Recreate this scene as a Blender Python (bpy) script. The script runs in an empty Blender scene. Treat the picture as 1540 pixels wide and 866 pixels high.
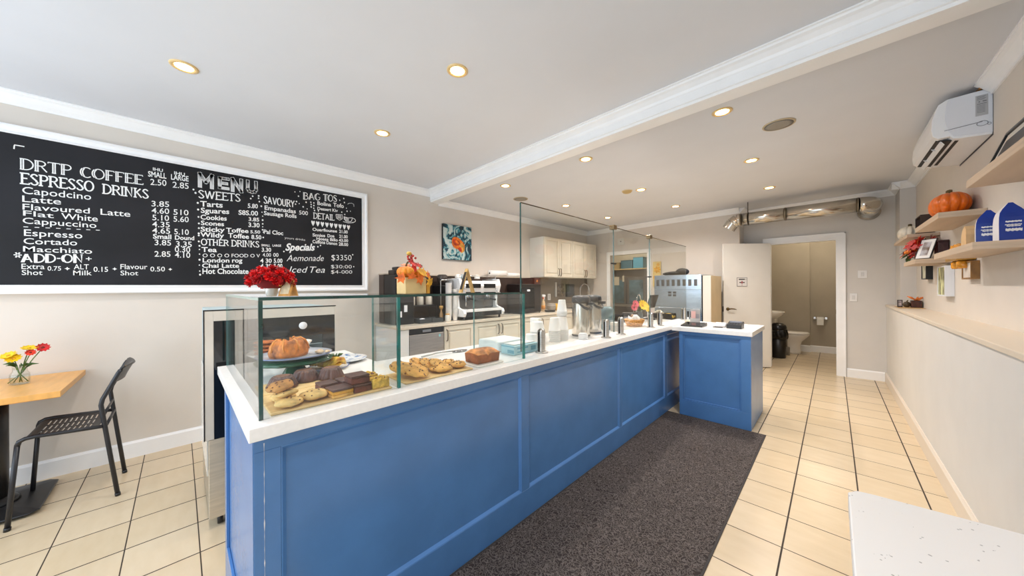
import bpy, math, random
from mathutils import Vector, Matrix
C = bpy.context.scene.collection
SC = bpy.context.scene
PI = math.pi
rnd = random.Random(7)

# ------------------------------------------------------------------ camera
cam_d = bpy.data.cameras.new('camera')
cam_d.sensor_fit = 'HORIZONTAL'
cam_d.sensor_width = 36.0
cam_d.lens = 36.0 * 491.46 / 1540.0
cam_d.clip_start = 0.02
cam_d.clip_end = 100
cam = bpy.data.objects.new('camera', cam_d)
C.objects.link(cam)
def cam_matrix(yaw, pit, rol, loc):
    f = Vector((-math.sin(yaw) * math.cos(pit), math.cos(yaw) * math.cos(pit), math.sin(pit)))
    r = Vector((math.cos(yaw), math.sin(yaw), 0))
    u = r.cross(f)
    c, s = math.cos(rol), math.sin(rol)
    r2 = c * r + s * u
    u2 = -s * r + c * u
    m = Matrix((r2, u2, -f)).transposed().to_4x4()
    m.translation = loc
    return m
cam.matrix_world = cam_matrix(math.radians(44.51), math.radians(-0.039), math.radians(-0.3283), (0, 0, 1.36))
SC.camera = cam

# ------------------------------------------------------------------ colour management, world, daylight
SC.view_settings.view_transform = 'Standard'
SC.view_settings.look = 'None'
SC.view_settings.exposure = 0.05
SC.view_settings.gamma = 1.0
SC.view_settings.use_curve_mapping = False
SC.cycles.use_denoising = True
SC.cycles.max_bounces = 12
SC.cycles.transparent_max_bounces = 16
SC.cycles.glossy_bounces = 5
SC.cycles.transmission_bounces = 6
SC.cycles.caustics_reflective = False
SC.cycles.caustics_refractive = False
SC.cycles.sample_clamp_indirect = 6.0

DAY = 80.0          # daylight entering through the shop window behind the camera
LAMP = 21.5           # each ceiling downlight
world = bpy.data.worlds.new('daylight_sky')
SC.world = world
world.use_nodes = True
bg = world.node_tree.nodes['Background']
bg.inputs[0].default_value = (0.78, 0.88, 1.0, 1)
bg.inputs[1].default_value = 0.9

def area_light(name, loc, rot, sx, sy, power, col, parent=None):
    l = bpy.data.lights.new(name, 'AREA')
    l.shape = 'RECTANGLE'
    l.size, l.size_y, l.energy, l.color = sx, sy, power, col
    o = bpy.data.objects.new(name, l)
    C.objects.link(o)
    o.location, o.rotation_euler = loc, rot
    return o
# daylight of the street, standing in the opening of the shop window (faces into the room)
area_light('window_daylight', (-1.75, -1.86, 1.45), (math.radians(90), 0, 0), 4.3, 2.3, DAY, (0.76, 0.88, 1.0))

# ------------------------------------------------------------------ helpers
def lin(c):
    c = c / 255.0
    return c / 12.92 if c <= 0.04045 else ((c + 0.055) / 1.055) ** 2.4
def rgb(c): return (lin(c[0]), lin(c[1]), lin(c[2]), 1)
MATS = {}
def M(name, col, rough=0.5, metal=0.0, var=0.0, scale=20.0, bump=0.0, bscale=120.0, spec=0.5, emit=0.0, coat=0.0, col2=None, stretch=None, sub=0.0):
    """principled material with a procedural noise tint and optional bump"""
    if name in MATS: return MATS[name]
    m = bpy.data.materials.new(name)
    m.use_nodes = True
    nt = m.node_tree
    b = nt.nodes['Principled BSDF']
    b.inputs['Base Color'].default_value = rgb(col)
    b.inputs['Roughness'].default_value = rough
    b.inputs['Metallic'].default_value = metal
    b.inputs['Specular IOR Level'].default_value = spec
    if coat: b.inputs['Coat Weight'].default_value = coat
    if sub:
        b.inputs['Subsurface Weight'].default_value = sub
        b.inputs['Subsurface Radius'].default_value = (0.01, 0.006, 0.003)
    if emit:
        b.inputs['Emission Color'].default_value = rgb(col)
        b.inputs['Emission Strength'].default_value = emit
    if var or bump or col2:
        tc = nt.nodes.new('ShaderNodeTexCoord')
        mp = nt.nodes.new('ShaderNodeMapping')
        if stretch: mp.inputs['Scale'].default_value = stretch
        nt.links.new(tc.outputs['Object'], mp.inputs[0])
    if var or col2:
        n = nt.nodes.new('ShaderNodeTexNoise')
        n.inputs['Scale'].default_value = scale
        n.inputs['Detail'].default_value = 4
        nt.links.new(mp.outputs[0], n.inputs['Vector'])
        r = nt.nodes.new('ShaderNodeValToRGB')
        c1 = tuple(max(0, x * (1 - var)) for x in col)
        c2 = tuple(min(255, x * (1 + var)) for x in (col2 or col))
        r.color_ramp.elements[0].position = 0.32
        r.color_ramp.elements[1].position = 0.68
        r.color_ramp.elements[0].color = rgb(c1)
        r.color_ramp.elements[1].color = rgb(c2)
        nt.links.new(n.outputs['Fac'], r.inputs[0])
        nt.links.new(r.outputs[0], b.inputs['Base Color'])
    if bump:
        n2 = nt.nodes.new('ShaderNodeTexNoise')
        n2.inputs['Scale'].default_value = bscale
        n2.inputs['Detail'].default_value = 3
        nt.links.new(mp.outputs[0], n2.inputs['Vector'])
        bp = nt.nodes.new('ShaderNodeBump')
        bp.inputs['Strength'].default_value = bump
        bp.inputs['Distance'].default_value = 0.01
        nt.links.new(n2.outputs['Fac'], bp.inputs['Height'])
        nt.links.new(bp.outputs[0], b.inputs['Normal'])
    MATS[name] = m
    return m

def glass_mat(name, tint, refl=1.0, rough=0.0):
    """thin clear pane: fresnel mix of a tinted see-through and a mirror reflection"""
    if name in MATS: return MATS[name]
    m = bpy.data.materials.new(name)
    m.use_nodes = True
    nt = m.node_tree
    nt.nodes.clear()
    out = nt.nodes.new('ShaderNodeOutputMaterial')
    mix = nt.nodes.new('ShaderNodeMixShader')
    tr = nt.nodes.new('ShaderNodeBsdfTransparent')
    gl = nt.nodes.new('ShaderNodeBsdfGlossy')
    fr = nt.nodes.new('ShaderNodeFresnel')
    mu = nt.nodes.new('ShaderNodeMath')
    mu.operation = 'MULTIPLY'
    mu.inputs[1].default_value = refl
    fr.inputs['IOR'].default_value = 1.45
    tr.inputs[0].default_value = (*tint, 1)
    gl.inputs['Roughness'].default_value = rough
    geo = nt.nodes.new('ShaderNodeNewGeometry')
    # back faces see the same fresnel as front faces
    ior = nt.nodes.new('ShaderNodeMapRange')
    ior.inputs['From Min'].default_value = 0; ior.inputs['From Max'].default_value = 1
    ior.inputs['To Min'].default_value = 1.45; ior.inputs['To Max'].default_value = 1 / 1.45
    # Cycles inverts the ior on back faces; feeding the inverse there keeps the pane symmetric
    nt.links.new(geo.outputs['Backfacing'], ior.inputs['Value'])
    nt.links.new(ior.outputs[0], fr.inputs['IOR'])
    nt.links.new(fr.outputs[0], mu.inputs[0])
    nt.links.new(mu.outputs[0], mix.inputs[0])
    nt.links.new(tr.outputs[0], mix.inputs[1])
    nt.links.new(gl.outputs[0], mix.inputs[2])
    nt.links.new(mix.outputs[0], out.inputs[0])
    MATS[name] = m
    return m

class MB:
    """collects boxes, tubes, lathes, prisms ... and links them as ONE mesh object"""
    def __init__(s): s.v, s.f, s.m, s.sm = [], [], [], []
    def add(s, vs, fs, m=0, smooth=False, mat=None):
        o = len(s.v)
        s.v += [tuple(mat @ Vector(p)) if mat is not None else tuple(p) for p in vs]
        for f in fs:
            s.f.append(tuple(i + o for i in f)); s.m.append(m); s.sm.append(smooth)
        return s
    def box(s, x0, x1, y0, y1, z0, z1, m=0, mat=None):
        vs = [(x, y, z) for z in (z0, z1) for y in (y0, y1) for x in (x0, x1)]
        return s.add(vs, [(0, 2, 3, 1), (4, 5, 7, 6), (0, 1, 5, 4), (2, 6, 7, 3), (0, 4, 6, 2), (1, 3, 7, 5)], m, False, mat)
    def cbox(s, c, d, m=0, rz=0, mat=None):
        t = Matrix.Translation(c) @ Matrix.Rotation(rz, 4, 'Z')
        if mat is not None: t = mat @ t
        return s.box(-d[0] / 2, d[0] / 2, -d[1] / 2, d[1] / 2, -d[2] / 2, d[2] / 2, m, t)
    def tube(s, pts, r, n=10, m=0, closed=False, mat=None, caps=True, flat=1.0):
        P = [Vector(p) for p in pts]
        k = len(P)
        R = r if isinstance(r, (list, tuple)) else [r] * k
        vs, fs = [], []
        up = None
        for i in range(k):
            a = P[i - 1] if (i > 0 or closed) else P[i]
            b = P[(i + 1) % k] if (i < k - 1 or closed) else P[i]
            t = (b - a).normalized() if (b - a).length > 1e-9 else Vector((0, 0, 1))
            if up is None:
                up = Vector((0, 0, 1)) if abs(t.z) < 0.9 else Vector((1, 0, 0))
            x = up - t * up.dot(t)
            if x.length < 1e-6: x = t.orthogonal()
            x.normalize(); y = t.cross(x); up = x
            for j in range(n):
                a_ = 2 * PI * j / n
                vs.append(P[i] + R[i] * (math.cos(a_) * x + flat * math.sin(a_) * y))
        for i in range(k if closed else k - 1):
            for j in range(n):
                i2 = (i + 1) % k
                fs.append((i * n + j, i * n + (j + 1) % n, i2 * n + (j + 1) % n, i2 * n + j))
        s.add(vs, fs, m, True, mat)
        if not closed and caps:
            o = len(s.v) - len(vs)
            s.f.append(tuple(o + j for j in reversed(range(n)))); s.m.append(m); s.sm.append(False)
            s.f.append(tuple(o + (k - 1) * n + j for j in range(n))); s.m.append(m); s.sm.append(False)
        return s
    def lathe(s, prof, c=(0, 0, 0), n=28, m=0, mat=None, rad=None, smooth=True, sx=1.0, sy=1.0, caps=True):
        """prof = [(r, z)...] bottom to top; rad(theta, i) multiplies the radius"""
        t = Matrix.Translation(c)
        if mat is not None: t = mat @ t
        vs, fs = [], []
        for i, (r, z) in enumerate(prof):
            for j in range(n):
                a = 2 * PI * j / n
                q = r * (rad(a, i) if rad else 1)
                vs.append((q * math.cos(a) * sx, q * math.sin(a) * sy, z))
        for i in range(len(prof) - 1):
            for j in range(n):
                fs.append((i * n + j, i * n + (j + 1) % n, (i + 1) * n + (j + 1) % n, (i + 1) * n + j))
        s.add(vs, fs, m, smooth, t)
        o = len(s.v) - len(vs)
        if not caps: return s
        if prof[0][0] > 1e-5:
            s.f.append(tuple(o + j for j in reversed(range(n)))); s.m.append(m); s.sm.append(False)
        if prof[-1][0] > 1e-5:
            q = o + (len(prof) - 1) * n
            s.f.append(tuple(q + j for j in range(n))); s.m.append(m); s.sm.append(False)
        return s
    def prism(s, poly, axis, lo, hi, m=0, mat=None, smooth=False):
        """2-D polygon extruded along axis: x -> (y,z), y -> (x,z), z -> (x,y)"""
        def P(a, b, h):
            return {'x': (h, a, b), 'y': (a, h, b), 'z': (a, b, h)}[axis]
        n = len(poly)
        vs = [P(a, b, lo) for a, b in poly] + [P(a, b, hi) for a, b in poly]
        fs = [(i, (i + 1) % n, n + (i + 1) % n, n + i) for i in range(n)]
        s.add(vs, fs, m, smooth, mat)
        o = len(s.v) - 2 * n
        s.f.append(tuple(o + i for i in reversed(range(n)))); s.m.append(m); s.sm.append(False)
        s.f.append(tuple(o + n + i for i in range(n))); s.m.append(m); s.sm.append(False)
        return s
    def ell(s, c, r, nu=16, nv=10, m=0, mat=None, fn=None):
        """ellipsoid; fn(theta, phi) multiplies the radius"""
        t = Matrix.Translation(c)
        if mat is not None: t = mat @ t
        vs, fs = [], []
        for i in range(nv + 1):
            ph = -PI / 2 + PI * i / nv
            for j in range(nu):
                th = 2 * PI * j / nu
                q = fn(th, ph) if fn else 1
                vs.append((r[0] * q * math.cos(ph) * math.cos(th), r[1] * q * math.cos(ph) * math.sin(th), r[2] * q * math.sin(ph)))
        for i in range(nv):
            for j in range(nu):
                fs.append((i * nu + j, i * nu + (j + 1) % nu, (i + 1) * nu + (j + 1) % nu, (i + 1) * nu + j))
        return s.add(vs, fs, m, True, t)
    def sweep(s, prof, a, b, side, m=0):
        """profile [(d, h)] swept from point a to b; d runs along the unit vector side, h along z"""
        a, b, sd = Vector(a), Vector(b), Vector(side)
        n = len(prof)
        vs = [p + sd * d + Vector((0, 0, h)) for p in (a, b) for d, h in prof]
        fs = [(i, (i + 1) % n, n + (i + 1) % n, n + i) for i in range(n)] + [tuple(range(n)), tuple(n + i for i in reversed(range(n)))]
        return s.add(vs, fs, m)
    def build(s, name, mats, parent=None, world=True, bevel=0.0, seg=2, kind=None, recalc=True):
        me = bpy.data.meshes.new(name)
        off = Vector((0, 0, 0))
        if parent is not None and world: off = WL.get(parent.name, Vector((0, 0, 0)))
        me.from_pydata([tuple(Vector(p) - off) for p in s.v], [], s.f)
        for mt in (mats if isinstance(mats, (list, tuple)) else [mats]): me.materials.append(mt)
        me.polygons.foreach_set('material_index', s.m)
        me.polygons.foreach_set('use_smooth', s.sm)
        me.update()
        if recalc:
            import bmesh
            bm = bmesh.new(); bm.from_mesh(me)
            bmesh.ops.recalc_face_normals(bm, faces=bm.faces)
            bm.to_mesh(me); bm.free()
        o = bpy.data.objects.new(name, me)
        C.objects.link(o)
        if parent is not None:
            o.parent = parent
            WL[o.name] = off
        if bevel:
            md = o.modifiers.new('bevel', 'BEVEL')
            md.width, md.segments, md.limit_method = bevel, seg, 'ANGLE'
            md.angle_limit = math.radians(40)
        if kind: o['kind'] = kind
        return o
WL = {}
def thing(name, label, cat, loc=(0, 0, 0), rz=0, group=None):
    o = bpy.data.objects.new(name, None)
    o.empty_display_size = 0.05
    C.objects.link(o)
    o.location = loc; o.rotation_euler = (0, 0, rz)
    WL[o.name] = Vector(loc)
    o['label'] = label; o['category'] = cat
    if group: o['group'] = group
    return o
def tag(o, label, cat, group=None):
    o['label'] = label; o['category'] = cat
    if group: o['group'] = group
    return o
def note(o, label): o['label'] = label; return o
def struct(mb, name, mats, parent=None, bevel=0.0):
    return mb.build(name, mats, parent, bevel=bevel, kind='structure')
def dup(root, loc, rz=None, label=None, cat=None, group=None, scale=None):
    """a copy of a thing together with its parts and sub-parts"""
    def rec(o, par):
        c = o.copy(); C.objects.link(c)
        if par is not None: c.parent = par
        for ch in [k for k in bpy.data.objects if k.parent == o]: rec(ch, c)
        return c
    r = rec(root, None)
    r.location = loc
    WL[r.name] = Vector(loc)
    if rz is not None: r.rotation_euler = (0, 0, rz)
    if scale: r.scale = scale
    if label: r['label'] = label
    if cat: r['category'] = cat
    if group: r['group'] = group
    return r
def rot_to(v):
    """rotation taking +z to direction v"""
    return Vector((0, 0, 1)).rotation_difference(Vector(v).normalized()).to_matrix().to_4x4()
def TR(loc, rz=0, rx=0, ry=0):
    return Matrix.Translation(loc) @ Matrix.Rotation(rz, 4, 'Z') @ Matrix.Rotation(ry, 4, 'Y') @ Matrix.Rotation(rx, 4, 'X')

# ------------------------------------------------------------------ materials
WALL = M('wall_paint', (220, 212, 202), 0.75, var=0.012, scale=3, bump=0.04, bscale=200, spec=0.25)
WALLG = M('back_wall_paint', (216, 212, 207), 0.75, var=0.012, scale=3, bump=0.04, bscale=200, spec=0.25)
WALLR = M('half_wall_paint', (216, 213, 207), 0.7, var=0.012, scale=3, spec=0.25)
CEIL = M('ceiling_paint', (222, 224, 229), 0.85, var=0.008, scale=2, spec=0.2)
CEILR = M('rear_ceiling_paint', (222, 224, 229), 0.85, var=0.008, scale=2, spec=0.2)
TRIM = M('white_trim_paint', (247, 247, 247), 0.35, var=0.008, scale=6)
BLUE = M('blue_cabinet_paint', (80, 126, 182), 0.24, var=0.03, scale=5, bump=0.03, bscale=60)
QUARTZ = M('white_quartz', (249, 247, 244), 0.18, var=0.012, scale=60)
WHITE = M('white_plastic', (240, 240, 242), 0.3, var=0.01, scale=10)
PORC = M('porcelain', (243, 238, 230), 0.08, var=0.006, scale=5, coat=0.3)
BLACK = M('black_plastic', (22, 22, 24), 0.35, var=0.1, scale=30)
BLACKM = M('black_metal', (30, 30, 32), 0.38, metal=0.0, var=0.1, scale=40)
STEEL = M('brushed_steel', (196, 194, 190), 0.28, metal=1.0, var=0.05, scale=12, stretch=(1, 1, 14))
CHROME = M('chrome', (225, 225, 225), 0.1, metal=1.0, var=0.02, scale=10)
DUCTM = M('galvanised_duct', (205, 200, 190), 0.2, metal=1.0, var=0.03, scale=8)
GLASS = glass_mat('clear_glass', (0.97, 0.985, 0.98))
GLASS2 = glass_mat('screen_glass', (0.955, 0.965, 0.955))
TEAL = M('green_glass_edge', (18, 110, 104), 0.08, var=0.2, scale=8, spec=0.8)
TEALD = M('dark_glass_edge', (10, 62, 56), 0.08, var=0.2, scale=8, spec=0.8)
OAK = M('shelf_oak', (196, 174, 150), 0.5, var=0.06, scale=6, stretch=(1, 0.12, 8))
BOARDW = M('maple_board', (232, 196, 134), 0.5, var=0.05, scale=8, stretch=(8, 1, 8))
GOLD = M('gold_metal', (212, 170, 90), 0.25, metal=1.0, var=0.05, scale=20)
CREAM = M('cream_cabinet_paint', (222, 213, 196), 0.4, var=0.012, scale=6)
LEAFG = M('leaf_green', (62, 96, 38), 0.5, var=0.2, scale=30)
# ================================================================== THE SETTING
XL, XR, XLOW = -4.07, 0.757, 0.535          # menu wall, upper right wall, half wall
YB, YK = 7.0, 6.62                          # back wall, kitchen wall
SL = 0.0145
def z_main(x): return 2.735 + SL * (x - XL)
def z_rear(x): return 2.635 + SL * (x - XL)

def floor_material():
    m = bpy.data.materials.new('floor_tiles'); m.use_nodes = True
    nt = m.node_tree; b = nt.nodes['Principled BSDF']; L = nt.links.new
    tc = nt.nodes.new('ShaderNodeTexCoord'); sp = nt.nodes.new('ShaderNodeSeparateXYZ')
    L(tc.outputs['Object'], sp.inputs[0])
    def mth(op, a, bb=None, c=None):
        n = nt.nodes.new('ShaderNodeMath'); n.operation = op
        for i, q in enumerate((a, bb, c)):
            if q is None: continue
            if isinstance(q, (int, float)): n.inputs[i].default_value = q
            else: L(q, n.inputs[i])
        return n.outputs[0]
    X, Y = sp.outputs[0], sp.outputs[1]
    u = mth('DIVIDE', mth('SUBTRACT', X, 0.112), 0.307)
    far = mth('GREATER_THAN', X, -1.7)
    va = mth('DIVIDE', mth('SUBTRACT', Y, 0.069), 0.2765)
    vb = mth('DIVIDE', mth('SUBTRACT', Y, 2.504), 0.311)
    v = mth('ADD', mth('MULTIPLY', vb, far), mth('MULTIPLY', va, mth('SUBTRACT', 1.0, far)))
    def line(q, hw):
        f = mth('FRACT', q); d = mth('MINIMUM', f, mth('SUBTRACT', 1.0, f))
        return mth('LESS_THAN', d, hw)
    g = mth('MAXIMUM', line(u, 0.0125), line(v, 0.0095))
    cell = nt.nodes.new('ShaderNodeCombineXYZ')
    L(mth('FLOOR', u), cell.inputs[0]); L(mth('FLOOR', v), cell.inputs[1])
    wn = nt.nodes.new('ShaderNodeTexWhiteNoise'); wn.noise_dimensions = '2D'
    L(cell.outputs[0], wn.inputs['Vector'])
    mp = nt.nodes.new('ShaderNodeMapping'); mp.inputs['Scale'].default_value = (3, 9, 1)
    L(tc.outputs['Object'], mp.inputs[0])
    ns = nt.nodes.new('ShaderNodeTexNoise'); ns.inputs['Scale'].default_value = 2.2; ns.inputs['Detail'].default_value = 6
    L(mp.outputs[0], ns.inputs['Vector'])
    r = nt.nodes.new('ShaderNodeValToRGB')
    r.color_ramp.elements[0].position = 0.3; r.color_ramp.elements[0].color = rgb((208, 187, 154))
    r.color_ramp.elements[1].position = 0.72; r.color_ramp.elements[1].color = rgb((217, 198, 168))
    L(mth('ADD', mth('MULTIPLY', ns.outputs['Fac'], 0.7), mth('MULTIPLY', wn.outputs['Value'], 0.3)), r.inputs[0])
    mx = nt.nodes.new('ShaderNodeMixRGB'); mx.inputs[2].default_value = rgb((56, 43, 33))
    L(g, mx.inputs[0]); L(r.outputs[0], mx.inputs[1]); L(mx.outputs[0], b.inputs['Base Color'])
    L(mth('ADD', mth('MULTIPLY', g, 0.5), 0.28), b.inputs['Roughness'])
    bp = nt.nodes.new('ShaderNodeBump'); bp.inputs['Strength'].default_value = 0.25; bp.inputs['Distance'].default_value = 0.004
    L(mth('SUBTRACT', 1.0, g), bp.inputs['Height']); L(bp.outputs[0], b.inputs['Normal'])
    return m

struct(MB().box(-5.4, 1.05, -2.0, 9.5, -0.1, 0.0), 'floor', floor_material())

def sloped(zf, x0, x1, y0, y1, t=0.12):
    mb = MB()
    vs = [(x, y, zf(x) + h) for h in (0, t) for y in (y0, y1) for x in (x0, x1)]
    mb.add(vs, [(0, 2, 3, 1), (4, 5, 7, 6), (0, 1, 5, 4), (2, 6, 7, 3), (0, 4, 6, 2), (1, 3, 7, 5)])
    return mb
struct(sloped(z_main, -4.3, 1.05, -2.0, 2.60), 'ceiling', CEIL)
struct(sloped(z_rear, -4.3, 1.05, 2.62, 7.12), 'ceiling_rear', CEILR)

# menu wall with the dark backsplash board let to its own object further down
struct(MB().box(XL - 0.12, XL, -2.0, YK + 0.1, 0, 3.0), 'wall_left', WALL)
# half wall on the right, with its capped ledge, and the wall above it
struct(MB().box(XLOW, 1.05, -2.0, YB, 0, 1.062), 'wall_right_lower', WALLR)
struct(MB().box(XR, 1.05, -2.0, YB, 1.092, 3.0), 'wall_right', WALL)
struct(MB().box(0.524, XR + 0.01, -2.0, YB - 0.002, 1.063, 1.092), 'trim_1', M('ledge_paint', (224, 210, 190), 0.4), bevel=0.004)
struct(MB().box(0.622, XR + 0.05, 6.584, YB, 1.0925, 3.0), 'wall_column', WALLG)
# back wall with the washroom doorway
bw = MB().box(-1.225, -0.764, YB, YB + 0.12, 0, 3.0).box(0.042, 1.05, YB, YB + 0.12, 0, 3.0).box(-0.764, 0.042, YB, YB + 0.12, 2.073, 3.0)
struct(bw, 'wall_back', WALLG)
# kitchen wall with its doorway, and the short return to the back wall
DX0, DX1, DZ = -3.48, -2.673, 2.05
kw = MB().box(XL, DX0, YK, YK + 0.1, 0, 3.0).box(DX1, -1.1255, YK, YK + 0.1, 0, 3.0).box(DX0, DX1, YK, YK + 0.1, DZ, 3.0)
struct(kw, 'wall_kitchen', WALL)
struct(MB().box(-1.225, -1.1255, YK + 0.1005, YB - 0.0005, 0, 3.0), 'wall_return', WALLG)
# street front behind the camera: piers, sill wall and lintel around the shop window
fw = MB().box(-4.3, -3.95, -2.05, -1.95, 0, 3.0).box(0.45, 1.05, -2.05, -1.95, 0, 3.0).box(-3.95, 0.45, -2.05, -1.95, 0, 0.28).box(-3.95, 0.45, -2.05, -1.95, 2.6, 3.0)
struct(fw, 'wall_front', WALL)
fr = MB()
for x in (-3.95, -2.5, -1.03, 0.41): fr.box(x, x + 0.04, -2.03, -1.97, 0.28, 2.6)
fr.box(-3.95, 0.45, -2.03, -1.97, 0.28, 0.32).box(-3.95, 0.45, -2.03, -1.97, 2.56, 2.6)
struct(fr, 'window_1', TRIM)

# crown mouldings
crown = [(0, -0.085), (0.010, -0.085), (0.013, -0.072), (0.030, -0.055), (0.052, -0.026), (0.068, -0.018), (0.07, -0.012), (0.076, -0.010), (0.076, 0), (0, 0)]
zl = z_main(XL); zr = z_rear(XL)
struct(MB().sweep(crown, (XL, -1.95, zl), (XL, 2.50, zl), (1, 0, 0)), 'trim_2', TRIM)
struct(MB().sweep(crown, (XL, 2.63, zr), (XL, YK, zr), (1, 0, 0)), 'trim_3', TRIM)
struct(MB().sweep(crown, (XL, YK, zr), (-1.1255, YK, z_rear(-1.1255)), (0, -1, 0)), 'trim_4', TRIM)
struct(MB().sweep(crown, (-1.1255, YK, z_rear(-1.1255)), (-1.1255, YB, z_rear(-1.1255)), (1, 0, 0)), 'trim_5', TRIM)
struct(MB().sweep(crown, (-1.1255, YB, z_rear(-1.1255)), (0.622, YB, z_rear(0.622)), (0, -1, 0)), 'trim_6', TRIM)
struct(MB().sweep(crown, (0.622, YB, z_rear(0.622)), (0.622, 6.51, z_rear(0.622)), (-1, 0, 0)), 'trim_7', TRIM)
struct(MB().sweep(crown, (0.55, 6.584, z_rear(0.55)), (XR, 6.584, z_rear(XR)), (0, -1, 0)), 'trim_8', TRIM)
struct(MB().sweep(crown, (XR, 6.584, z_rear(XR)), (XR, 4.60, z_rear(XR)), (-1, 0, 0)).sweep(crown, (XR, 3.76, z_rear(XR)), (XR, 2.63, z_rear(XR)), (-1, 0, 0)), 'trim_9', TRIM)
struct(MB().sweep(crown, (XR, 2.5, z_main(XR)), (XR, -1.95, z_main(XR)), (-1, 0, 0)), 'trim_10', TRIM)

# dropped beam between the two ceilings, moulded on its street side
beam = [(2.64, -0.157), (2.502, -0.157), (2.500, -0.140), (2.489, -0.136), (2.489, -0.128), (2.494, -0.124), (2.494, -0.075), (2.486, -0.068), (2.480, -0.052), (2.458, -0.030), (2.440, -0.022), (2.438, -0.010), (2.424, -0.008), (2.424, 0.02), (2.64, 0.02)]
bm_ = MB()
n = len(beam)
vs = [(x, y, z_main(x) + h) for x in (XL, 1.0) for y, h in beam]
bm_.add(vs, [(i, (i + 1) % n, n + (i + 1) % n, n + i) for i in range(n)] + [tuple(range(n)), tuple(n + i for i in reversed(range(n)))])
struct(bm_, 'ceiling_beam', TRIM)

# baseboards
bb = [(0, 0), (0.016, 0), (0.016, 0.115), (0.010, 0.124), (0.006, 0.132), (0, 0.132)]
struct(MB().sweep(bb, (XL, -1.95, 0), (XL, 1.6, 0), (1, 0, 0)), 'baseboard_left', TRIM)
struct(MB().sweep(bb, (XLOW, -1.95, 0), (XLOW, YB, 0), (-1, 0, 0)), 'baseboard_right', M('beige_baseboard', (226, 214, 198), 0.4))
struct(MB().sweep(bb, (0.14, YB, 0), (XLOW - 0.017, YB, 0), (0, -1, 0)), 'baseboard_back', TRIM)

# washroom door casing (jamb faces included)
cs = MB()
def casing(mb, x0, x1, zt, y, w, d=0.02, back=0.13):
    for a, b in ((x0 - w, x0), (x1, x1 + w)):
        mb.box(a, b, y - d, y - 0.0005, 0, zt)
    mb.box(x0 - w, x1 + w, y - d, y - 0.0005, zt, zt + w)
    # stepped outer bead
    mb.box(x0 - w, x0 - w + 0.014, y - d - 0.008, y - d, 0, zt + w)
    mb.box(x1 + w - 0.014, x1 + w, y - d - 0.008, y - d, 0, zt + w)
    mb.box(x0 - w, x1 + w, y - d - 0.008, y - d, zt + w - 0.014, zt + w)
casing(cs, -0.764, 0.042, 2.073, YB, 0.092)
cs.box(0.030, 0.0415, YB, YB + 0.12, 0, 2.073).box(-0.7635, -0.752, YB, YB + 0.12, 0, 2.073).box(-0.752, 0.03, YB, YB + 0.12, 2.061, 2.0725)
struct(cs, 'trim_11', TRIM)
st = MB().box(0.024, 0.030, YB + 0.03, YB + 0.055, 0.93, 1.0)
struct(st, 'trim_12', M('brass_strike', (130, 112, 80), 0.3, metal=1.0))
kc = MB(); casing(kc, DX0, DX1, DZ, YK, 0.075)
struct(kc, 'trim_13', M('kitchen_casing', (246, 245, 242), 0.4))

# washroom shell
wr = M('washroom_paint', (176, 166, 148), 0.7, var=0.02, scale=3)
struct(MB().box(-1.10, 0.62, 9.2, 9.3, 0, 2.7).box(-1.10, -0.345, 9.12, 9.1995, 0, 2.7), 'wall_washroom_back', wr)
struct(MB().box(-1.19, -1.10, YB + 0.1205, 9.3, 0, 2.7), 'wall_washroom_left', wr)
struct(MB().box(0.62, 0.72, YB + 0.1205, 9.3, 0, 2.7), 'wall_washroom_right', wr)
struct(MB().box(-1.15, 0.72, YB + 0.12, 9.3, 2.7, 2.8), 'ceiling_washroom', CEIL)
struct(MB().sweep(bb, (-0.345, 9.2, 0), (0.62, 9.2, 0), (0, -1, 0)).sweep(bb, (-1.10, 9.12, 0), (-0.345, 9.12, 0), (0, -1, 0)).box(-0.345, -0.33, 9.104, 9.2, 0, 0.132), 'baseboard_washroom', TRIM)
# kitchen shell beyond the doorway
kp = M('kitchen_paint', (196, 184, 160), 0.7, var=0.02, scale=3)
struct(MB().box(-5.3, -1.3, 8.6, 8.7, 0, 2.7), 'wall_kitchen_back', kp)
struct(MB().box(-5.4, -5.3, YK + 0.1005, 8.7, 0, 2.7).box(-5.3, XL - 0.1205, YK, YK + 0.1, 0, 2.7), 'wall_kitchen_left', kp)
struct(MB().box(-1.30, -1.2, YB + 0.1205, 8.6, 0, 2.7), 'wall_kitchen_right', kp)
struct(MB().box(-5.4, -1.2, YK + 0.1005, 8.7, 2.7, 2.8), 'ceiling_kitchen', CEIL)
def lamp_point(name, loc, p, col, r=0.05):
    l = bpy.data.lights.new(name, 'POINT'); l.energy, l.color, l.shadow_soft_size = p, col, r
    o = bpy.data.objects.new(name, l); C.objects.link(o); o.location = loc
    return o
lamp_point('washroom_lamp', (-0.2, 8.2, 2.55), 22, (1, 0.86, 0.66), 0.12)
lamp_point('kitchen_lamp', (-3.7, 7.5, 2.55), 30, (1, 0.9, 0.76), 0.12)

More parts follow.
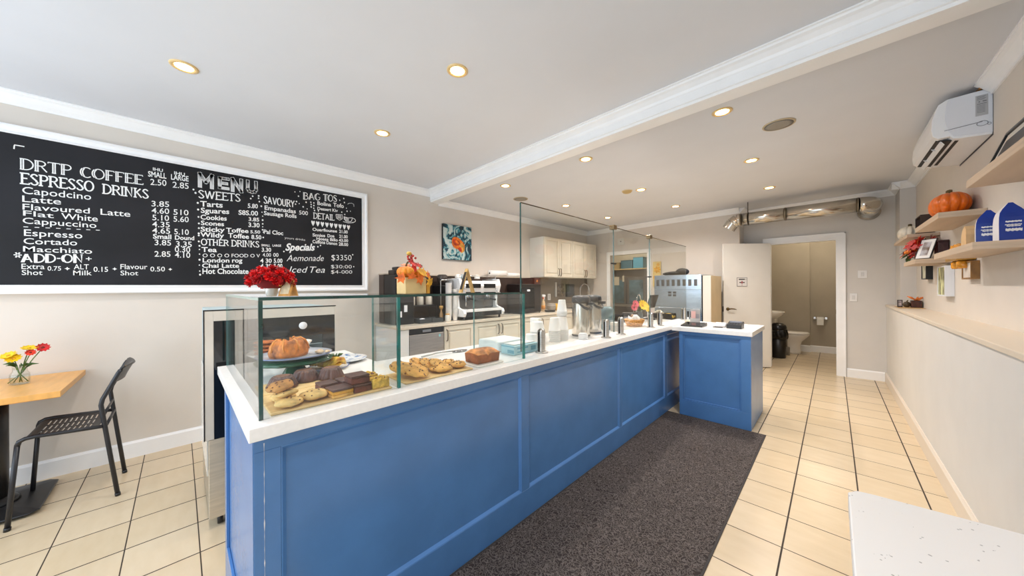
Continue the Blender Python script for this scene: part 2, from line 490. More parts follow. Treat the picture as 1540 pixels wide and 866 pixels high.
# ------------------------------------------------------------------ ceiling fittings
def downlight(x, y, zf, label, group='recessed ceiling downlights'):
    z = zf(x)
    t = thing('ceiling_downlight', label, 'ceiling light', (x, y, z), 0, group)
    ring = MB()
    ring.lathe([(0.044, -0.001), (0.046, -0.006), (0.060, -0.008), (0.067, -0.005), (0.068, 0.0)], n=36)
    ring.f = [f for f in ring.f if len(f) == 4]; ring.m = [0] * len(ring.f); ring.sm = [True] * len(ring.f)
    ring.build('trim_ring', M('downlight_trim', (226, 196, 140), 0.35, var=0.03, scale=10), t, world=False, recalc=True)
    MB().lathe([(0.0, -0.0035), (0.044, -0.0035)], n=32).build('lens', M('lit_lens', (255, 226, 178), 0.4, emit=9.0), t, world=False)
    l = bpy.data.lights.new('downlight_lamp', 'SPOT')
    l.energy, l.color, l.spot_size, l.spot_blend, l.shadow_soft_size = LAMP * (4.4 if zf is z_rear else 1.9), (1.0, 0.945, 0.90), math.radians(150), 0.9, 0.04
    o = bpy.data.objects.new('downlight_lamp', l); C.objects.link(o)
    o.parent = t; o.location = (0, 0, -0.012)
    return t
for x, y, lab in [(-2.884, 0.026, 'recessed downlight over the left end of the menu board, in the front ceiling'),
                  (-1.731, 1.268, 'recessed downlight above the pastry display, alone in the middle of the front ceiling'),
                  (-2.875, 1.279, 'recessed downlight of the front ceiling nearest the moulded beam by the menu wall')]:
    downlight(x, y, z_main, lab)
for x, y, lab in [(-1.731, 0.026, 'added unseen downlight of the front ceiling over the pastry case corner nearest the shop window'),
                  (-0.580, 0.026, 'added unseen downlight of the front ceiling beside the speckled side counter')]:
    downlight(x, y, z_main, lab)  # unseen lamps continuing the ceiling grid, added to light the front
for x, y, lab in [(-0.596, 2.89, 'recessed downlight just behind the beam, beside the large round ceiling speaker'),
                  (-1.794, 2.908, 'recessed downlight behind the beam above the start of the glass screen'),
                  (-0.609, 4.22, 'recessed downlight in the aisle ceiling, second back from the beam'),
                  (-2.949, 2.891, 'recessed downlight behind the beam nearest the menu wall, beside the small speaker'),
                  (-2.999, 4.272, 'recessed downlight seen just above the tall glass screen edge'),
                  (-2.973, 5.564, 'recessed downlight near the kitchen doorway by the wall cabinets'),
                  (-1.835, 4.346, 'recessed downlight right beside the round smoke detector'),
                  (-0.607, 5.557, 'recessed downlight nearest the washroom door above the silver duct'),
                  (-1.819, 5.645, 'recessed downlight in front of the kitchen wall above the steel ice machine')]:
    downlight(x, y, z_rear, lab)
def speaker(x, y, r, label):
    t = thing('ceiling_speaker', label, 'speaker', (x, y, z_rear(x)), 0)
    MB().lathe([(r - 0.012, -0.004), (r - 0.01, -0.008), (r, -0.006), (r + 0.001, 0)], n=40).build('rim', M('speaker_rim', (196, 180, 150), 0.5), t, world=False)
    MB().lathe([(0, -0.0095), (r * 0.6, -0.0095), (r - 0.0135, -0.0085)], n=40).build('grille', M('speaker_grille', (150, 143, 132), 0.7, var=0.1, scale=220), t, world=False)
speaker(-0.315, 3.456, 0.108, 'large round grey ceiling speaker near the air conditioner')
speaker(-3.226, 3.471, 0.105, 'round grey ceiling speaker near the menu wall, above the corner of the glass screen')
t = thing('smoke_detector', 'small round tan smoke detector on the rear ceiling beside a downlight', 'smoke detector', (-1.99, 4.262, z_rear(-1.99)))
MB().lathe([(0.062, 0), (0.062, -0.012), (0.052, -0.026), (0.03, -0.034), (0, -0.034)], n=28).build('cover', M('detector_shell', (196, 168, 112), 0.5), t, world=False)
MB().lathe([(0.07, 0), (0.07, -0.006), (0.063, -0.008)], n=28).build('base', M('detector_base', (214, 196, 160), 0.5), t, world=False)
# ================================================================== SERVICE COUNTER
CT = 0.932
BLUEL = M('blue_moulding_highlight', (84, 134, 196), 0.28, var=0.02, scale=5)  # cabinet blue lightened, highlights of the mouldings put into the colour
t = thing('counter_base', 'long blue panelled service counter running beside the dark floor mat', 'counter', (-1.31, 2.4, 0))
MB().box(-2.06, -1.3185, 0.166, 0.79, 0, 0.887).box(-1.90, -1.3185, 0.79, 4.62, 0, 0.887).build('carcass', BLUE, t)
stiles = [(0.160, 0.232), (1.396, 1.460), (2.622, 2.664), (3.672, 3.74), (4.55, 4.62)]
for a, b in stiles: MB().box(-1.318, -1.300, a, b, 0.165, 0.842).build('stile', BLUE, t, bevel=0.0015)
MB().box(-1.318, -1.300, 0.160, 4.62, 0.842, 0.8875).build('top_rail', BLUE, t, bevel=0.0015)
MB().box(-1.318, -1.2995, 0.160, 4.62, 0.0, 0.165).build('bottom_rail', BLUE, t, bevel=0.002)
for (a, b) in [(0.232, 1.396), (1.460, 2.622), (2.664, 3.672), (3.74, 4.55)]:
    p = MB().box(-1.3182, -1.3115, a + 0.012, b - 0.012, 0.177, 0.830).build('panel', BLUE, t)
    mo = MB(); w = 0.012
    pr = [(0, 0), (0.014, 0), (0.0, 0.014)]
    q = 0.017
    for yy, s_ in ((a, 1), (b, -1)):
        mo.prism([(-1.3182, yy), (-1.3005, yy), (-1.3012, yy + s_ * 0.004), (-1.3125, yy + s_ * q), (-1.3182, yy + s_ * q)], 'z', 0.165, 0.842)
    for zz, s_ in ((0.165, 1), (0.842, -1)):
        mo.prism([(-1.3182, zz), (-1.3005, zz), (-1.3012, zz + s_ * 0.004), (-1.3125, zz + s_ * q), (-1.3182, zz + s_ * q)], 'y', a + 0.004, b - 0.004)
    mo.build('panel_moulding', BLUEL, p)
e = MB().box(-2.06, -1.301, 0.158, 0.1655, 0.0, 0.887).build('end_panel', BLUE, t)
MB().box(-2.06, -1.995, 0.147, 0.1575, 0.17, 0.887).build('end_stile', BLUE, e, bevel=0.001)
MB().box(-2.06, -1.301, 0.147, 0.1575, 0.0, 0.17).build('end_rail', BLUE, e, bevel=0.002)
cr = MB()
ce = []
for k in range(60):
    w = rnd.choice((0.0003, 0.0006, 0.0012, 0.0018)) if k % 3 else 0.0003
    ce.append((0.187, 0.03 + k * 0.0142, w))
cr.prism([(y - w, z) for y, z, w in ce] + [(y + w, z) for y, z, w in reversed(ce)], 'x', -1.2998, -1.2992)
note(cr.build('chipped_edge', M('bare_primer', (214, 218, 226), 0.7), t), 'white chipped paint line near the corner')

t = thing('worktop', 'white quartz worktop with an L-shaped end lying on the long blue counter', 'worktop', (-1.6, 2.4, CT))
MB().prism([(-2.44, 0.145), (-1.27, 0.145), (-1.27, 4.68), (-1.92, 4.68), (-1.92, 0.81), (-2.44, 0.81)], 'z', 0.888, CT).build('slab', QUARTZ, t, bevel=0.003)

# ------------------------------------------------------------------ island (till stand)
t = thing('till_stand', 'short blue panelled till stand standing at the far end of the mat', 'counter', (-0.87, 4.1, 0))
MB().box(-1.18, -0.552, 3.772, 4.46, 0.0, 0.887).build('carcass', BLUE, t, bevel=0.001)
MB().box(-1.18, -1.143, 3.752, 3.7715, 0.165, 0.855).build('stile', BLUE, t, bevel=0.0015)
MB().box(-0.632, -0.552, 3.752, 3.7715, 0.165, 0.855).build('stile', BLUE, t, bevel=0.0015)
MB().box(-1.18, -0.552, 3.752, 3.7715, 0.855, 0.887).build('top_rail', BLUE, t, bevel=0.0015)
MB().box(-1.18, -0.552, 3.752, 3.7715, 0.0, 0.165).build('bottom_rail', BLUE, t, bevel=0.002)
mo = MB()
mo.box(-1.143, -1.131, 3.76, 3.7715, 0.165, 0.855).box(-0.644, -0.632, 3.76, 3.7715, 0.165, 0.855).box(-1.131, -0.644, 3.76, 3.7715, 0.165, 0.177).box(-1.131, -0.644, 3.76, 3.7715, 0.843, 0.855)
mo.build('panel_moulding', BLUE, t, bevel=0.003)
t = thing('till_worktop', 'white quartz top of the short blue till stand', 'worktop', (-0.89, 4.1, CT))
MB().box(-1.250, -0.538, 3.735, 4.50, 0.888, CT).build('slab', QUARTZ, t, bevel=0.003)

# ------------------------------------------------------------------ glass pastry case
t = thing('pastry_case', 'open-backed glass pastry case with green polished edges on the worktop', 'display case', (-1.6, 0.8, CT))
z0, z1 = CT + 0.0005, 1.3225
def pane(name, x0, x1, y0, y1, a, b, par): return MB().box(x0, x1, y0, y1, a, b).build(name, GLASS, par)
pane('front_pane', -1.340, -1.331, 0.1905, 0.6535, z0, z1, t)
pane('front_pane', -1.340, -1.331, 0.6665, 1.4505, z0, z1, t)
pane('side_pane', -2.40, -1.343, 0.180, 0.189, z0, z1, t)
pane('partition_pane', -1.60, -1.343, 0.6555, 0.6645, z0, z1, t)
pane('side_pane', -1.81, -1.343, 1.4525, 1.4615, z0, z1, t)
pane('top_pane', -2.40, -1.3315, 0.180, 0.6595, z1 + 0.0005, 1.3325, t)
pane('top_pane', -1.81, -1.3315, 0.6605, 1.4615, z1 + 0.0005, 1.3325, t)
MB().box(-1.342, -1.3295, 0.1785, 0.190, z0, z1).build('polished_edge', TEALD, t)
MB().box(-1.342, -1.3295, 0.654, 0.666, z0, z1).build('polished_edge', TEAL, t)
MB().box(-1.342, -1.3295, 1.451, 1.4625, z0, z1).build('polished_edge', TEAL, t)
MB().box(-1.3312, -1.3275, 0.1785, 1.4625, z1 + 0.0005, 1.3335).build('polished_edge', TEALD, t)
MB().box(-2.40, -1.332, 0.1785, 0.1797, z1 + 0.0005, 1.3327).build('polished_edge', M('pale_glass_edge', (150, 176, 164), 0.1), t)
MB().box(-2.4035, -2.4005, 0.180, 0.189, z0, z1).build('polished_edge', M('mid_glass_edge', (110, 160, 158), 0.1), t)
MB().box(-1.603, -1.6005, 0.6555, 0.6645, z0, z1).build('polished_edge', MATS['mid_glass_edge'], t)
MB().box(-1.813, -1.8105, 1.4525, 1.4615, z0, z1).build('polished_edge', MATS['mid_glass_edge'], t)

# ------------------------------------------------------------------ tall glass screen
t = thing('glass_screen', 'tall three-pane glass screen clamped in steel posts along the worktop', 'glass screen', (-1.375, 3.0, CT))
GX = -1.375
for a, b in ((1.478, 2.664), (2.674, 3.452), (3.462, 4.65)):
    p = MB().box(GX - 0.004, GX + 0.004, a, b, 0.965, 1.884).build('pane', GLASS2, t)
    MB().box(GX - 0.0045, GX + 0.0045, a, b, 1.8845, 1.8885).build('top_edge', M('bronze_glass_edge', (96, 78, 56), 0.2), p)
    MB().box(GX - 0.0045, GX + 0.0045, a - 0.0035, a - 0.0005, 0.965, 1.8845).build('side_edge', TEALD if a < 2 else M('mid_teal_edge', (92, 118, 112), 0.12), p)
for y in (2.669, 3.457):
    MB().box(GX - 0.022, GX + 0.022, y - 0.028, y + 0.028, 1.865, 1.903).build('top_clamp', M('clamp_steel', (150, 128, 96), 0.3, metal=1.0), t, bevel=0.003)
for y, z in ((2.669, 1.567), (3.457, 1.466)):
    MB().box(GX - 0.012, GX + 0.012, y - 0.032, y + 0.032, z - 0.006, z + 0.006).build('connector', BLACK, t, bevel=0.002)
for y in (1.672, 2.53, 2.80, 3.48, 3.735, 4.55):
    mb = MB()
    mb.lathe([(0.041, 0.0005), (0.041, 0.006), (0.038, 0.009), (0.0, 0.009)], (GX + 0.002, y, CT), 28)
    mb.build('post_base', STEEL, t)
    for s in (1, -1):
        hv, hf = [], []
        lv = [(0.0095, 1.0), (0.128, 1.0), (0.140, 0.93), (0.149, 0.76), (0.155, 0.45), (0.157, 0.12)]
        for z, q in lv:
            hv += [(GX + s * (0.0075 + 0.0185 * q * math.sin(PI * k / 10)), y - 0.026 * q * math.cos(PI * k / 10), CT + z) for k in range(11)]
        for i in range(len(lv) - 1):
            for k in range(11): hf.append((i * 11 + k, i * 11 + (k + 1) % 11, (i + 1) * 11 + (k + 1) % 11, (i + 1) * 11 + k))
        hf += [tuple(range(11)), tuple((len(lv) - 1) * 11 + k for k in range(11))]
        MB().add(hv, hf).build('post', STEEL, t, bevel=0.001)
    MB().box(GX - 0.0072, GX + 0.0072, y - 0.0235, y + 0.0235, CT + 0.0095, 0.9645).box(GX - 0.0072, GX - 0.0047, y - 0.0235, y + 0.0235, 0.9645, CT + 0.135).box(GX + 0.0047, GX + 0.0072, y - 0.0235, y + 0.0235, 0.9645, CT + 0.135).build('gasket', BLACK, t)

# ------------------------------------------------------------------ mat
def mat_material():
    m = bpy.data.materials.new('mat_fibre'); m.use_nodes = True
    nt = m.node_tree; b = nt.nodes['Principled BSDF']; L = nt.links.new
    tc = nt.nodes.new('ShaderNodeTexCoord')
    ns = nt.nodes.new('ShaderNodeTexNoise'); ns.inputs['Scale'].default_value = 14; ns.inputs['Detail'].default_value = 2
    L(tc.outputs['Object'], ns.inputs['Vector'])
    mx = nt.nodes.new('ShaderNodeMixRGB'); mx.blend_type = 'LINEAR_LIGHT'; mx.inputs[0].default_value = 0.09
    L(tc.outputs['Object'], mx.inputs[1]); L(ns.outputs['Color'], mx.inputs[2])
    v = nt.nodes.new('ShaderNodeTexVoronoi'); v.feature = 'DISTANCE_TO_EDGE'; v.inputs['Scale'].default_value = 52
    L(mx.outputs[0], v.inputs['Vector'])
    r = nt.nodes.new('ShaderNodeValToRGB')
    r.color_ramp.elements[0].position = 0.0; r.color_ramp.elements[0].color = rgb((112, 103, 98))
    r.color_ramp.elements[1].position = 0.16; r.color_ramp.elements[1].color = rgb((54, 47, 45))
    L(v.outputs['Distance'], r.inputs[0]); L(r.outputs[0], b.inputs['Base Color'])
    b.inputs['Roughness'].default_value = 0.85; b.inputs['Specular IOR Level'].default_value = 0.2
    bp = nt.nodes.new('ShaderNodeBump'); bp.inputs['Strength'].default_value = 0.5; bp.inputs['Distance'].default_value = 0.004; bp.invert = True
    L(v.outputs['Distance'], bp.inputs['Height']); L(bp.outputs[0], b.inputs['Normal'])
    return m
t = thing('floor_mat', 'long dark brown looped floor mat lying along the blue counter', 'mat', (-0.87, 2.1, 0))
MB().box(-1.285, -0.452, 0.412, 3.732, 0.0005, 0.007).build('pile', mat_material(), t, bevel=0.003)
MB().box(-1.297, -0.440, 0.40, 3.744, 0.0003, 0.0045).build('rubber_edge', M('mat_rubber', (52, 46, 44), 0.7), t, bevel=0.002)

# ------------------------------------------------------------------ speckled counter at the window, lower right
def quartz_speckle():
    m = bpy.data.materials.new('speckled_quartz'); m.use_nodes = True
    nt = m.node_tree; b = nt.nodes['Principled BSDF']; L = nt.links.new
    tc = nt.nodes.new('ShaderNodeTexCoord')
    v = nt.nodes.new('ShaderNodeTexVoronoi'); v.inputs['Scale'].default_value = 110
    L(tc.outputs['Object'], v.inputs['Vector'])
    n = nt.nodes.new('ShaderNodeTexNoise'); n.inputs['Scale'].default_value = 38
    L(tc.outputs['Object'], n.inputs['Vector'])
    gt = nt.nodes.new('ShaderNodeMath'); gt.operation = 'LESS_THAN'; gt.inputs[1].default_value = 0.20
    L(v.outputs['Distance'], gt.inputs[0])
    g2 = nt.nodes.new('ShaderNodeMath'); g2.operation = 'GREATER_THAN'; g2.inputs[1].default_value = 0.585
    L(n.outputs['Fac'], g2.inputs[0])
    mu = nt.nodes.new('ShaderNodeMath'); mu.operation = 'MULTIPLY'; L(gt.outputs[0], mu.inputs[0]); L(g2.outputs[0], mu.inputs[1])
    mx = nt.nodes.new('ShaderNodeMixRGB'); mx.inputs[1].default_value = rgb((238, 236, 233)); mx.inputs[2].default_value = rgb((176, 174, 172))
    L(mu.outputs[0], mx.inputs[0]); L(mx.outputs[0], b.inputs['Base Color']); b.inputs['Roughness'].default_value = 0.3
    return m
t = thing('side_counter', 'white speckled quartz counter end in the lower right corner', 'counter', (0.28, 0.7, 0))
MB().prism([(0.022, 0.25), (0.5335, 0.25), (0.5335, 1.10), (0.36, 1.098), (0.25, 1.092), (0.06, 1.072), (0.035, 1.066), (0.022, 1.045)], 'z', 0.862, 0.90).build('slab', quartz_speckle(), t, bevel=0.003)
MB().box(0.12, 0.5335, 0.30, 0.95, 0.0, 0.8615).build('support_cabinet', WHITE, t, bevel=0.002)

# ------------------------------------------------------------------ refrigerated cabinet at the counter's left end
t = thing('display_fridge', 'undercounter glass-door fridge with steel kick panel at the counter end by the menu wall', 'fridge', (-2.85, 0.43, 0))
SILV = M('silver_frame', (216, 208, 196), 0.3, metal=0.1, var=0.02, scale=8)
x0 = -2.505
MB().box(-3.2, x0 - 0.02, 0.112, 0.765, 0.06, 0.50).build('lower_body', STEEL, t, bevel=0.003)
MB().box(x0 - 0.0195, x0, 0.110, 0.767, 0.062, 0.508).build('kick_panel', M('kick_steel', (205, 192, 172), 0.3, metal=0.35, var=0.04, scale=6, stretch=(1, 1, 10)), t, bevel=0.003)
ib = MB().box(-3.2, -3.18, 0.112, 0.765, 0.51, 1.235).box(-3.18, x0 - 0.02, 0.112, 0.124, 0.51, 1.235).box(-3.18, x0 - 0.02, 0.753, 0.765, 0.51, 1.235).box(-3.18, x0 - 0.02, 0.124, 0.753, 1.22, 1.235).box(-3.18, x0 - 0.02, 0.124, 0.753, 0.51, 0.525)
ib.build('liner', M('fridge_liner', (176, 196, 200), 0.35), t)
sh = MB()
for z in (0.75, 0.98): sh.box(-3.17, x0 - 0.05, 0.126, 0.751, z, z + 0.006)
sh.build('shelf', M('fridge_shelf', (196, 210, 212), 0.2), t)
f = MB().box(x0 - 0.019, x0, 0.096, 0.134, 0.51, 1.238).box(x0 - 0.019, x0, 0.766, 0.772, 0.51, 1.238).box(x0 - 0.019, x0, 0.134, 0.766, 1.180, 1.238)
f.build('door_frame', SILV, t, bevel=0.002)
MB().box(x0 - 0.019, x0 + 0.002, 0.091, 0.0955, 0.51, 1.244).box(x0 - 0.019, x0 + 0.002, 0.0955, 0.772, 1.2385, 1.244).build('frame_gasket', BLACK, t)
DK = M('fridge_door_glass', (14, 14, 18), 0.08, spec=0.8)
d = MB().box(x0 - 0.018, x0 - 0.003, 0.1345, 0.224, 0.51, 1.1795).box(x0 - 0.018, x0 - 0.003, 0.69, 0.7655, 0.51, 1.1795).box(x0 - 0.018, x0 - 0.003, 0.224, 0.69, 1.05, 1.1795).box(x0 - 0.018, x0 - 0.003, 0.224, 0.69, 0.51, 0.60)
d = d.build('door', DK, t)
MB().box(x0 - 0.012, x0 - 0.006, 0.2245, 0.6895, 0.6005, 1.0495).build('door_glass', GLASS, d)
MB().lathe([(0.0, 0.0005), (0.024, 0.0005), (0.024, -0.001)], mat=TR((x0 - 0.0025, 0.573, 1.118), ry=PI / 2), n=24).build('round_badge', WHITE, d)
for y in (0.16, 0.72):
    for x in (-3.1, -2.56):
        MB().tube([(x, y - 0.012, 0.0305), (x, y + 0.012, 0.0305)], 0.03, 14).box(x - 0.015, x + 0.015, y - 0.018, y + 0.018, 0.045, 0.0595).build('caster', BLACK, t)
MB().box(-3.19, x0 - 0.03, 0.104, 0.109, 0.30, 0.86).build('side_guard', M('acrylic', (222, 218, 210), 0.15), t)
# ================================================================== MENU WALL
TEXTS=[('DRTP COFFEE', -0.777, 2.205, 0.573, 0.017, 0.074, 2),
('ESPRESSO', -0.775, 2.105, 0.32, 0.009, 0.074, 3),
('DRINKS', -0.417, 2.109, 0.242, 0.005, 0.071, 3),
('Capodcino', -0.766, 2.037, 0.297, 0.011, 0.049, 0),
('Latte', -0.766, 1.979, 0.161, 0.009, 0.045, 0),
('Flavoured', -0.765, 1.925, 0.289, 0.018, 0.042, 0),
('Latte', -0.425, 1.943, 0.15, 0.005, 0.046, 0),
('Flat', -0.763, 1.884, 0.126, -0.0, 0.037, 0),
('White', -0.605, 1.883, 0.167, 0.004, 0.044, 0),
('Cappuccino', -0.765, 1.829, 0.32, 0.008, 0.042, 0),
('- - - - - - - -', -0.762, 1.795, 0.333, 0.016, 0.032, 0),
('Espresso', -0.76, 1.743, 0.249, 0.007, 0.046, 0),
('Cortado', -0.762, 1.686, 0.227, 0.009, 0.042, 0),
('Macchiato', -0.764, 1.633, 0.298, 0.005, 0.039, 0),
('ADD-ON', -0.773, 1.557, 0.267, 0.012, 0.058, 2),

('+', -0.496, 1.578, 0.025, 0.001, 0.04, 0),
('Extra', -0.771, 1.511, 0.094, 0.002, 0.037, 0),
('Shot', -0.77, 1.469, 0.084, 0.002, 0.035, 0),
('0.75', -0.665, 1.503, 0.058, 0.002, 0.032, 0),
('*', -0.592, 1.485, 0.015, 0.0, 0.054, 0),

('ALT', -0.551, 1.516, 0.069, 0.003, 0.038, 0),
('Milk', -0.554, 1.472, 0.086, 0.002, 0.036, 0),
('0.15', -0.46, 1.501, 0.07, 0.002, 0.038, 0),
('*', -0.369, 1.491, 0.017, 0.0, 0.057, 0),
('Flavour', -0.328, 1.526, 0.143, 0.005, 0.04, 0),
('Shot', -0.328, 1.477, 0.093, 0.002, 0.037, 0),
('0.50', -0.169, 1.513, 0.083, 0.003, 0.039, 0),
('*', -0.067, 1.499, 0.02, 0.001, 0.062, 0),
('SMALL', -0.178, 2.297, 0.104, 0.005, 0.044, 1),
('LARGE', -0.047, 2.302, 0.107, 0.007, 0.045, 1),
('IHU', -0.151, 2.353, 0.057, 0.0, 0.025, 1),
('IHU', -0.028, 2.35, 0.065, 0.001, 0.026, 1),
('2.50', -0.166, 2.23, 0.092, 0.01, 0.05, 0),
('2.85', -0.038, 2.235, 0.098, 0.008, 0.051, 0),
('3.85', -0.16, 2.053, 0.101, 0.011, 0.046, 0),
('4.60', -0.16, 1.996, 0.101, 0.009, 0.046, 0),
('510', -0.034, 2.003, 0.092, 0.008, 0.047, 0),
('5.10', -0.156, 1.939, 0.096, 0.007, 0.046, 0),
('5.60', -0.034, 1.944, 0.093, 0.007, 0.047, 0),
('4.35', -0.157, 1.883, 0.101, 0.007, 0.046, 0),
('4.65', -0.157, 1.831, 0.103, 0.006, 0.046, 0),
('5.10', -0.03, 1.836, 0.089, 0.004, 0.047, 0),
('3.85', -0.144, 1.733, 0.095, 0.004, 0.046, 0),
('3.35', -0.02, 1.731, 0.097, 0.004, 0.047, 0),
('0.30', -0.027, 1.684, 0.094, 0.003, 0.047, 0),
('2.85', -0.145, 1.637, 0.092, 0.004, 0.046, 0),
('4.10', -0.027, 1.637, 0.094, 0.003, 0.047, 0),
('Small', -0.153, 1.787, 0.106, 0.005, 0.038, 1),
('Dound', -0.026, 1.791, 0.119, 0.006, 0.036, 1),
('MENU', 0.113, 2.282, 0.444, 0.014, 0.112, 4),
('SWEETS', 0.118, 2.177, 0.294, 0.02, 0.068, 3),
('Tarts', 0.132, 2.104, 0.152, 0.014, 0.048, 1),
('5.80', 0.465, 2.147, 0.078, 0.007, 0.042, 1),
('Sguares', 0.136, 2.047, 0.193, 0.019, 0.045, 1),
('S8S.00', 0.396, 2.07, 0.148, 0.013, 0.044, 1),
('Cookies', 0.134, 1.988, 0.177, 0.013, 0.042, 1),
('3.85', 0.471, 2.022, 0.082, 0.005, 0.035, 1),
('Scones', 0.136, 1.938, 0.156, 0.009, 0.039, 1),
('3.30', 0.469, 1.964, 0.087, 0.005, 0.042, 1),
('Sticky', 0.134, 1.88, 0.163, 0.013, 0.042, 1),
('Toffee', 0.306, 1.894, 0.164, 0.01, 0.04, 1),
('5.50', 0.483, 1.904, 0.077, 0.005, 0.029, 1),
('Wildy', 0.131, 1.833, 0.161, 0.006, 0.042, 1),
('Toffee', 0.32, 1.845, 0.153, 0.003, 0.043, 1),
('8.50', 0.491, 1.85, 0.078, 0.003, 0.039, 1),
('OTHER', 0.135, 1.76, 0.189, 0.006, 0.053, 3),
('DRINKS', 0.341, 1.766, 0.212, 0.007, 0.056, 3),
('Tea', 0.139, 1.698, 0.102, 0.005, 0.042, 1),
('3.30', 0.571, 1.732, 0.076, 0.004, 0.039, 1),
('O O O O FOOD O V', 0.146, 1.65, 0.411, 0.024, 0.033, 0),
('4.00', 0.578, 1.683, 0.068, 0.003, 0.036, 0),
('00', 0.664, 1.687, 0.044, 0.003, 0.037, 0),
('London', 0.146, 1.604, 0.182, 0.008, 0.039, 1),
('rog', 0.347, 1.613, 0.075, 0.004, 0.041, 1),
('4 30', 0.559, 1.622, 0.092, 0.004, 0.041, 1),
('5.00', 0.668, 1.627, 0.073, 0.003, 0.042, 1),
('Chai Latte', 0.142, 1.556, 0.256, 0.01, 0.038, 1),
('4 30', 0.559, 1.569, 0.092, 0.004, 0.041, 1),
('5.00', 0.668, 1.573, 0.073, 0.003, 0.042, 1),
('Hot Chocolate', 0.144, 1.501, 0.324, 0.009, 0.048, 1),
('5', 0.561, 1.519, 0.016, 0.0, 0.033, 0),
('SMALL', 0.568, 1.785, 0.071, 0.003, 0.021, 1),
('LARGE', 0.659, 1.79, 0.072, 0.004, 0.021, 1),
('SAVOURY', 0.587, 2.214, 0.264, 0.003, 0.069, 3),
('Empanadas', 0.596, 2.152, 0.265, 0.004, 0.042, 1),
('500', 0.89, 2.15, 0.082, 0.003, 0.042, 0),
('Sausage Rolls', 0.59, 2.098, 0.277, 0.009, 0.04, 1),
('Pal Cloc', 0.588, 1.913, 0.161, 0.001, 0.04, 1),
('BAG', 0.926, 2.317, 0.168, 0.019, 0.071, 2),
('TOS', 1.12, 2.338, 0.142, 0.013, 0.07, 2),
('Bolina', 1.063, 2.281, 0.137, 0.006, 0.04, 1),
('Tofo', 1.221, 2.289, 0.113, 0.003, 0.045, 1),
('Dessert', 1.063, 2.227, 0.137, 0.006, 0.033, 1),
('Kiv', 1.214, 2.232, 0.056, 0.003, 0.034, 1),
('DETAIL', 1.021, 2.127, 0.213, 0.008, 0.061, 3),
('Ouerflounse', 1.014, 1.992, 0.247, 0.009, 0.033, 1),
('21.00', 1.282, 2.0, 0.093, 0.002, 0.035, 1),
('Smiss', 1.014, 1.931, 0.124, 0.005, 0.033, 1),
('Doa', 1.161, 1.937, 0.072, 0.005, 0.034, 1),
('21.00', 1.282, 1.944, 0.093, 0.003, 0.035, 1),
('Hoass', 1.052, 1.896, 0.119, 0.002, 0.032, 1),
('Billo', 1.188, 1.898, 0.079, 0.002, 0.033, 1),
('43.00', 1.278, 1.899, 0.101, 0.004, 0.033, 1),
('Cuffons', 1.014, 1.858, 0.124, 0.001, 0.036, 1),
('Danon', 1.151, 1.859, 0.11, -0.002, 0.034, 1),
('28.00', 1.278, 1.855, 0.101, -0.0, 0.036, 1),
('Specials', 0.767, 1.759, 0.271, 0.02, 0.072, 5),
('yours drinks', 0.761, 1.879, 0.184, -0.004, 0.022, 7),
('Aemonade', 0.777, 1.649, 0.346, 0.02, 0.065, 6),
('$3350', 1.2, 1.681, 0.215, 0.011, 0.064, 7),
('Iced', 0.797, 1.531, 0.17, 0.004, 0.066, 6),
('Tea', 0.987, 1.535, 0.146, 0.004, 0.068, 6),
('$30:00', 1.195, 1.591, 0.222, 0.007, 0.04, 7),
('$4-000', 1.195, 1.531, 0.227, 0.006, 0.04, 7)]
DOTS= [(0.117, 2.131), (0.119, 2.072), (0.121, 2.007), (0.123, 1.949), (0.123, 1.907), (0.122, 1.86), (0.122, 1.842), (0.122, 1.789), (0.126, 1.75), (0.126, 1.718), (0.126, 1.676), (0.126, 1.626), (0.125, 1.578), (0.127, 1.525), (0.129, 1.493), (0.09, 2.244), (0.103, 2.217), (0.488, 2.24), (0.503, 2.266), (0.55, 2.278), (0.549, 2.255), (0.555, 2.223), (0.57, 2.18), (0.575, 2.122), (0.58, 2.083), (0.58, 2.044), (0.58, 2.007), (0.58, 1.978), (0.579, 1.948), (0.585, 1.926), (0.584, 1.873), (0.859, 2.252), (0.892, 2.264), (0.928, 2.236), (0.965, 2.22), (0.868, 2.281), (0.956, 2.29), (1.0, 2.298), (1.003, 2.274), (1.003, 2.248), (1.029, 2.296), (1.029, 2.267), (1.028, 2.238), (1.035, 2.214), (1.073, 2.217), (0.854, 2.38), (0.899, 2.393), (0.886, 2.341), (1.291, 2.374), (1.334, 2.402), (1.341, 2.357), (1.363, 2.295), (1.406, 2.267), (1.37, 2.261), (1.312, 2.241), (1.344, 2.219), (1.065, 1.822), (1.091, 1.839), (0.77, 1.553), (0.811, 1.499), (0.754, 1.747), (1.429, 1.759), (1.44, 1.619)]

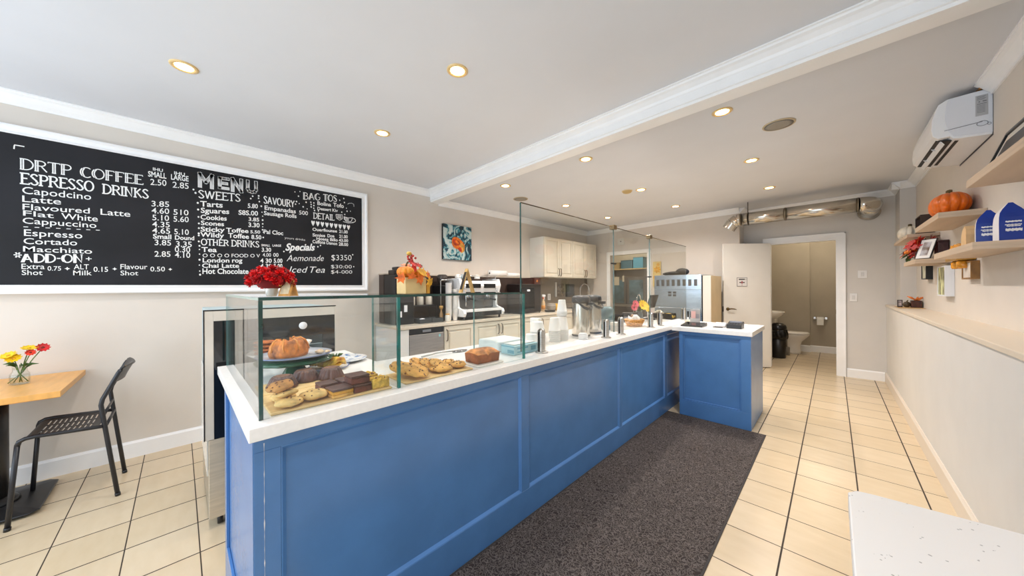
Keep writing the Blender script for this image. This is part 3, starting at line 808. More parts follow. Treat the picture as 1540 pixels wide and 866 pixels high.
# chalk heading letters as strokes: (thick stems, thin strokes) on a unit-high grid; width first
def arc(cx, cy, rx, ry, a0, a1, n=14):
    return [(cx + rx * math.cos(math.radians(a0 + (a1 - a0) * i / n)), cy + ry * math.sin(math.radians(a0 + (a1 - a0) * i / n))) for i in range(n + 1)]
GL = {
 'D': (.72, [[(.14, 0), (.14, 1)]], [[(.14, 1)] + arc(.28, .5, .40, .5, 90, -90) + [(.14, 0)]]),
 'R': (.70, [[(.14, 0), (.14, 1)]], [[(.14, 1)] + arc(.34, .76, .24, .24, 90, -90) + [(.14, .52)], [(.36, .52), (.66, 0)]]),
 'T': (.66, [[(.33, 0), (.33, 1)]], [[(.02, .9), (.02, 1), (.64, 1), (.64, .9)]]),
 'I': (.28, [[(.14, 0), (.14, 1)]], []),
 'P': (.64, [[(.14, 0), (.14, 1)]], [[(.14, 1)] + arc(.34, .74, .24, .26, 90, -90) + [(.14, .48)]]),
 'C': (.68, [arc(.38, .5, .30, .5, 130, 230, 8)], [arc(.38, .5, .32, .5, 50, 130, 8), arc(.38, .5, .32, .5, 230, 312, 8)]),
 'O': (.76, [arc(.38, .5, .31, .5, 125, 235, 8)], [arc(.38, .5, .33, .5, 125, -125, 20)]),
 'F': (.60, [[(.14, 0), (.14, 1)]], [[(.14, 1), (.56, 1), (.56, .88)], [(.14, .54), (.46, .54)]]),
 'E': (.62, [[(.14, 0), (.14, 1)]], [[(.14, 1), (.57, 1), (.57, .88)], [(.14, .53), (.48, .53)], [(.14, 0), (.60, 0), (.60, .13)]]),
 'S': (.58, [[(.16, .72), (.26, .58), (.42, .42), (.46, .28)]], [arc(.30, .75, .20, .25, 20, 190, 10), arc(.30, .26, .22, .26, 10, -165, 10)]),
 'N': (.76, [[(.14, 0), (.14, 1)]], [[(.14, 1), (.62, 0), (.62, 1)], [(.54, 1), (.70, 1)]]),
 'K': (.70, [[(.14, 0), (.14, 1)]], [[(.58, 1), (.16, .46)], [(.28, .58), (.66, 0)]]),
 'A': (.78, [[(.36, 1), (.10, 0)]], [[(.36, 1), (.68, 0)], [(.20, .36), (.55, .36)]]),
 'W': (.98, [[(.08, 1), (.28, 0)], [(.48, 1), (.68, 0)]], [[(.28, 0), (.48, 1)], [(.68, 0), (.90, 1)]]),
 'U': (.72, [[(.14, 1), (.14, .3)]], [[(.14, .3)] + arc(.36, .28, .22, .28, 180, 360, 12) + [(.58, 1)]]),
 'V': (.70, [[(.08, 1), (.35, 0)]], [[(.35, 0), (.62, 1)]]),
 'Y': (.68, [[(.06, 1), (.34, .5), (.34, 0)]], [[(.62, 1), (.34, .5)]]),
 'H': (.76, [[(.14, 0), (.14, 1)]], [[(.60, 0), (.60, 1)], [(.14, .52), (.60, .52)]]),
 'G': (.74, [arc(.38, .5, .30, .5, 130, 230, 8)], [arc(.38, .5, .32, .5, 50, 130, 8), arc(.38, .5, .32, .5, 230, 330, 8) + [(.66, .45), (.46, .45)]]),
 'L': (.58, [[(.14, 0), (.14, 1)]], [[(.14, 0), (.54, 0), (.54, .14)]]),
 'B': (.68, [[(.14, 0), (.14, 1)]], [[(.14, 1)] + arc(.32, .77, .22, .23, 90, -90) + [(.14, .54)], [(.14, .54)] + arc(.36, .27, .25, .27, 90, -90) + [(.14, 0)]]),
 'M': (.92, [[(.14, 0), (.14, 1)], [(.78, 0), (.78, 1)]], [[(.14, 1), (.46, .25), (.78, 1)]]),
 '-': (.40, [], [[(.08, .5), (.32, .5)]]), ' ': (.45, [], []),
}
SERIF = set('DRTIPFENKLBH')
BX = -4.0285
def stroke(mb, pts, w, x, m=0, shear=0):
    """flat ribbon of width w in the board plane (y right, z up)"""
    P = [Vector(p) for p in pts]
    L_, R_ = [], []
    for i, p in enumerate(P):
        a = P[max(i - 1, 0)]; b = P[min(i + 1, len(P) - 1)]
        t = (b - a)
        if t.length < 1e-9: t = Vector((1, 0))
        t.normalize(); nrm = Vector((-t.y, t.x)) * (w / 2)
        L_.append(p + nrm); R_.append(p - nrm)
    vs = [(x, q.x, q.y) for q in L_] + [(x, q.x, q.y) for q in R_]
    k = len(P)
    mb.add(vs, [(i, i + 1, k + i + 1, k + i) for i in range(k - 1)], m)
def heading(mb, s, y0, z0, dy, dz, h, style):
    wtot = sum(GL[c][0] for c in s); sx = dy / wtot; pen = 0
    def T(p, off=(0, 0)):
        yy = (pen + p[0]) * sx + off[0]
        return (y0 + yy, z0 + p[1] * h + off[1] + dz * yy / dy)
    thin = 0.0065 if style == 2 else 0.0085
    if h < 0.065: thin = 0.0075
    bar = 0.13 * h if style == 2 else 0.13 * h
    for c in s:
        w, stems, thins = GL[c]
        for st in stems:
            if style == 2:
                stroke(mb, [T(p, (-bar / 2, 0)) for p in st], thin, BX)
                stroke(mb, [T(p, (bar / 2, 0)) for p in st], thin, BX + 0.0002)
            else:
                stroke(mb, [T(p) for p in st], bar if style == 3 else bar * 0.7, BX)
            if c in SERIF:
                for p in (st[0], st[-1]):
                    q = T(p); stroke(mb, [(q[0] - bar * 0.95, q[1]), (q[0] + bar * 0.95, q[1])], thin, BX + 0.0003)
        for st in thins: stroke(mb, [T(p) for p in st], thin, BX + 0.0004)
        pen += w
def font_text(mb, s, y0, z0, dy, dz, cap, bold, shear, x):
    cu = bpy.data.curves.new('chalk', 'FONT')
    cu.body = s; cu.size = 1.0; cu.offset = bold; cu.shear = shear; cu.resolution_u = 3; cu.fill_mode = 'BOTH'
    o = bpy.data.objects.new('chalk', cu); C.objects.link(o)
    dg = bpy.context.evaluated_depsgraph_get(); dg.update()
    me = o.evaluated_get(dg).to_mesh()
    co = [v.co.copy() for v in me.vertices]; fs = [tuple(p.vertices) for p in me.polygons]
    o.evaluated_get(dg).to_mesh_clear()
    bpy.data.objects.remove(o); bpy.data.curves.remove(cu)
    if not co: return
    xa = min(c.x for c in co); xb = max(c.x for c in co)
    sx = dy / max(xb - xa, 1e-6); sz = cap / 0.70
    if len(s) == 1: sx = sz
    mb.add([(x, y0 + (c.x - xa) * sx, z0 + c.y * sz + dz * (c.x - xa) / max(xb - xa, 1e-6)) for c in co], fs)
t = thing('menu_board', 'wide black chalkboard cafe menu in a white moulded frame on the wall', 'menu board', (XL, 0.3, 1.9))
Y0, Y1 = -1.0, 1.535
MB().box(XL + 0.001, -4.030, Y0 + 0.05, Y1, 1.40, 2.445).build('slate', M('chalkboard', (27, 27, 31), 0.55, var=0.18, scale=3, spec=0.3), t)
fpr = [(0.0, 0.0), (0.045, 0.0), (0.05, 0.008), (0.05, 0.018), (0.036, 0.026), (0.030, 0.046), (0.042, 0.052), (0.042, 0.062), (0.03, 0.066), (0.0, 0.066)]
fm = MB()
def frame_bar(mb, a, b, inward, mats=0):
    n = len(fpr); A, B, I = Vector(a), Vector(b), Vector(inward); d = (B - A).normalized()
    vs = []
    for p, s in ((A, 1), (B, -1)):
        for q, w in fpr:
            vs.append(p + Vector((q, 0, 0)) + I * w + d * (s * w))
    mb.add(vs, [(i, (i + 1) % n, n + (i + 1) % n, n + i) for i in range(n)] + [tuple(range(n)), tuple(n + i for i in reversed(range(n)))])
fx = XL + 0.0015
c4 = [(fx, Y0, 1.336), (fx, 1.603, 1.336), (fx, 1.603, 2.505), (fx, Y0, 2.505)]
for (a, b, i) in [(0, 1, (0, 0, 1)), (1, 2, (0, -1, 0)), (2, 3, (0, 0, -1)), (3, 0, (0, 1, 0))]:
    fb = MB(); frame_bar(fb, c4[a], c4[b], i); fb.build('frame_rail', TRIM, t)
CHALK = M('white_chalk', (238, 238, 236), 0.9, var=0.03, scale=90, spec=0.1)
tx = MB(); 
for (s, y, z, dy, dz, cap, st) in TEXTS:
    if st in (2, 3): heading(tx, s, y, z, dy, dz, cap, st)
    elif st == 4: pass
    elif s == '*':
        tx.add([(BX, y + 0.012 + 0.013 * (1 if k % 2 == 0 else 0.45) * math.cos(k * PI / 4), z + 0.035 + 0.013 * (1 if k % 2 == 0 else 0.45) * math.sin(k * PI / 4)) for k in range(8)], [tuple(range(8))])
    else:
        bold = {0: 0.006, 1: 0.022, 5: 0.03, 6: -0.004, 7: -0.006}[st]
        font_text(tx, s, y, z, dy, dz, cap, bold, 0.28 if st in (5, 6) else 0.0, BX)
for (y, z) in DOTS:
    r = rnd.choice((0.006, 0.008, 0.009))
    tx.add([(BX, y + r * math.cos(k * PI / 4) * 0.8, z + r * math.sin(k * PI / 4)) for k in range(8)], [tuple(range(8))])
for k in range(3): stroke(tx, [(-0.785 - 0.016 * math.cos(k * PI / 3), 1.607 - 0.02 * math.sin(k * PI / 3)), (-0.785 + 0.016 * math.cos(k * PI / 3), 1.607 + 0.02 * math.sin(k * PI / 3))], 0.007, BX)
for k in range(9):                                                   # row of hearts under DETAIL
    y = 1.02 + k * 0.0455; z = 2.100
    hp = [(0, -.5), (.28, -.1), (.42, .25), (.36, .46), (.2, .5), (0, .33), (-.2, .5), (-.36, .46), (-.42, .25), (-.28, -.1)]
    tx.add([(BX, y + a * 0.042, z - 0.028 + b * 0.058) for a, b in hp], [tuple(range(10))])
def ring(cy, cz, ry, rz, w, a0=0, a1=360): stroke(tx, arc(cy, cz, ry, rz, a0, a1, 20), w, BX)
ring(1.432, 2.165, 0.030, 0.024, 0.006, -100, 100)                  # teacup doodle
stroke(tx, [(1.335, 2.192), (1.338, 2.165), (1.36, 2.143), (1.39, 2.140), (1.415, 2.15), (1.43, 2.192)], 0.007, BX)
stroke(tx, [(1.333, 2.192), (1.38, 2.184), (1.43, 2.194)], 0.007, BX)
stroke(tx, [(1.325, 2.135), (1.38, 2.126), (1.44, 2.138)], 0.006, BX)
for k in range(4): stroke(tx, [(1.345 + k * 0.012, 2.186), (1.348 + k * 0.012, 2.15)], 0.006, BX)
stroke(tx, [(1.25, 2.206), (1.318, 2.212), (1.316, 2.165), (1.288, 2.145), (1.256, 2.163), (1.25, 2.206)], 0.006, BX)   # badge doodle
for k in range(3): stroke(tx, [(1.262, 2.195 - k * 0.014), (1.306, 2.197 - k * 0.014)], 0.006, BX)
stroke(tx, [(-0.797, 2.337), (-0.795, 2.364)], 0.006, BX); stroke(tx, [(-0.796, 2.366), (-0.756, 2.366)], 0.007, BX)
stroke(tx, [(1.377, 2.344), (1.392, 2.358), (1.42, 2.364), (1.444, 2.356), (1.446, 2.326)], 0.004, BX)
tx.build('chalk_lettering', CHALK, t, recalc=False)
# block letters MENU: white outline, chalk shading inside that fades toward the top
mm = bpy.data.materials.new('chalk_shading'); mm.use_nodes = True
nt = mm.node_tree; b = nt.nodes['Principled BSDF']; b.inputs['Roughness'].default_value = 0.9
tc = nt.nodes.new('ShaderNodeTexCoord'); sp = nt.nodes.new('ShaderNodeSeparateXYZ'); nt.links.new(tc.outputs['Object'], sp.inputs[0])
mr = nt.nodes.new('ShaderNodeMapRange'); mr.inputs['From Min'].default_value = 2.40 - 1.9; mr.inputs['From Max'].default_value = 2.325 - 1.9
nz = nt.nodes.new('ShaderNodeTexNoise'); nz.inputs['Scale'].default_value = 60
mp = nt.nodes.new('ShaderNodeMapping'); mp.inputs['Scale'].default_value = (1, 1.6, 0.15); nt.links.new(tc.outputs['Object'], mp.inputs[0]); nt.links.new(mp.outputs[0], nz.inputs['Vector'])
ad = nt.nodes.new('ShaderNodeMath'); ad.operation = 'MULTIPLY_ADD'; ad.inputs[1].default_value = 0.16; ad.inputs[2].default_value = -0.08
nt.links.new(nz.outputs['Fac'], ad.inputs[0]); a2 = nt.nodes.new('ShaderNodeMath'); nt.links.new(sp.outputs[2], a2.inputs[0]); nt.links.new(ad.outputs[0], a2.inputs[1])
nt.links.new(a2.outputs[0], mr.inputs['Value'])
rp = nt.nodes.new('ShaderNodeValToRGB'); rp.color_ramp.elements[0].color = rgb((34, 34, 36)); rp.color_ramp.elements[1].color = rgb((214, 214, 214))
nt.links.new(mr.outputs[0], rp.inputs[0]); nt.links.new(rp.outputs[0], b.inputs['Base Color'])
ot, sh_ = MB(), MB()
for (s, y, z, dy, dz, cap, st) in TEXTS:
    if st != 4: continue
    pen, tot = 0, sum({'M': 1.1, 'E': .82, 'N': .95, 'U': .95}[c] for c in s)
    BLK = {'M': [[(.16, 0), (.16, 1), (.5, .38), (.84, 1), (.84, 0)]], 'E': [[(.68, .9), (.2, .9), (.2, .1), (.68, .1)], [(.2, .5), (.6, .5)]],
           'N': [[(.16, 0), (.16, 1), (.7, 0), (.7, 1)]], 'U': [[(.17, 1), (.17, .32), (.26, .14), (.44, .08), (.62, .14), (.71, .32), (.71, 1)]]}
    for c in s:
        sx = dy / tot
        for w, mb, xo in ((0.30, ot, 0), (0.215, sh_, 0.0004)):
            for i, seg in enumerate(BLK[c]):
                for a, b_ in zip(seg[:-1], seg[1:]):
                    pts = [(y + (pen + p[0]) * sx, z + p[1] * cap + dz * (pen + p[0]) / tot) for p in (a, b_)]
                    d = (Vector(pts[1]) - Vector(pts[0])).normalized() * (w * cap * 0.36)
                    stroke(mb, [tuple(Vector(pts[0]) - d), tuple(Vector(pts[1]) + d)], w * cap * 0.8, BX + xo + 0.0001 * i)
        pen += {'M': 1.1, 'E': .82, 'N': .95, 'U': .95}[c]
ot.build('chalk_outline', CHALK, t, recalc=False); sh_.build('chalk_shading', mm, t, recalc=False)

# ------------------------------------------------------------------ abstract canvas
def art_material():
    m = bpy.data.materials.new('canvas_paint'); m.use_nodes = True
    nt = m.node_tree; b = nt.nodes['Principled BSDF']; L = nt.links.new; b.inputs['Roughness'].default_value = 0.5
    tc = nt.nodes.new('ShaderNodeTexCoord')
    n = nt.nodes.new('ShaderNodeTexNoise'); n.inputs['Scale'].default_value = 5.5; n.inputs['Detail'].default_value = 3; n.inputs['Distortion'].default_value = 2.2
    L(tc.outputs['Object'], n.inputs['Vector'])
    r = nt.nodes.new('ShaderNodeValToRGB'); e = r.color_ramp.elements
    e[0].position = 0.41; e[0].color = rgb((14, 44, 58)); e[1].position = 0.66; e[1].color = rgb((196, 214, 212))
    for p, c in ((0.455, (20, 84, 104)), (0.495, (52, 140, 152)), (0.54, (176, 200, 196)), (0.60, (196, 206, 202))):
        q = e.new(p); q.color = rgb(c)
    L(n.outputs['Fac'], r.inputs[0]); L(r.outputs[0], b.inputs['Base Color'])
    return m
t = thing('canvas_painting', 'square abstract canvas of teal and white swirls around an orange bloom', 'painting', (XL, 2.945, 2.04))
MB().box(XL + 0.001, XL + 0.035, 2.685, 3.205, 1.785, 2.302).build('stretcher', M('canvas_side', (24, 26, 30), 0.7), t)
MB().box(XL + 0.0352, XL + 0.037, 2.686, 3.204, 1.786, 2.301).build('canvas', art_material(), t)
bl = MB()
OR = [M('bloom_red', (176, 52, 16), 0.5, var=0.25, scale=18), M('bloom_orange', (232, 112, 24), 0.5, var=0.2, scale=18), M('bloom_ochre', (214, 150, 62), 0.5, var=0.2, scale=14)]
def blob(cy, cz, ry, rz, a, m, x):
    pts = []
    for k in range(24):
        th = 2 * PI * k / 24; q = 1 + 0.08 * math.sin(3 * th + m) 
        u, v = ry * q * math.cos(th), rz * q * math.sin(th)
        pts.append((x, cy + u * math.cos(a) - v * math.sin(a), cz + u * math.sin(a) + v * math.cos(a)))
    bl.add(pts, [tuple(range(24))], m)
blob(2.945, 2.03, 0.125, 0.085, -0.4, 1, XL + 0.0374); blob(3.02, 1.97, 0.05, 0.075, 0.1, 2, XL + 0.0376); blob(2.915, 2.045, 0.07, 0.045, -0.3, 0, XL + 0.0378); blob(2.93, 2.05, 0.04, 0.02, -0.6, 1, XL + 0.038); blob(2.985, 1.945, 0.03, 0.04, 0.6, 0, XL + 0.038)
note(bl.build('painted_bloom', OR, t, recalc=False), 'orange painted bloom')
# ================================================================== BACK COUNTER ALONG THE MENU WALL
FX = -3.45                                                     # cabinet door plane
GREYT = M('greige_splash', (128, 118, 106), 0.35, var=0.03, scale=5)
struct(MB().box(XL + 0.0005, XL + 0.012, 4.525, YK - 0.001, 0.936, 1.549), 'wall_backsplash', GREYT)
def shaker(mb_parent, y0, y1, z0, z1, x, hside, hz, mat=CREAM):
    """raised-panel door facing +x with a bar handle"""
    d = MB().box(x, x + 0.018, y0, y1, z0, z1)
    w = 0.055
    d.box(x + 0.0182, x + 0.028, y0, y0 + w, z0, z1).box(x + 0.0182, x + 0.028, y1 - w, y1, z0, z1).box(x + 0.0182, x + 0.028, y0 + w, y1 - w, z0, z0 + w).box(x + 0.0182, x + 0.028, y0 + w, y1 - w, z1 - w, z1)
    d.box(x + 0.0182, x + 0.0262, y0 + w + 0.022, y1 - w - 0.022, z0 + w + 0.022, z1 - w - 0.022)
    d = d.build('door', mat, mb_parent, bevel=0.003)
    hy = y0 + 0.032 if hside < 0 else y1 - 0.032
    h = MB().tube([(x + 0.0285, hy, hz - 0.07), (x + 0.05, hy, hz - 0.06), (x + 0.055, hy, hz), (x + 0.05, hy, hz + 0.06), (x + 0.0285, hy, hz + 0.07)], 0.007, 8)
    h.build('handle', M('pewter', (104, 92, 78), 0.3, metal=1.0), d)
def base_unit(y0, y1, doors, label):
    t = thing('base_cabinet', label, 'cabinet', (FX - 0.3, (y0 + y1) / 2, 0), 0, None)
    MB().box(-4.05, FX - 0.001, y0, y1, 0.10, 0.893).box(-4.05, FX - 0.06, y0, y1, 0.0, 0.10).build('body', CREAM, t)
    n = doors; w = (y1 - y0) / n
    for k in range(n):
        a, b = y0 + k * w + 0.002, y0 + (k + 1) * w - 0.002
        shaker(t, a, b, 0.115, 0.885, FX, (-1 if n == 1 else (1 if k == 0 else -1)), 0.775)
base_unit(2.288, 2.756, 1, 'cream single-door base cabinet right beside the steel dishwasher')
base_unit(2.760, 3.690, 2, 'cream two-door base cabinet seen between the loaf cake and tissue boxes')
base_unit(3.694, 4.610, 2, 'cream two-door base cabinet behind the right glass edge of the pastry case')
base_unit(4.614, 5.560, 2, 'cream two-door base cabinet behind the paper cups')
base_unit(5.564, 6.430, 2, 'cream two-door base cabinet in the corner, behind the coffee urns')
t = thing('end_cabinet', 'white end panel closing the back counter beside the dishwasher', 'cabinet', (-3.75, 1.76, 0))
MB().box(-4.05, FX + 0.024, 1.705, 1.818, 0, 0.893).build('body', M('white_end_panel', (232, 232, 230), 0.4), t, bevel=0.002)
t = thing('dishwasher', 'stainless steel dishwasher with black control strip under the back counter', 'dishwasher', (-3.75, 2.05, 0))
MB().box(-4.05, FX, 1.822, 2.284, 0.09, 0.893).build('body', BLACK, t)
MB().box(FX + 0.0005, FX + 0.024, 1.824, 2.282, 0.11, 0.822).build('door', M('dishwasher_steel', (205, 196, 186), 0.42, metal=1.0, var=0.05, scale=5, stretch=(1, 1, 16)), t, bevel=0.003)
c = MB().box(FX + 0.0005, FX + 0.022, 1.824, 2.282, 0.825, 0.89).build('control_strip', BLACK, t, bevel=0.003)
MB().box(FX + 0.0225, FX + 0.03, 1.99, 2.10, 0.845, 0.872).build('pull_handle', STEEL, c, bevel=0.002)
MB().box(FX + 0.0245, FX + 0.0255, 2.212, 2.232, 0.772, 0.802).build('sticker', M('aqua_sticker', (150, 214, 220), 0.5), t)
MB().box(-4.0, FX - 0.05, 1.83, 2.276, 0.0, 0.089).build('kickplate', BLACK, t)
t = thing('back_worktop', 'beige quartz worktop along the menu wall under the espresso machine', 'worktop', (-3.74, 4.0, 0.93))
MB().box(-4.055, -3.412, 1.698, 6.436, 0.8955, 0.930).build('slab', M('beige_quartz', (222, 210, 192), 0.2, var=0.02, scale=40), t, bevel=0.003)
t = thing('splash_ledge', 'dark brown boxed ledge behind the espresso machine, paper towels on top', 'ledge', (-4.0, 3.1, 0.93))
MB().box(-4.065, -3.93, 1.755, 4.52, 0.9315, 1.53).build('panel', M('dark_brown_panel', (62, 48, 42), 0.4, var=0.1, scale=6), t)
MB().box(-4.068, -3.922, 1.750, 4.523, 1.5305, 1.545).build('cap', M('ledge_cap', (196, 182, 164), 0.4), t, bevel=0.002)

def wall_unit(y0, y1, label):
    t = thing('wall_cabinet', label, 'cabinet', (-3.9, (y0 + y1) / 2, 1.55))
    MB().box(-4.069, -3.745, y0, y1, 1.552, 2.288).build('body', M('cabinet_white_side', (234, 230, 222), 0.4), t)
    w = (y1 - y0) / 2
    for k in range(2): shaker(t, y0 + k * w + 0.002, y0 + (k + 1) * w - 0.002, 1.556, 2.284, -3.744, 1 if k == 0 else -1, 1.65)
wall_unit(4.62, 5.522, 'cream two-door wall cabinet with a white side, nearer to the tall glass edge')
wall_unit(5.526, 6.43, 'cream two-door wall cabinet in the corner by the kitchen wall')

# ------------------------------------------------------------------ coffee gear
t = thing('coffee_brewer', 'tall black coffee brewer at the left end of the back counter', 'coffee machine', (-3.8, 1.84, 0.93))
MB().box(-3.915, -3.62, 1.752, 1.99, 0.9315, 1.52).build('body', BLACK, t, bevel=0.006)
MB().box(-3.91, -3.74, 1.80, 1.985, 1.5205, 1.585).build('hopper', M('hopper_black', (34, 30, 30), 0.3), t, bevel=0.01)
MB().box(-3.905, -3.75, 1.845, 1.98, 1.5855, 1.625).build('hopper_lid', MATS['hopper_black'], t, bevel=0.01)
MB().box(-3.6195, -3.615, 1.79, 1.83, 1.02, 1.09).build('white_tag', WHITE, t)
MB().box(-3.6195, -3.615, 1.86, 1.90, 1.08, 1.16).build('white_tag', WHITE, t)
MB().box(-3.6195, -3.612, 1.77, 1.97, 1.19, 1.40).build('front_panel', M('brewer_panel', (52, 52, 56), 0.2), t, bevel=0.004)
t = thing('jar_rack', 'black rack holding three amber jars behind the pumpkin planter', 'rack', (-3.84, 2.2, 0.93))
MB().box(-3.925, -3.74, 2.005, 2.39, 1.13, 1.142).box(-3.925, -3.74, 2.005, 2.017, 0.9315, 1.129).box(-3.925, -3.74, 2.378, 2.39, 0.9315, 1.129).build('rack', BLACKM, t, bevel=0.002)
amber = M('amber_syrup', (196, 128, 54), 0.2, var=0.2, scale=20); jarw = M('jar_label', (226, 216, 200), 0.4)
for k, (y, l) in enumerate([(2.07, 'left amber jar on the black rack, nearest the coffee brewer'), (2.19, 'middle amber jar on the black rack'), (2.32, 'right amber jar on the black rack, nearest the paper cup tubes')]):
    j = thing('syrup_jar', l, 'jar', (-3.83, y, 1.1425), 0, 'amber jars on the black rack')
    MB().lathe([(0.040, 0.001), (0.043, 0.008), (0.043, 0.10), (0.032, 0.118)], n=20).build('jar', jarw, j, world=False)
    MB().lathe([(0.034, 0.1185), (0.036, 0.12), (0.036, 0.14), (0.0, 0.142)], n=20).build('lid', amber, j, world=False)
for y0, y1, l in [(2.03, 2.19, 'shallow black tray under the jar rack holding a white egg timer'), (2.20, 2.36, 'second shallow black tray under the jar rack')]:
    tr = MB().box(-3.73, -3.55, y0, y1, 0.9315, 0.936).box(-3.73, -3.724, y0, y1, 0.936, 0.985).box(-3.556, -3.55, y0, y1, 0.936, 0.985).box(-3.724, -3.556, y0, y0 + 0.006, 0.936, 0.985).box(-3.724, -3.556, y1 - 0.006, y1, 0.936, 0.985)
    tag(tr.build('serving_tray', M('tray_charcoal', (54, 58, 60), 0.5), bevel=0.002), l, 'tray')
tag(MB().ell((-3.64, 2.11, 0.962), (0.035, 0.05, 0.026)).build('egg_timer', WHITE), 'white egg shaped timer lying in a black tray', 'timer')
t = thing('oil_bottle', 'slim amber bottle with wooden stopper between tray and cup tubes', 'bottle', (-3.66, 2.40, 0.93))
MB().lathe([(0.022, 0.0015), (0.024, 0.01), (0.024, 0.09), (0.012, 0.125), (0.011, 0.15)], n=18).build('glass', M('amber_glass', (178, 140, 96), 0.1), t, world=False)
MB().lathe([(0.012, 0.1505), (0.026, 0.175), (0.024, 0.20), (0, 0.202)], n=18).build('stopper', M('cork', (206, 158, 84), 0.6), t, world=False)
t = thing('sugar_jar', 'short white jar beside the slim amber bottle', 'jar', (-3.56, 2.43, 0.93))
MB().lathe([(0.030, 0.0015), (0.033, 0.008), (0.033, 0.07), (0.028, 0.085)], n=18).build('jar', M('milky_jar', (226, 222, 212), 0.2), t, world=False)
MB().lathe([(0.028, 0.0855), (0.030, 0.10), (0, 0.101)], n=18).build('lid', M('cork', (206, 158, 84)), t, world=False)

# nested paper cups: one cup mesh, copied
PAPER = M('paper_white', (244, 242, 238), 0.55, var=0.01, scale=15, sub=0.05)
def cup_proto(r0, r1, h, name, label, group, loc, flip):
    mb = MB()
    prof = [(r0, 0.002), (r0 + 0.001, 0.006), (r1, h - 0.004), (r1 + 0.003, h - 0.003), (r1 + 0.003, h), (r1 - 0.001, h), (r0 - 0.002, 0.010), (0.0, 0.010)]
    if flip: prof = [(r, h - z) for r, z in prof]
    mb.lathe(prof, n=26)
    o = mb.build(name, PAPER, None)
    o.location = loc
    return tag(o, label, 'cup', group)
def cup_stack(x, y, z, n, r0, r1, h, pitch, label, group, flip=True, proto=None):
    for k in range(n):
        loc = (x, y, z + k * pitch)
        if proto is None: proto = cup_proto(r0, r1, h, 'paper_cup', label, group, loc, flip)
        else:
            c = proto.copy(); C.objects.link(c); c.location = loc; c['label'] = label; c['group'] = group
    return proto
cup_stack(-3.60, 2.475, 0.931, 20, 0.028, 0.040, 0.10, 0.021, 'white paper cup nested in the left tall tube of cups by the espresso machine', 'left tall tube of paper cups', False)
cup_stack(-3.60, 2.575, 0.931, 16, 0.028, 0.040, 0.10, 0.021, 'white paper cup nested in the shorter right tube of cups by the espresso machine', 'right tube of paper cups', False)

# espresso machine
t = thing('espresso_machine', 'white two-group espresso machine with black panels on the back counter', 'espresso machine', (-3.66, 3.0, 0.93))
EW = M('machine_white', (236, 236, 236), 0.25, var=0.01, scale=5)
for y in (2.635, 3.335):
    MB().prism([(-3.91, 0.975), (-3.47, 0.975), (-3.45, 1.02), (-3.47, 1.06), (-3.60, 1.10), (-3.62, 1.24), (-3.56, 1.30), (-3.53, 1.40), (-3.56, 1.49), (-3.91, 1.49)], 'y', y - 0.022, y + 0.022).build('side_panel', EW, t, bevel=0.006)
MB().box(-3.91, -3.66, 2.658, 3.312, 0.975, 1.46).build('body', M('machine_grey', (120, 122, 126), 0.25, metal=0.7), t)
hd = MB().prism([(-3.66, 1.29), (-3.575, 1.30), (-3.545, 1.39), (-3.575, 1.46), (-3.66, 1.46)], 'y', 2.659, 3.311).build('head', EW, t, bevel=0.005)
MB().box(-3.5545, -3.542, 2.72, 2.98, 1.36, 1.42).build('display_panel', BLACK, hd, bevel=0.003)
MB().box(-3.5545, -3.542, 3.04, 3.26, 1.36, 1.42).build('display_panel', BLACK, hd, bevel=0.003)
dt = MB().box(-3.66, -3.47, 2.660, 3.310, 1.035, 1.075).build('drip_tray', EW, t, bevel=0.005)
MB().box(-3.655, -3.475, 2.68, 3.29, 1.0755, 1.079).build('drip_grate', STEEL, dt)
MB().box(-3.66, -3.475, 2.660, 3.310, 0.975, 1.034).build('base_panel', BLACK, t)
for y in (2.80, 3.15):
    g = MB().lathe([(0.038, -0.055), (0.042, -0.05), (0.042, 0.0), (0.034, 0.004)], (-3.60, y, 1.285), 20).build('group_head', CHROME, t)
    MB().lathe([(0.030, -0.095), (0.036, -0.085), (0.036, -0.056)], (-3.60, y, 1.285), 20).tube([(-3.57, y, 1.21), (-3.53, y, 1.207), (-3.43, y, 1.195)], [0.009, 0.012, 0.015], 12).build('portafilter', BLACK, g)
for y in (2.70, 3.27):
    MB().tube([(-3.56, y, 1.36), (-3.53, y, 1.32), (-3.52, y, 1.20), (-3.525, y, 1.11)], 0.006, 8).build('steam_wand', CHROME, t)
for y in (2.60 + 0.06, 3.31):
    for x in (-3.87, -3.52): MB().lathe([(0.018, 0.9315), (0.014, 0.974)], (x, y, 0), 14).build('foot', BLACK, t)
tr = MB()
for y in (2.66, 3.31): tr.tube([(-3.90, y, 1.492), (-3.60, y, 1.492)], 0.006, 8)
tr.tube([(-3.60, 2.66, 1.53), (-3.60, 3.31, 1.53)], 0.006, 8).tube([(-3.60, 2.66, 1.49), (-3.60, 2.66, 1.53)], 0.006, 8).tube([(-3.60, 3.31, 1.49), (-3.60, 3.31, 1.53)], 0.006, 8)
tr.build('cup_rail', CHROME, t)
t = thing('grinder', 'black coffee grinder in a silver frame left of the espresso machine', 'grinder', (-3.78, 2.5, 0.93))
MB().box(-3.91, -3.69, 2.42, 2.595, 0.9315, 1.40).build('body', BLACK, t, bevel=0.01)
MB().tube([(-3.685, 2.41, 0.94), (-3.685, 2.41, 1.455), (-3.685, 2.43, 1.47), (-3.685, 2.59, 1.47), (-3.685, 2.604, 1.455), (-3.685, 2.604, 0.94)], 0.006, 8).build('frame', STEEL, t)
MB().lathe([(0.04, 1.4005), (0.07, 1.47), (0.07, 1.53), (0.05, 1.545), (0, 1.545)], (-3.80, 2.51, 0), 22).build('hopper', M('hopper_smoke', (70, 62, 58), 0.15), t)
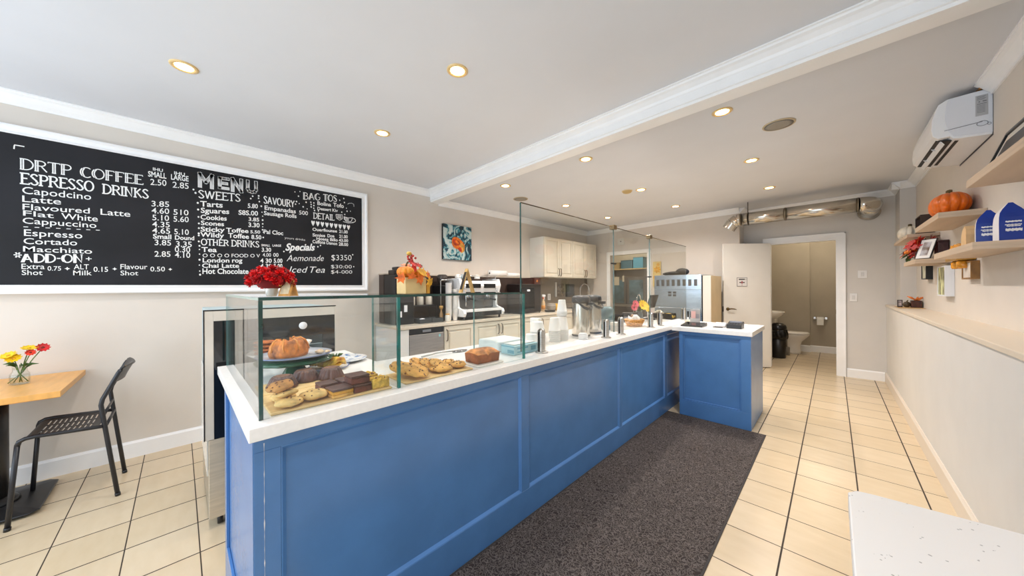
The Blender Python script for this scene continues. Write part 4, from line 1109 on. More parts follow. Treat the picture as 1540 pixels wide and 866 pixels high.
for (y, l) in [(2.735, 'white cup standing upside down on the left of the espresso machine top'), (2.83, 'pale blue cup on top of the espresso machine'), (3.08, 'white cup on top of the espresso machine above the right display')]:
    o = MB().lathe([(0.042, 0.0), (0.044, 0.004), (0.038, 0.05), (0.028, 0.062), (0.0, 0.062)], n=22)
    o = o.build('espresso_cup', M('pale_blue_glaze', (176, 196, 206), 0.15) if 'blue' in l else PORC); o.location = (-3.75, y, 1.4915)
    tag(o, l, 'cup', 'cups on the espresso machine')
# paper towel rolls on the ledge
for y0, y1, r, l in [(3.535, 3.90, 0.052, 'larger white paper towel roll lying on the dark ledge'), (3.915, 4.22, 0.036, 'smaller white paper roll lying behind the larger roll on the dark ledge')]:
    t = thing('paper_towel_roll', l, 'paper roll', (-3.985, (y0 + y1) / 2, 1.5455), 0)
    MB().lathe([(0.016, y0), (r, y0), (r, y1), (0.016, y1)], mat=Matrix.Translation((-3.985, 0, 1.546 + r)) @ Matrix.Rotation(-PI / 2, 4, 'X'), n=28).build('paper', PAPER, t)
    MB().lathe([(0.0, y0 - 0.001), (0.0155, y0 - 0.001), (0.0155, y0 + 0.004)], mat=Matrix.Translation((-3.985, 0, 1.546 + r)) @ Matrix.Rotation(-PI / 2, 4, 'X'), n=16).build('core', M('core_hole', (60, 52, 46), 0.8), t)
t = thing('toaster_oven', 'black box oven with a small orange star sticker, left of the tall glass edge', 'oven', (-3.76, 4.12, 0.93))
MB().box(-3.915, -3.62, 3.86, 4.40, 0.945, 1.42).build('body', M('oven_black', (30, 24, 24), 0.3), t, bevel=0.008)
MB().box(-3.6195, -3.612, 3.90, 4.22, 1.00, 1.36).build('door', M('oven_glass', (14, 14, 16), 0.1), t, bevel=0.003)
MB().box(-3.611, -3.606, 4.03, 4.10, 1.30, 1.33).build('badge', WHITE, t)
ot = MB().box(-3.90, -3.64, 4.24, 4.40, 1.4205, 1.53).build('crate', M('oxblood_box', (70, 22, 18), 0.4), t, bevel=0.003)
star = [(0.028 * (1 if k % 2 == 0 else 0.4) * math.cos(k * PI / 6), 0.028 * (1 if k % 2 == 0 else 0.4) * math.sin(k * PI / 6)) for k in range(12)]
MB().prism([(4.32 + a, 1.475 + b) for a, b in star], 'x', -3.6395, -3.638).build('star_sticker', M('sticker_orange', (232, 140, 40), 0.5), ot)
for x in (-3.9, -3.64):
    for y in (3.88, 4.38): MB().lathe([(0.012, 0.9315), (0.012, 0.9445)], (x, y, 0), 12).build('foot', BLACK, t)
# spray bottle
t = thing('spray_bottle', 'clear spray bottle of amber cleaner with orange trigger by the right case edge', 'bottle', (-3.75, 4.62, 0.93))
MB().lathe([(0.034, 0.0015), (0.037, 0.012), (0.037, 0.13), (0.030, 0.17), (0.014, 0.205), (0.014, 0.225)], n=22).build('bottle', M('cleaner_amber', (222, 190, 150), 0.15), t, world=False)
MB().lathe([(0.0375, 0.04), (0.0375, 0.11)], n=22).build('label', M('cleaner_label', (226, 150, 60), 0.5), t, world=False)
sp = MB().lathe([(0.018, 0.2255), (0.018, 0.245), (0.010, 0.25), (0.010, 0.262)], n=16); sp.build('collar', M('trigger_orange', (214, 86, 36), 0.4), t, world=False)
MB().prism([(-0.03, 0.2625), (0.045, 0.2625), (0.06, 0.285), (0.045, 0.30), (-0.02, 0.305), (-0.035, 0.285)], 'x', -0.012, 0.012).prism([(0.028, 0.262), (0.04, 0.262), (0.034, 0.215), (0.022, 0.205)], 'x', -0.006, 0.006).build('trigger', WHITE, t, world=False, bevel=0.003)
# backsplash fittings
def wallplate(name, label, cat, y0, y1, z0, z1, mat, d=0.008, extra=None, x=XL + 0.0125):
    t = thing(name, label, cat, (x, (y0 + y1) / 2, (z0 + z1) / 2))
    MB().box(x, x + d, y0, y1, z0, z1).build('plate', mat, t, bevel=0.002)
    return t
t = wallplate('wall_outlet', 'white wall outlet on the grey backsplash above the yellow mug', 'outlet', 5.135, 5.225, 1.11, 1.235, WHITE)
MB().box(XL + 0.0207, XL + 0.024, 5.16, 5.20, 1.13, 1.215).build('socket', M('socket_grey', (206, 206, 206), 0.4), t, bevel=0.002)
t = wallplate('wall_plaque', 'small brown plaque under the left corner of the wall cabinets', 'plaque', 4.655, 4.81, 1.355, 1.505, M('plaque_brown', (106, 94, 78), 0.5), 0.012)
MB().box(XL + 0.0247, XL + 0.026, 4.68, 4.785, 1.38, 1.48).build('face', M('plaque_tan', (134, 120, 98), 0.5), t)
t = wallplate('knife_strip', 'upright white knife strip on the grey backsplash', 'knife strip', 5.375, 5.42, 1.17, 1.47, M('bar_steel', (216, 218, 218), 0.25), 0.02)  # plain steel knife strip, gives no light
t = wallplate('wall_tile_picture', 'brown textured tile picture right of the white knife strip', 'picture', 5.45, 5.675, 1.17, 1.44, M('tile_brown', (112, 100, 86), 0.5, var=0.3, scale=26), 0.01)
t = wallplate('wall_tablet', 'dark framed blue-grey screen on the backsplash by the urns', 'tablet', 5.75, 6.06, 1.16, 1.43, M('tablet_frame', (30, 34, 40), 0.3), 0.02)
MB().box(XL + 0.0327, XL + 0.034, 5.79, 6.02, 1.20, 1.39).build('screen', M('tablet_screen', (62, 74, 84), 0.15), t)
# steel container with lid, dark pan, mug
t = thing('plastic_container', 'clear grey plastic container lying on the back counter by the mug', 'container', (-3.75, 4.86, 0.93))
MB().lathe([(0.05, 0.0015), (0.075, 0.03), (0.08, 0.10), (0.07, 0.135), (0.0, 0.14)], n=22, sx=1.0, sy=1.1).build('tub', M('smoky_tub', (150, 142, 132), 0.15), t, world=False)
MB().lathe([(0.076, 0.09), (0.084, 0.092), (0.084, 0.10), (0.076, 0.102)], n=22, sy=1.1).build('rim', M('smoky_rim', (190, 184, 176), 0.15), t, world=False)
t = thing('baking_pan', 'dark round pan beside the clear grey container', 'pan', (-3.62, 4.62 + 0.02, 0.93))
t.location = (-3.58, 4.60, 0.93); WL[t.name] = Vector(t.location)
MB().lathe([(0.085, 0.0015), (0.10, 0.028), (0.104, 0.03), (0.098, 0.028), (0.083, 0.006), (0, 0.006)], n=26).build('pan', M('pan_dark', (50, 48, 46), 0.3), t, world=False)
t = thing('yellow_mug', 'yellow mug on the back counter below the white outlet', 'mug', (-3.72, 5.0, 0.93))
MB().lathe([(0.036, 0.0015), (0.042, 0.006), (0.044, 0.125), (0.040, 0.125), (0.037, 0.012), (0, 0.012)], n=24).build('mug', M('mug_yellow', (226, 176, 62), 0.2), t, world=False)
MB().tube([(0.01, 0.042, 0.10), (0.012, 0.066, 0.095), (0.012, 0.074, 0.065), (0.012, 0.064, 0.035), (0.01, 0.041, 0.028)], 0.006, 8).build('handle', MATS['mug_yellow'], t, world=False)
# spring faucet and sink corner gear
t = thing('spring_faucet', 'chrome spring kitchen faucet arching above the coffee urns', 'faucet', (-3.86, 6.0, 0.93))
pts = [(-3.86, 6.0, 0.9315), (-3.86, 6.0, 1.30)] + [(-3.86 + 0.11 - 0.11 * math.cos(a * PI / 10), 6.0, 1.30 + 0.13 * math.sin(a * PI / 10)) for a in range(1, 11)] + [(-3.64, 6.0, 1.18)]
MB().tube(pts, 0.011, 10).build('spout', CHROME, t)
spr = []
for k in range(260):
    u = k / 259 * (len(pts) - 2) ; i = int(u); f = u - i
    p = Vector(pts[i]).lerp(Vector(pts[min(i + 1, len(pts) - 1)]), f)
    spr.append((p.x + 0.018 * math.cos(k * 1.1) * (1 if i > 3 else 1), p.y + 0.018 * math.sin(k * 1.1), p.z))
MB().tube(spr, 0.003, 5).build('spring', CHROME, t)
MB().lathe([(0.018, -0.09), (0.022, -0.085), (0.016, 0.0)], (-3.64, 6.0, 1.18), 16).build('spray_head', M('spray_blue', (70, 110, 150), 0.2), t)
t = thing('dish_rack', 'dark wire dish rack with glasses in the corner behind the urns', 'dish rack', (-3.72, 5.62, 0.93))
dr = MB()
for z in (0.945, 1.06): dr.tube([(-3.86, 5.46, z), (-3.55, 5.46, z), (-3.55, 5.84, z), (-3.86, 5.84, z)], 0.004, 6, closed=True)
for k in range(8):
    dr.tube([(-3.55, 5.46 + k * 0.054, 0.945), (-3.55, 5.46 + k * 0.054, 1.06)], 0.003, 5)
    dr.tube([(-3.86, 5.46 + k * 0.054, 0.945), (-3.55, 5.46 + k * 0.054, 0.945)], 0.003, 5)
for x in (-3.86, -3.55):
    for y in (5.46, 5.84): dr.tube([(x, y, 0.9315), (x, y, 1.06)], 0.004, 6)
dr.build('wire_basket', M('rack_dark', (60, 58, 58), 0.35), t)
for k, (x, y) in enumerate([(-3.64, 5.55), (-3.76, 5.66), (-3.63, 5.75)]):
    g = MB().lathe([(0.038, 0.0), (0.030, 0.11), (0.0, 0.112)], n=18).build('drinking_glass', M('frosted_glass', (164, 168, 168), 0.15)); g.location = (x, y, 0.9495)
    tag(g, ['upturned glass at the front left of the dish rack', 'upturned glass in the middle of the dish rack', 'upturned glass at the right of the dish rack'][k], 'glass', 'glasses in the dish rack')

# ================================================================== KITCHEN DOORWAY AND WHAT STANDS BEHIND IT
_before = set(bpy.data.objects)
t = thing('dark_cupboard', 'dark grey tall kitchen cupboard with blue panes seen through the doorway', 'cupboard', (-2.95, 8.3, 0))
MB().box(-3.35, -2.35, 8.1, 8.58, 0.0, 1.62).build('body', M('cupboard_grey', (92, 84, 74), 0.4), t, bevel=0.004)
for k in range(2):
    d = MB().box(-3.34 + k * 0.5, -2.86 + k * 0.5, 8.08, 8.0995, 0.05, 1.60).build('door', M('cupboard_door', (104, 96, 86), 0.4), t, bevel=0.003)
    MB().box(-3.28 + k * 0.5, -2.92 + k * 0.5, 8.076, 8.0795, 0.95, 1.54).build('pane', M('bluegrey_pane', (84, 112, 122), 0.15, var=0.25, scale=4), d)
t = thing('wire_shelf', 'kitchen wall shelf stacked with storage boxes, seen through the doorway', 'shelf', (-2.9, 8.45, 1.74))
MB().box(-3.5, -2.2, 8.28, 8.58, 1.72, 1.75).build('board', M('shelf_tan', (196, 170, 120), 0.5), t)
for x in (-3.4, -2.3): MB().prism([(8.58, 1.718), (8.32, 1.718), (8.58, 1.55)], 'x', x, x + 0.02).build('bracket', STEEL, t)
for x0, x1, h, c, l in [(-3.12, -2.80, 0.20, (70, 104, 116), 'blue-grey storage box on the kitchen shelf'), (-2.78, -2.52, 0.26, (84, 150, 172), 'bright blue storage box on the kitchen shelf'), (-3.45, -3.16, 0.15, (150, 128, 84), 'tan storage box at the left of the kitchen shelf')]:
    t = thing('storage_box', l, 'box', ((x0 + x1) / 2, 8.43, 1.7505), 0, 'boxes on the kitchen shelf')
    MB().box(x0, x1, 8.32, 8.54, 1.751, 1.751 + h).build('box', M('box_%d' % c[0], c, 0.4), t, bevel=0.004)
    MB().box(x0 - 0.004, x1 + 0.004, 8.316, 8.544, 1.7515 + h, 1.775 + h).build('lid', M('box_lid_%d' % c[0], tuple(int(v * 0.8) for v in c), 0.4), t, bevel=0.003)
t = thing('kitchen_worktable', 'steel work table in the kitchen beyond the doorway', 'table', (-2.9, 7.7, 0))
MB().box(-3.6, -2.5, 7.75, 8.05, 0.88, 0.92).build('table_top', STEEL, t, bevel=0.003)
for x in (-3.57, -2.53):
    for y in (7.78, 8.02): MB().tube([(x, y, 0.0), (x, y, 0.8795)], 0.016, 10).build('leg', STEEL, t)
for (y, z, h, w, l) in [(-3.30, 1.52, 0.22, 0.15, 'cream paper notice pinned beside the kitchen door frame'), (-3.06, 1.58, 0.16, 0.05, 'narrow white paper strip pinned in the kitchen')]:
    p = MB().box(y, y + w, 8.085 - 0.012, 8.0755, z - h / 2, z + h / 2).build('paper_notice', M('notice_paper', (214, 204, 180), 0.7)); tag(p, l, 'notice')
for o in set(bpy.data.objects) - _before:
    if o.parent is None:
        o.location.x -= 0.95
        if o.name.startswith(('wire_shelf', 'storage_box')): o.location.z += 0.1
        if o.name.startswith('paper_notice'): o.location.x += 0.1
# thermostat on the kitchen wall
t = thing('thermostat', 'white square thermostat on the kitchen wall above the door frame', 'thermostat', (-3.05, YK, 2.30))
p = Vector((0, 0, 0))
MB().box(-3.295, -3.150, YK - 0.022, YK - 0.0005, 2.258, 2.402).build('cover', M('thermostat_white', (224, 222, 214), 0.4), t, bevel=0.005)
MB().box(-3.238, -3.216, YK - 0.025, YK - 0.0225, 2.325, 2.345).build('sensor', BLACK, t)
# yellow flower canvas
t = thing('flower_canvas', 'tall narrow canvas with a yellow flower between the door frame and ice machine', 'painting', (-2.41, YK, 1.6))
MB().box(-2.485, -2.335, YK - 0.025, YK - 0.0005, 1.37, 1.86).build('canvas', M('canvas_beige', (222, 196, 132), 0.6, var=0.05, scale=6), t)
fl = MB()
for cx, cz, r in ((-2.40, 1.70, 0.075), (-2.44, 1.55, 0.045), (-2.385, 1.80, 0.035)):
    for k in range(7):
        a = 2 * PI * k / 7
        fl.prism([(cx + r * q * math.cos(a + d), cz + r * q * math.sin(a + d)) for q, d in ((0.2, -0.5), (0.75, -0.32), (1, 0), (0.75, 0.32), (0.2, 0.5))], 'y', YK - 0.0275, YK - 0.0255)
fl.build('painted_petals', M('petal_gold', (226, 158, 28), 0.5, var=0.15, scale=20), t)
t.location.x -= 0.07
# ice machine and slim locker
t = thing('ice_machine', 'stainless steel ice machine with a row of dark vents behind the glass screen', 'ice machine', (-1.82, 6.05, 0))
IY = 5.70
MB().box(-2.185, -1.462, IY, 6.42, 0.06, 1.555).build('body', M('ice_steel', (196, 206, 214), 0.2, metal=0.85, var=0.04, scale=3, stretch=(1, 1, 6)), t, bevel=0.006)
VG = M('vent_grey', (96, 96, 96), 0.6)
for k in range(8):
    x = -2.15 + k * 0.083
    MB().box(x, x + 0.045, IY - 0.004, IY - 0.0005, 1.375, 1.478).build('vent', VG, t)
for i in range(2):
    for k in range(2): MB().box(-1.96 + k * 0.075, -1.91 + k * 0.075, IY - 0.004, IY - 0.0005, 1.205 + i * 0.045, 1.238 + i * 0.045).build('vent', VG, t)
MB().box(-2.18, -1.467, IY - 0.006, IY - 0.0005, 1.31, 1.318).build('seam', M('steel_seam', (170, 180, 188), 0.3, metal=0.6), t)
MB().box(-2.17, -1.48, IY - 0.010, IY - 0.0005, 0.36, 1.02).build('bin_door', M('ice_steel_door', (186, 196, 204), 0.2, metal=0.85), t, bevel=0.005)
for x in (-2.14, -1.50):
    for y in (5.76, 6.36): MB().lathe([(0.025, 0.0005), (0.02, 0.0595)], (x, y, 0), 14).build('foot', BLACK, t)
t = thing('cloth_bundle', 'black cloth bundle thrown on top of the ice machine', 'cloth', (-1.9, 5.95, 1.556))
MB().ell((-1.93, 5.93, 1.588), (0.19, 0.12, 0.032), 24, 10, fn=lambda a, b: 1 + 0.14 * math.sin(3 * a) + 0.09 * math.sin(7 * a + 1)).ell((-1.80, 5.90, 1.61), (0.09, 0.08, 0.054), 20, 10, fn=lambda a, b: 1 + 0.15 * math.sin(2 * a + 1)).build('cloth', M('cloth_black', (26, 28, 32), 0.8, bump=0.4, bscale=30), t)
t = thing('slim_locker', 'slim beige cabinet with white front right of the steel ice machine', 'cabinet', (-1.385, 6.05, 0))
MB().box(-1.446, -1.332, IY + 0.015, 6.34, 0.0, 1.53).build('body', M('locker_tan', (196, 172, 132), 0.5, var=0.02, scale=5), t, bevel=0.003)
MB().box(-1.443, -1.335, IY - 0.012, IY + 0.0145, 0.02, 1.528).build('door', M('locker_white', (238, 232, 220), 0.35), t, bevel=0.004)
MB().box(-1.4585, -1.4475, IY, 6.40, 0.03, 1.535).build('gap_shade_strip', BLACK, t)  # shade of the gap beside the ice machine, put in as a black strip
# ================================================================== PASTRIES AND THINGS ON THE WORKTOP
BT = CT + 0.009                                                # top of the wooden boards
def board(name_label, x0, x1, y0, y1, cat='serving board'):
    o = MB().box(x0, x1, y0, y1, CT + 0.0005, BT).build('serving_board', BOARDW, bevel=0.004)
    return tag(o, name_label, cat)
board('pale wooden board at the front of the case holding brownies and lemon squares', -1.600, -1.346, 0.212, 0.636)
board('pale wooden board behind the brownies holding dark fluted cakes', -1.790, -1.610, 0.225, 0.570)
board('pale wooden board piled with chocolate chip cookies', -1.56, -1.350, 0.700, 1.080)
def noise3(x, y, z, s=1.0):
    return math.sin(7.1 * x * s + 1.3) * math.sin(6.3 * y * s + 0.7) * math.sin(8.7 * z * s + 2.1)
def cookie(label, loc, r, h, rx=0, ry=0, rz=0, group=None, mats=None, chips=14, seed=1, name='cookie', cat='cookie'):
    rr = random.Random(seed)
    mb = MB()
    mb.ell((0, 0, 0), (r, r, h / 2), 30, 14, 0, fn=lambda a, p: 1 + 0.035 * math.sin(5 * a + seed) + 0.03 * math.sin(9 * a + 2 * seed) + 0.03 * math.sin(4 * p + 3 * a))
    ch = MB()
    for k in range(chips):
        a = rr.uniform(0, 2 * PI); q = r * math.sqrt(rr.uniform(0.02, 0.92))
        zz = h / 2 * math.sqrt(max(0.02, 1 - (q / r) ** 2)) * (1 if rr.random() < 0.88 else -0.3)
        c = rr.uniform(0.003, 0.0055)
        mb.ell((q * math.cos(a), q * math.sin(a), zz), (c, c * 0.8, c * 0.6), 8, 5, 1)
    o = mb.build(name, mats)
    o.location = loc; o.rotation_euler = (rx, ry, rz)
    return tag(o, label, cat, group)
DOUGH = M('cookie_dough', (214, 160, 82), 0.7, var=0.12, scale=30, bump=0.35, bscale=90, sub=0.05)
DOUGHP = M('scone_dough', (230, 188, 118), 0.7, var=0.13, scale=26, bump=0.35, bscale=80, sub=0.05)
CHIP = M('chocolate_chip', (112, 66, 36), 0.4, var=0.2, scale=60)
CHOC = M('chocolate_cake', (104, 58, 46), 0.6, var=0.2, scale=40, bump=0.4, bscale=120)
CHOCD = M('chocolate_glaze', (94, 64, 56), 0.38, var=0.15, scale=30, bump=0.1, bscale=60)
SM = [DOUGHP, CHIP]; CM = [DOUGH, CHIP]
cookie('round chip scone lying at the front left corner of the brownie board', (-1.390, 0.272, BT + 0.016), 0.043, 0.030, seed=1, mats=SM, chips=9, name='scone', cat='scone')
cookie('middle scone of the little stack at the left of the brownie board', (-1.425, 0.268, BT + 0.040), 0.040, 0.026, rx=0.10, ry=-0.15, seed=2, mats=SM, chips=9, name='scone', cat='scone')
cookie('bottom scone under the little stack at the left of the brownie board', (-1.478, 0.272, BT + 0.016), 0.042, 0.030, seed=11, mats=SM, chips=9, name='scone', cat='scone')
cookie('browned chip scone leaning on top of the little stack on the brownie board', (-1.430, 0.254, BT + 0.068), 0.042, 0.026, rx=0.18, ry=0.15, seed=3, mats=[M('scone_brown', (190, 134, 72), 0.7, var=0.14, scale=26, bump=0.35, bscale=80), CHIP], name='scone', cat='scone')
cookie('wide pale scone between the scone stack and the lemon square', (-1.412, 0.357, BT + 0.018), 0.047, 0.034, seed=4, mats=SM, chips=9, name='scone', cat='scone')
def square(name, label, cat, loc, d, rz, layers, group=None, tilt=0):
    """layered bar: layers = [(height, material)]"""
    t = thing(name, label, cat, loc, rz, group); t.rotation_euler = (tilt, 0, rz)
    z = 0
    for i, (h, m_, nm) in enumerate(layers):
        MB().box(-d[0] / 2, d[0] / 2, -d[1] / 2, d[1] / 2, z + 0.0004, z + h).build(nm, m_, t, world=False, bevel=0.003, seg=2)
        z += h
    return t
LEM = M('lemon_filling', (222, 160, 56), 0.6, var=0.15, scale=40, bump=0.3, bscale=90)
CRUST = M('shortbread', (216, 168, 88), 0.75, var=0.15, scale=40, bump=0.4, bscale=100)
square('lemon_square', 'yellow bar with a chocolate top at the front edge of the brownie board', 'cake square', (-1.390, 0.440, BT), (0.074, 0.078), 0.08, [(0.012, CRUST, 'crust'), (0.013, LEM, 'filling'), (0.009, CHOCD, 'glaze')])
def brownie(label, loc, d, rz, group='brownies'):
    return square('brownie', label, 'brownie', loc, d, rz, [(0.024, CHOC, 'cake'), (0.010, CHOCD, 'glaze')], group)
brownie('flat brownie lying behind the lemon square with the chocolate top', (-1.498, 0.425, BT), (0.07, 0.065), 0.05)
brownie('brownie at the back middle of the board, half hidden by the stack', (-1.498, 0.502, BT), (0.075, 0.066), 0.15)
brownie('bottom brownie of the tall stack on the board', (-1.398, 0.519, BT), (0.074, 0.070), 0.05)
brownie('top brownie of the tall stack, highest on the board', (-1.404, 0.512, BT + 0.0345), (0.076, 0.074), 0.04)
def oatbar(label, loc, rz, seed):
    t = thing('oat_square', label, 'cake square', loc, rz, 'yellow crumble squares')
    mb = MB(); mb.box(-0.037, 0.037, -0.036, 0.036, 0.0005, 0.036, 0)
    rr = random.Random(seed)
    mb.build('crumb', M('crumble_yellow', (226, 176, 82), 0.8, var=0.2, scale=50, bump=0.7, bscale=120), t, world=False, bevel=0.004)
    tp = MB()
    for k in range(26):
        c = rr.uniform(0.005, 0.009); tp.ell((rr.uniform(-0.032, 0.032), rr.uniform(-0.031, 0.031), 0.036), (c, c, c * 0.8), 7, 5, 1 if k % 6 == 0 else 0)
    tp.build('topping', [M('crumble_gold', (230, 180, 76), 0.8, var=0.15, scale=50), CHIP], t, world=False)
oatbar('yellow crumble square at the front right corner of the brownie board', (-1.395, 0.594, BT), 0.0, 3)
oatbar('yellow crumble square behind the tall brownie stack', (-1.500, 0.588, BT), 0.1, 5)
def bundt(label, x, y, r, h, seed):
    t = thing('bundt_cake', label, 'cake', (x, y, BT), seed * 0.4, 'small dark fluted cakes')
    n = 14
    prof = [(r * 1.0, 0.0015), (r * 1.05, 0.008), (r * 0.93, h * 0.40), (r * 0.78, h * 0.80), (r * 0.64, h), (r * 0.45, h * 1.02), (r * 0.2, h * 0.93), (0.0, h * 0.92)]
    MB().lathe(prof, n=112, rad=lambda a, i: 1 + (0.11 if i in (1, 2, 3, 4) else 0.0) * (abs(math.cos(n * a / 2)) ** 0.8 - 0.75)).build('cake', CHOCD, t, world=False)
    MB().lathe([(r * 0.58, h * 1.004), (r * 0.45, h * 1.03), (r * 0.2, h * 0.96), (0, h * 0.95)], n=30).build('crumb_top', M('bundt_crumb', (124, 88, 68), 0.8, var=0.2, scale=60), t, world=False)
bundt('left dark fluted cake, nearest the case corner', -1.672, 0.305, 0.055, 0.050, 1)
bundt('middle dark fluted cake, farther back beneath the green stand', -1.728, 0.402, 0.054, 0.050, 2)
bundt('right dark fluted cake, nearest the orange pastry plate', -1.690, 0.498, 0.054, 0.050, 3)
# green cake stand with the caramel cake
t = thing('cake_stand', 'dark green cake stand with a scalloped grey plate carrying the caramel cake', 'cake stand', (-1.90, 0.40, CT))
GRN = M('green_glass', (16, 74, 44), 0.1, spec=0.8, var=0.15, scale=10)
MB().lathe([(0.062, 0.001), (0.060, 0.006), (0.036, 0.05), (0.022, 0.075), (0.020, 0.083)], n=30).build('foot', GRN, t, world=False)
MB().lathe([(0.02, 0.0835), (0.135, 0.084), (0.158, 0.074), (0.160, 0.082), (0.14, 0.094), (0.0, 0.094)], n=128, rad=lambda a, i: 1 + (0.03 * abs(math.sin(8 * a)) if i in (2, 3) else 0)).build('skirt', GRN, t, world=False)
pl = MB().lathe([(0.10, 0.0945), (0.150, 0.104), (0.160, 0.108), (0.158, 0.111), (0.12, 0.102), (0, 0.100)], n=64).build('plate', M('plate_greyblue', (196, 198, 206), 0.12, var=0.03, scale=20), t, world=False)
MB().lathe([(0.157, 0.1115), (0.1605, 0.1095), (0.1595, 0.1075)], n=64, caps=False).build('rim', M('plate_rim_blue', (96, 112, 160), 0.15), pl, world=False)
CK = M('caramel_cake', (150, 78, 28), 0.55, var=0.25, scale=22, bump=0.4, bscale=60, col2=(190, 112, 42), sub=0.05)
CRM = M('cake_crumb', (150, 94, 50), 0.85, var=0.2, scale=70, bump=0.5, bscale=140)
t = thing('caramel_cake', 'cut caramel brown ring cake on the green stand', 'cake', (-1.885, 0.37, CT + 0.1045), 0.9)
t.scale = (0.80, 0.80, 0.98)
arcn = 26
mb = MB()
vs, fs = [], []
sec = [(0.025, 0.002), (0.098, 0.002), (0.103, 0.02), (0.095, 0.055), (0.078, 0.078), (0.055, 0.085), (0.032, 0.072), (0.024, 0.04)]
for k in range(arcn + 1):
    a = math.radians(-150 + 262 * k / arcn)
    for i, (r, z) in enumerate(sec):
        q = 1 + (0.055 * math.cos(9 * a) if 2 <= i <= 5 else 0)
        vs.append((r * q * math.cos(a), r * q * math.sin(a), z * (1 + 0.05 * math.cos(9 * a + 0.4))))
m_ = len(sec)
for k in range(arcn):
    for i in range(m_): fs.append((k * m_ + i, k * m_ + (i + 1) % m_, (k + 1) * m_ + (i + 1) % m_, (k + 1) * m_ + i))
mb.add(vs, fs, 0, True); mb.add(vs[:m_], [tuple(range(m_))], 1); mb.add(vs[-m_:], [tuple(range(m_))], 1)
mb.build('cake', [CK, CRM], t, world=False)
gl = MB()
for a0 in (-2.2, -1.5, -0.7, 0.2, 0.9, 1.6):
    gl.tube([(r * math.cos(a0 + d), r * math.sin(a0 + d), z) for r, z, d in ((0.04, 0.0835, 0), (0.066, 0.086, 0.03), (0.086, 0.074, 0.1), (0.1, 0.05, 0.12), (0.106, 0.03, 0.2))], [0.004, 0.006, 0.006, 0.005, 0.003], 8)
gl.build('caramel_drips', M('caramel_drip', (214, 138, 60), 0.25, var=0.1, scale=30), t, world=False)
t = thing('caramel_slices', 'heap of pale crumbled cake pieces on the right of the green stand plate', 'cake pieces', (-1.84, 0.505, CT + 0.104))
rr = random.Random(4)
for k in range(6): MB().ell((rr.uniform(-0.03, 0.03), rr.uniform(-0.022, 0.022), 0.008 + 0.001 * k), (0.018, 0.012, 0.007), 10, 6, fn=lambda a, p: 1 + 0.15 * math.sin(3 * a + k)).build('piece', M('cake_piece', (206, 180, 150), 0.8, var=0.2, scale=60), t, world=False)
# white stand behind with bowl and cookie stack
t = thing('white_stand', 'low white pedestal stand at the back left of the case', 'cake stand', (-2.22, 0.40, CT))
MB().lathe([(0.075, 0.001), (0.07, 0.006), (0.04, 0.03), (0.035, 0.055), (0.14, 0.066), (0.155, 0.078), (0.15, 0.082), (0.13, 0.074), (0, 0.072)], n=48).build('stand', PORC, t, world=False)
t = thing('white_bowl', 'shallow white bowl on the low pedestal behind the caramel cake', 'bowl', (-2.22, 0.49, CT + 0.0745))
MB().lathe([(0.025, 0.001), (0.045, 0.022), (0.062, 0.05), (0.060, 0.052), (0.042, 0.026), (0, 0.006)], n=36).build('bowl', PORC, t, world=False)
for k in range(4):
    cookie('dark round cookie in the stack left of the caramel cake', (-2.20, 0.325, CT + 0.0835 + k * 0.019), 0.050, 0.019, seed=20 + k, group='cookies stacked on the white pedestal', mats=[M('ginger_cookie', (168, 92, 40), 0.7, var=0.2, scale=40, bump=0.3), CHIP], chips=0)
# plates at the back
PB = M('blue_pattern_china', (232, 234, 236), 0.12, var=0.0, scale=34, col2=(120, 150, 196))
nt_ = PB.node_tree
rp_ = [n_ for n_ in nt_.nodes if n_.type == 'VALTORGB'][0]
rp_.color_ramp.elements[0].position = 0.56; rp_.color_ramp.elements[1].position = 0.62
t = thing('patterned_plate', 'white plate with blue scribbled pattern at the back right of the left case bay', 'plate', (-2.06, 0.685, CT))
MB().lathe([(0.07, 0.001), (0.085, 0.006), (0.118, 0.018), (0.117, 0.021), (0.08, 0.010), (0, 0.008)], n=48).build('plate', PB, t, world=False)
t = thing('blue_rim_plate', 'blue rimmed white plate under the orange pastries', 'plate', (-1.90, 0.585, CT))
t.location = (-1.93, 0.56, CT); WL[t.name] = Vector(t.location)
t.location.z = CT
MB().lathe([(0.06, 0.0005), (0.075, 0.004), (0.098, 0.012), (0.097, 0.015), (0.07, 0.008), (0, 0.006)], n=48).build('plate', PORC, t, world=False)
MB().lathe([(0.092, 0.0142), (0.0975, 0.0155), (0.0985, 0.0125)], n=48, caps=False).build('rim', M('plate_rim_blue', (96, 112, 160)), t, world=False)
t = thing('orange_pastry', 'orange twisted pastry with a green sprig on the blue rimmed plate', 'pastry', (-1.915, 0.555, CT + 0.012), 0.6)
t.scale = (1.3, 1.3, 1.3)
pm = MB()
for k in range(9):
    a = -0.9 + 0.22 * k
    pm.tube([(-0.055 + 0.012 * k - 0.01, -0.03, 0.012), (-0.05 + 0.012 * k, -0.01, 0.03 + 0.006 * math.sin(k)), (-0.045 + 0.012 * k, 0.015, 0.03), (-0.04 + 0.011 * k, 0.035, 0.010)], [0.006, 0.012, 0.011, 0.006], 8)
pm.ell((0, 0, 0.012), (0.055, 0.034, 0.011), 18, 8)
pm.build('pastry', M('orange_pastry_skin', (216, 118, 20), 0.4, var=0.2, scale=40, col2=(240, 176, 60)), t, world=False)
sg = MB()
for k in range(6):
    a = k * 1.05
    sg.tube([(0.01, 0.03, 0.03), (0.01 + 0.014 * math.cos(a), 0.03 + 0.014 * math.sin(a), 0.045), (0.01 + 0.028 * math.cos(a), 0.03 + 0.028 * math.sin(a), 0.046)], [0.002, 0.006, 0.001], 6, flat=0.4)
sg.build('sprig', LEAFG, t, world=False)
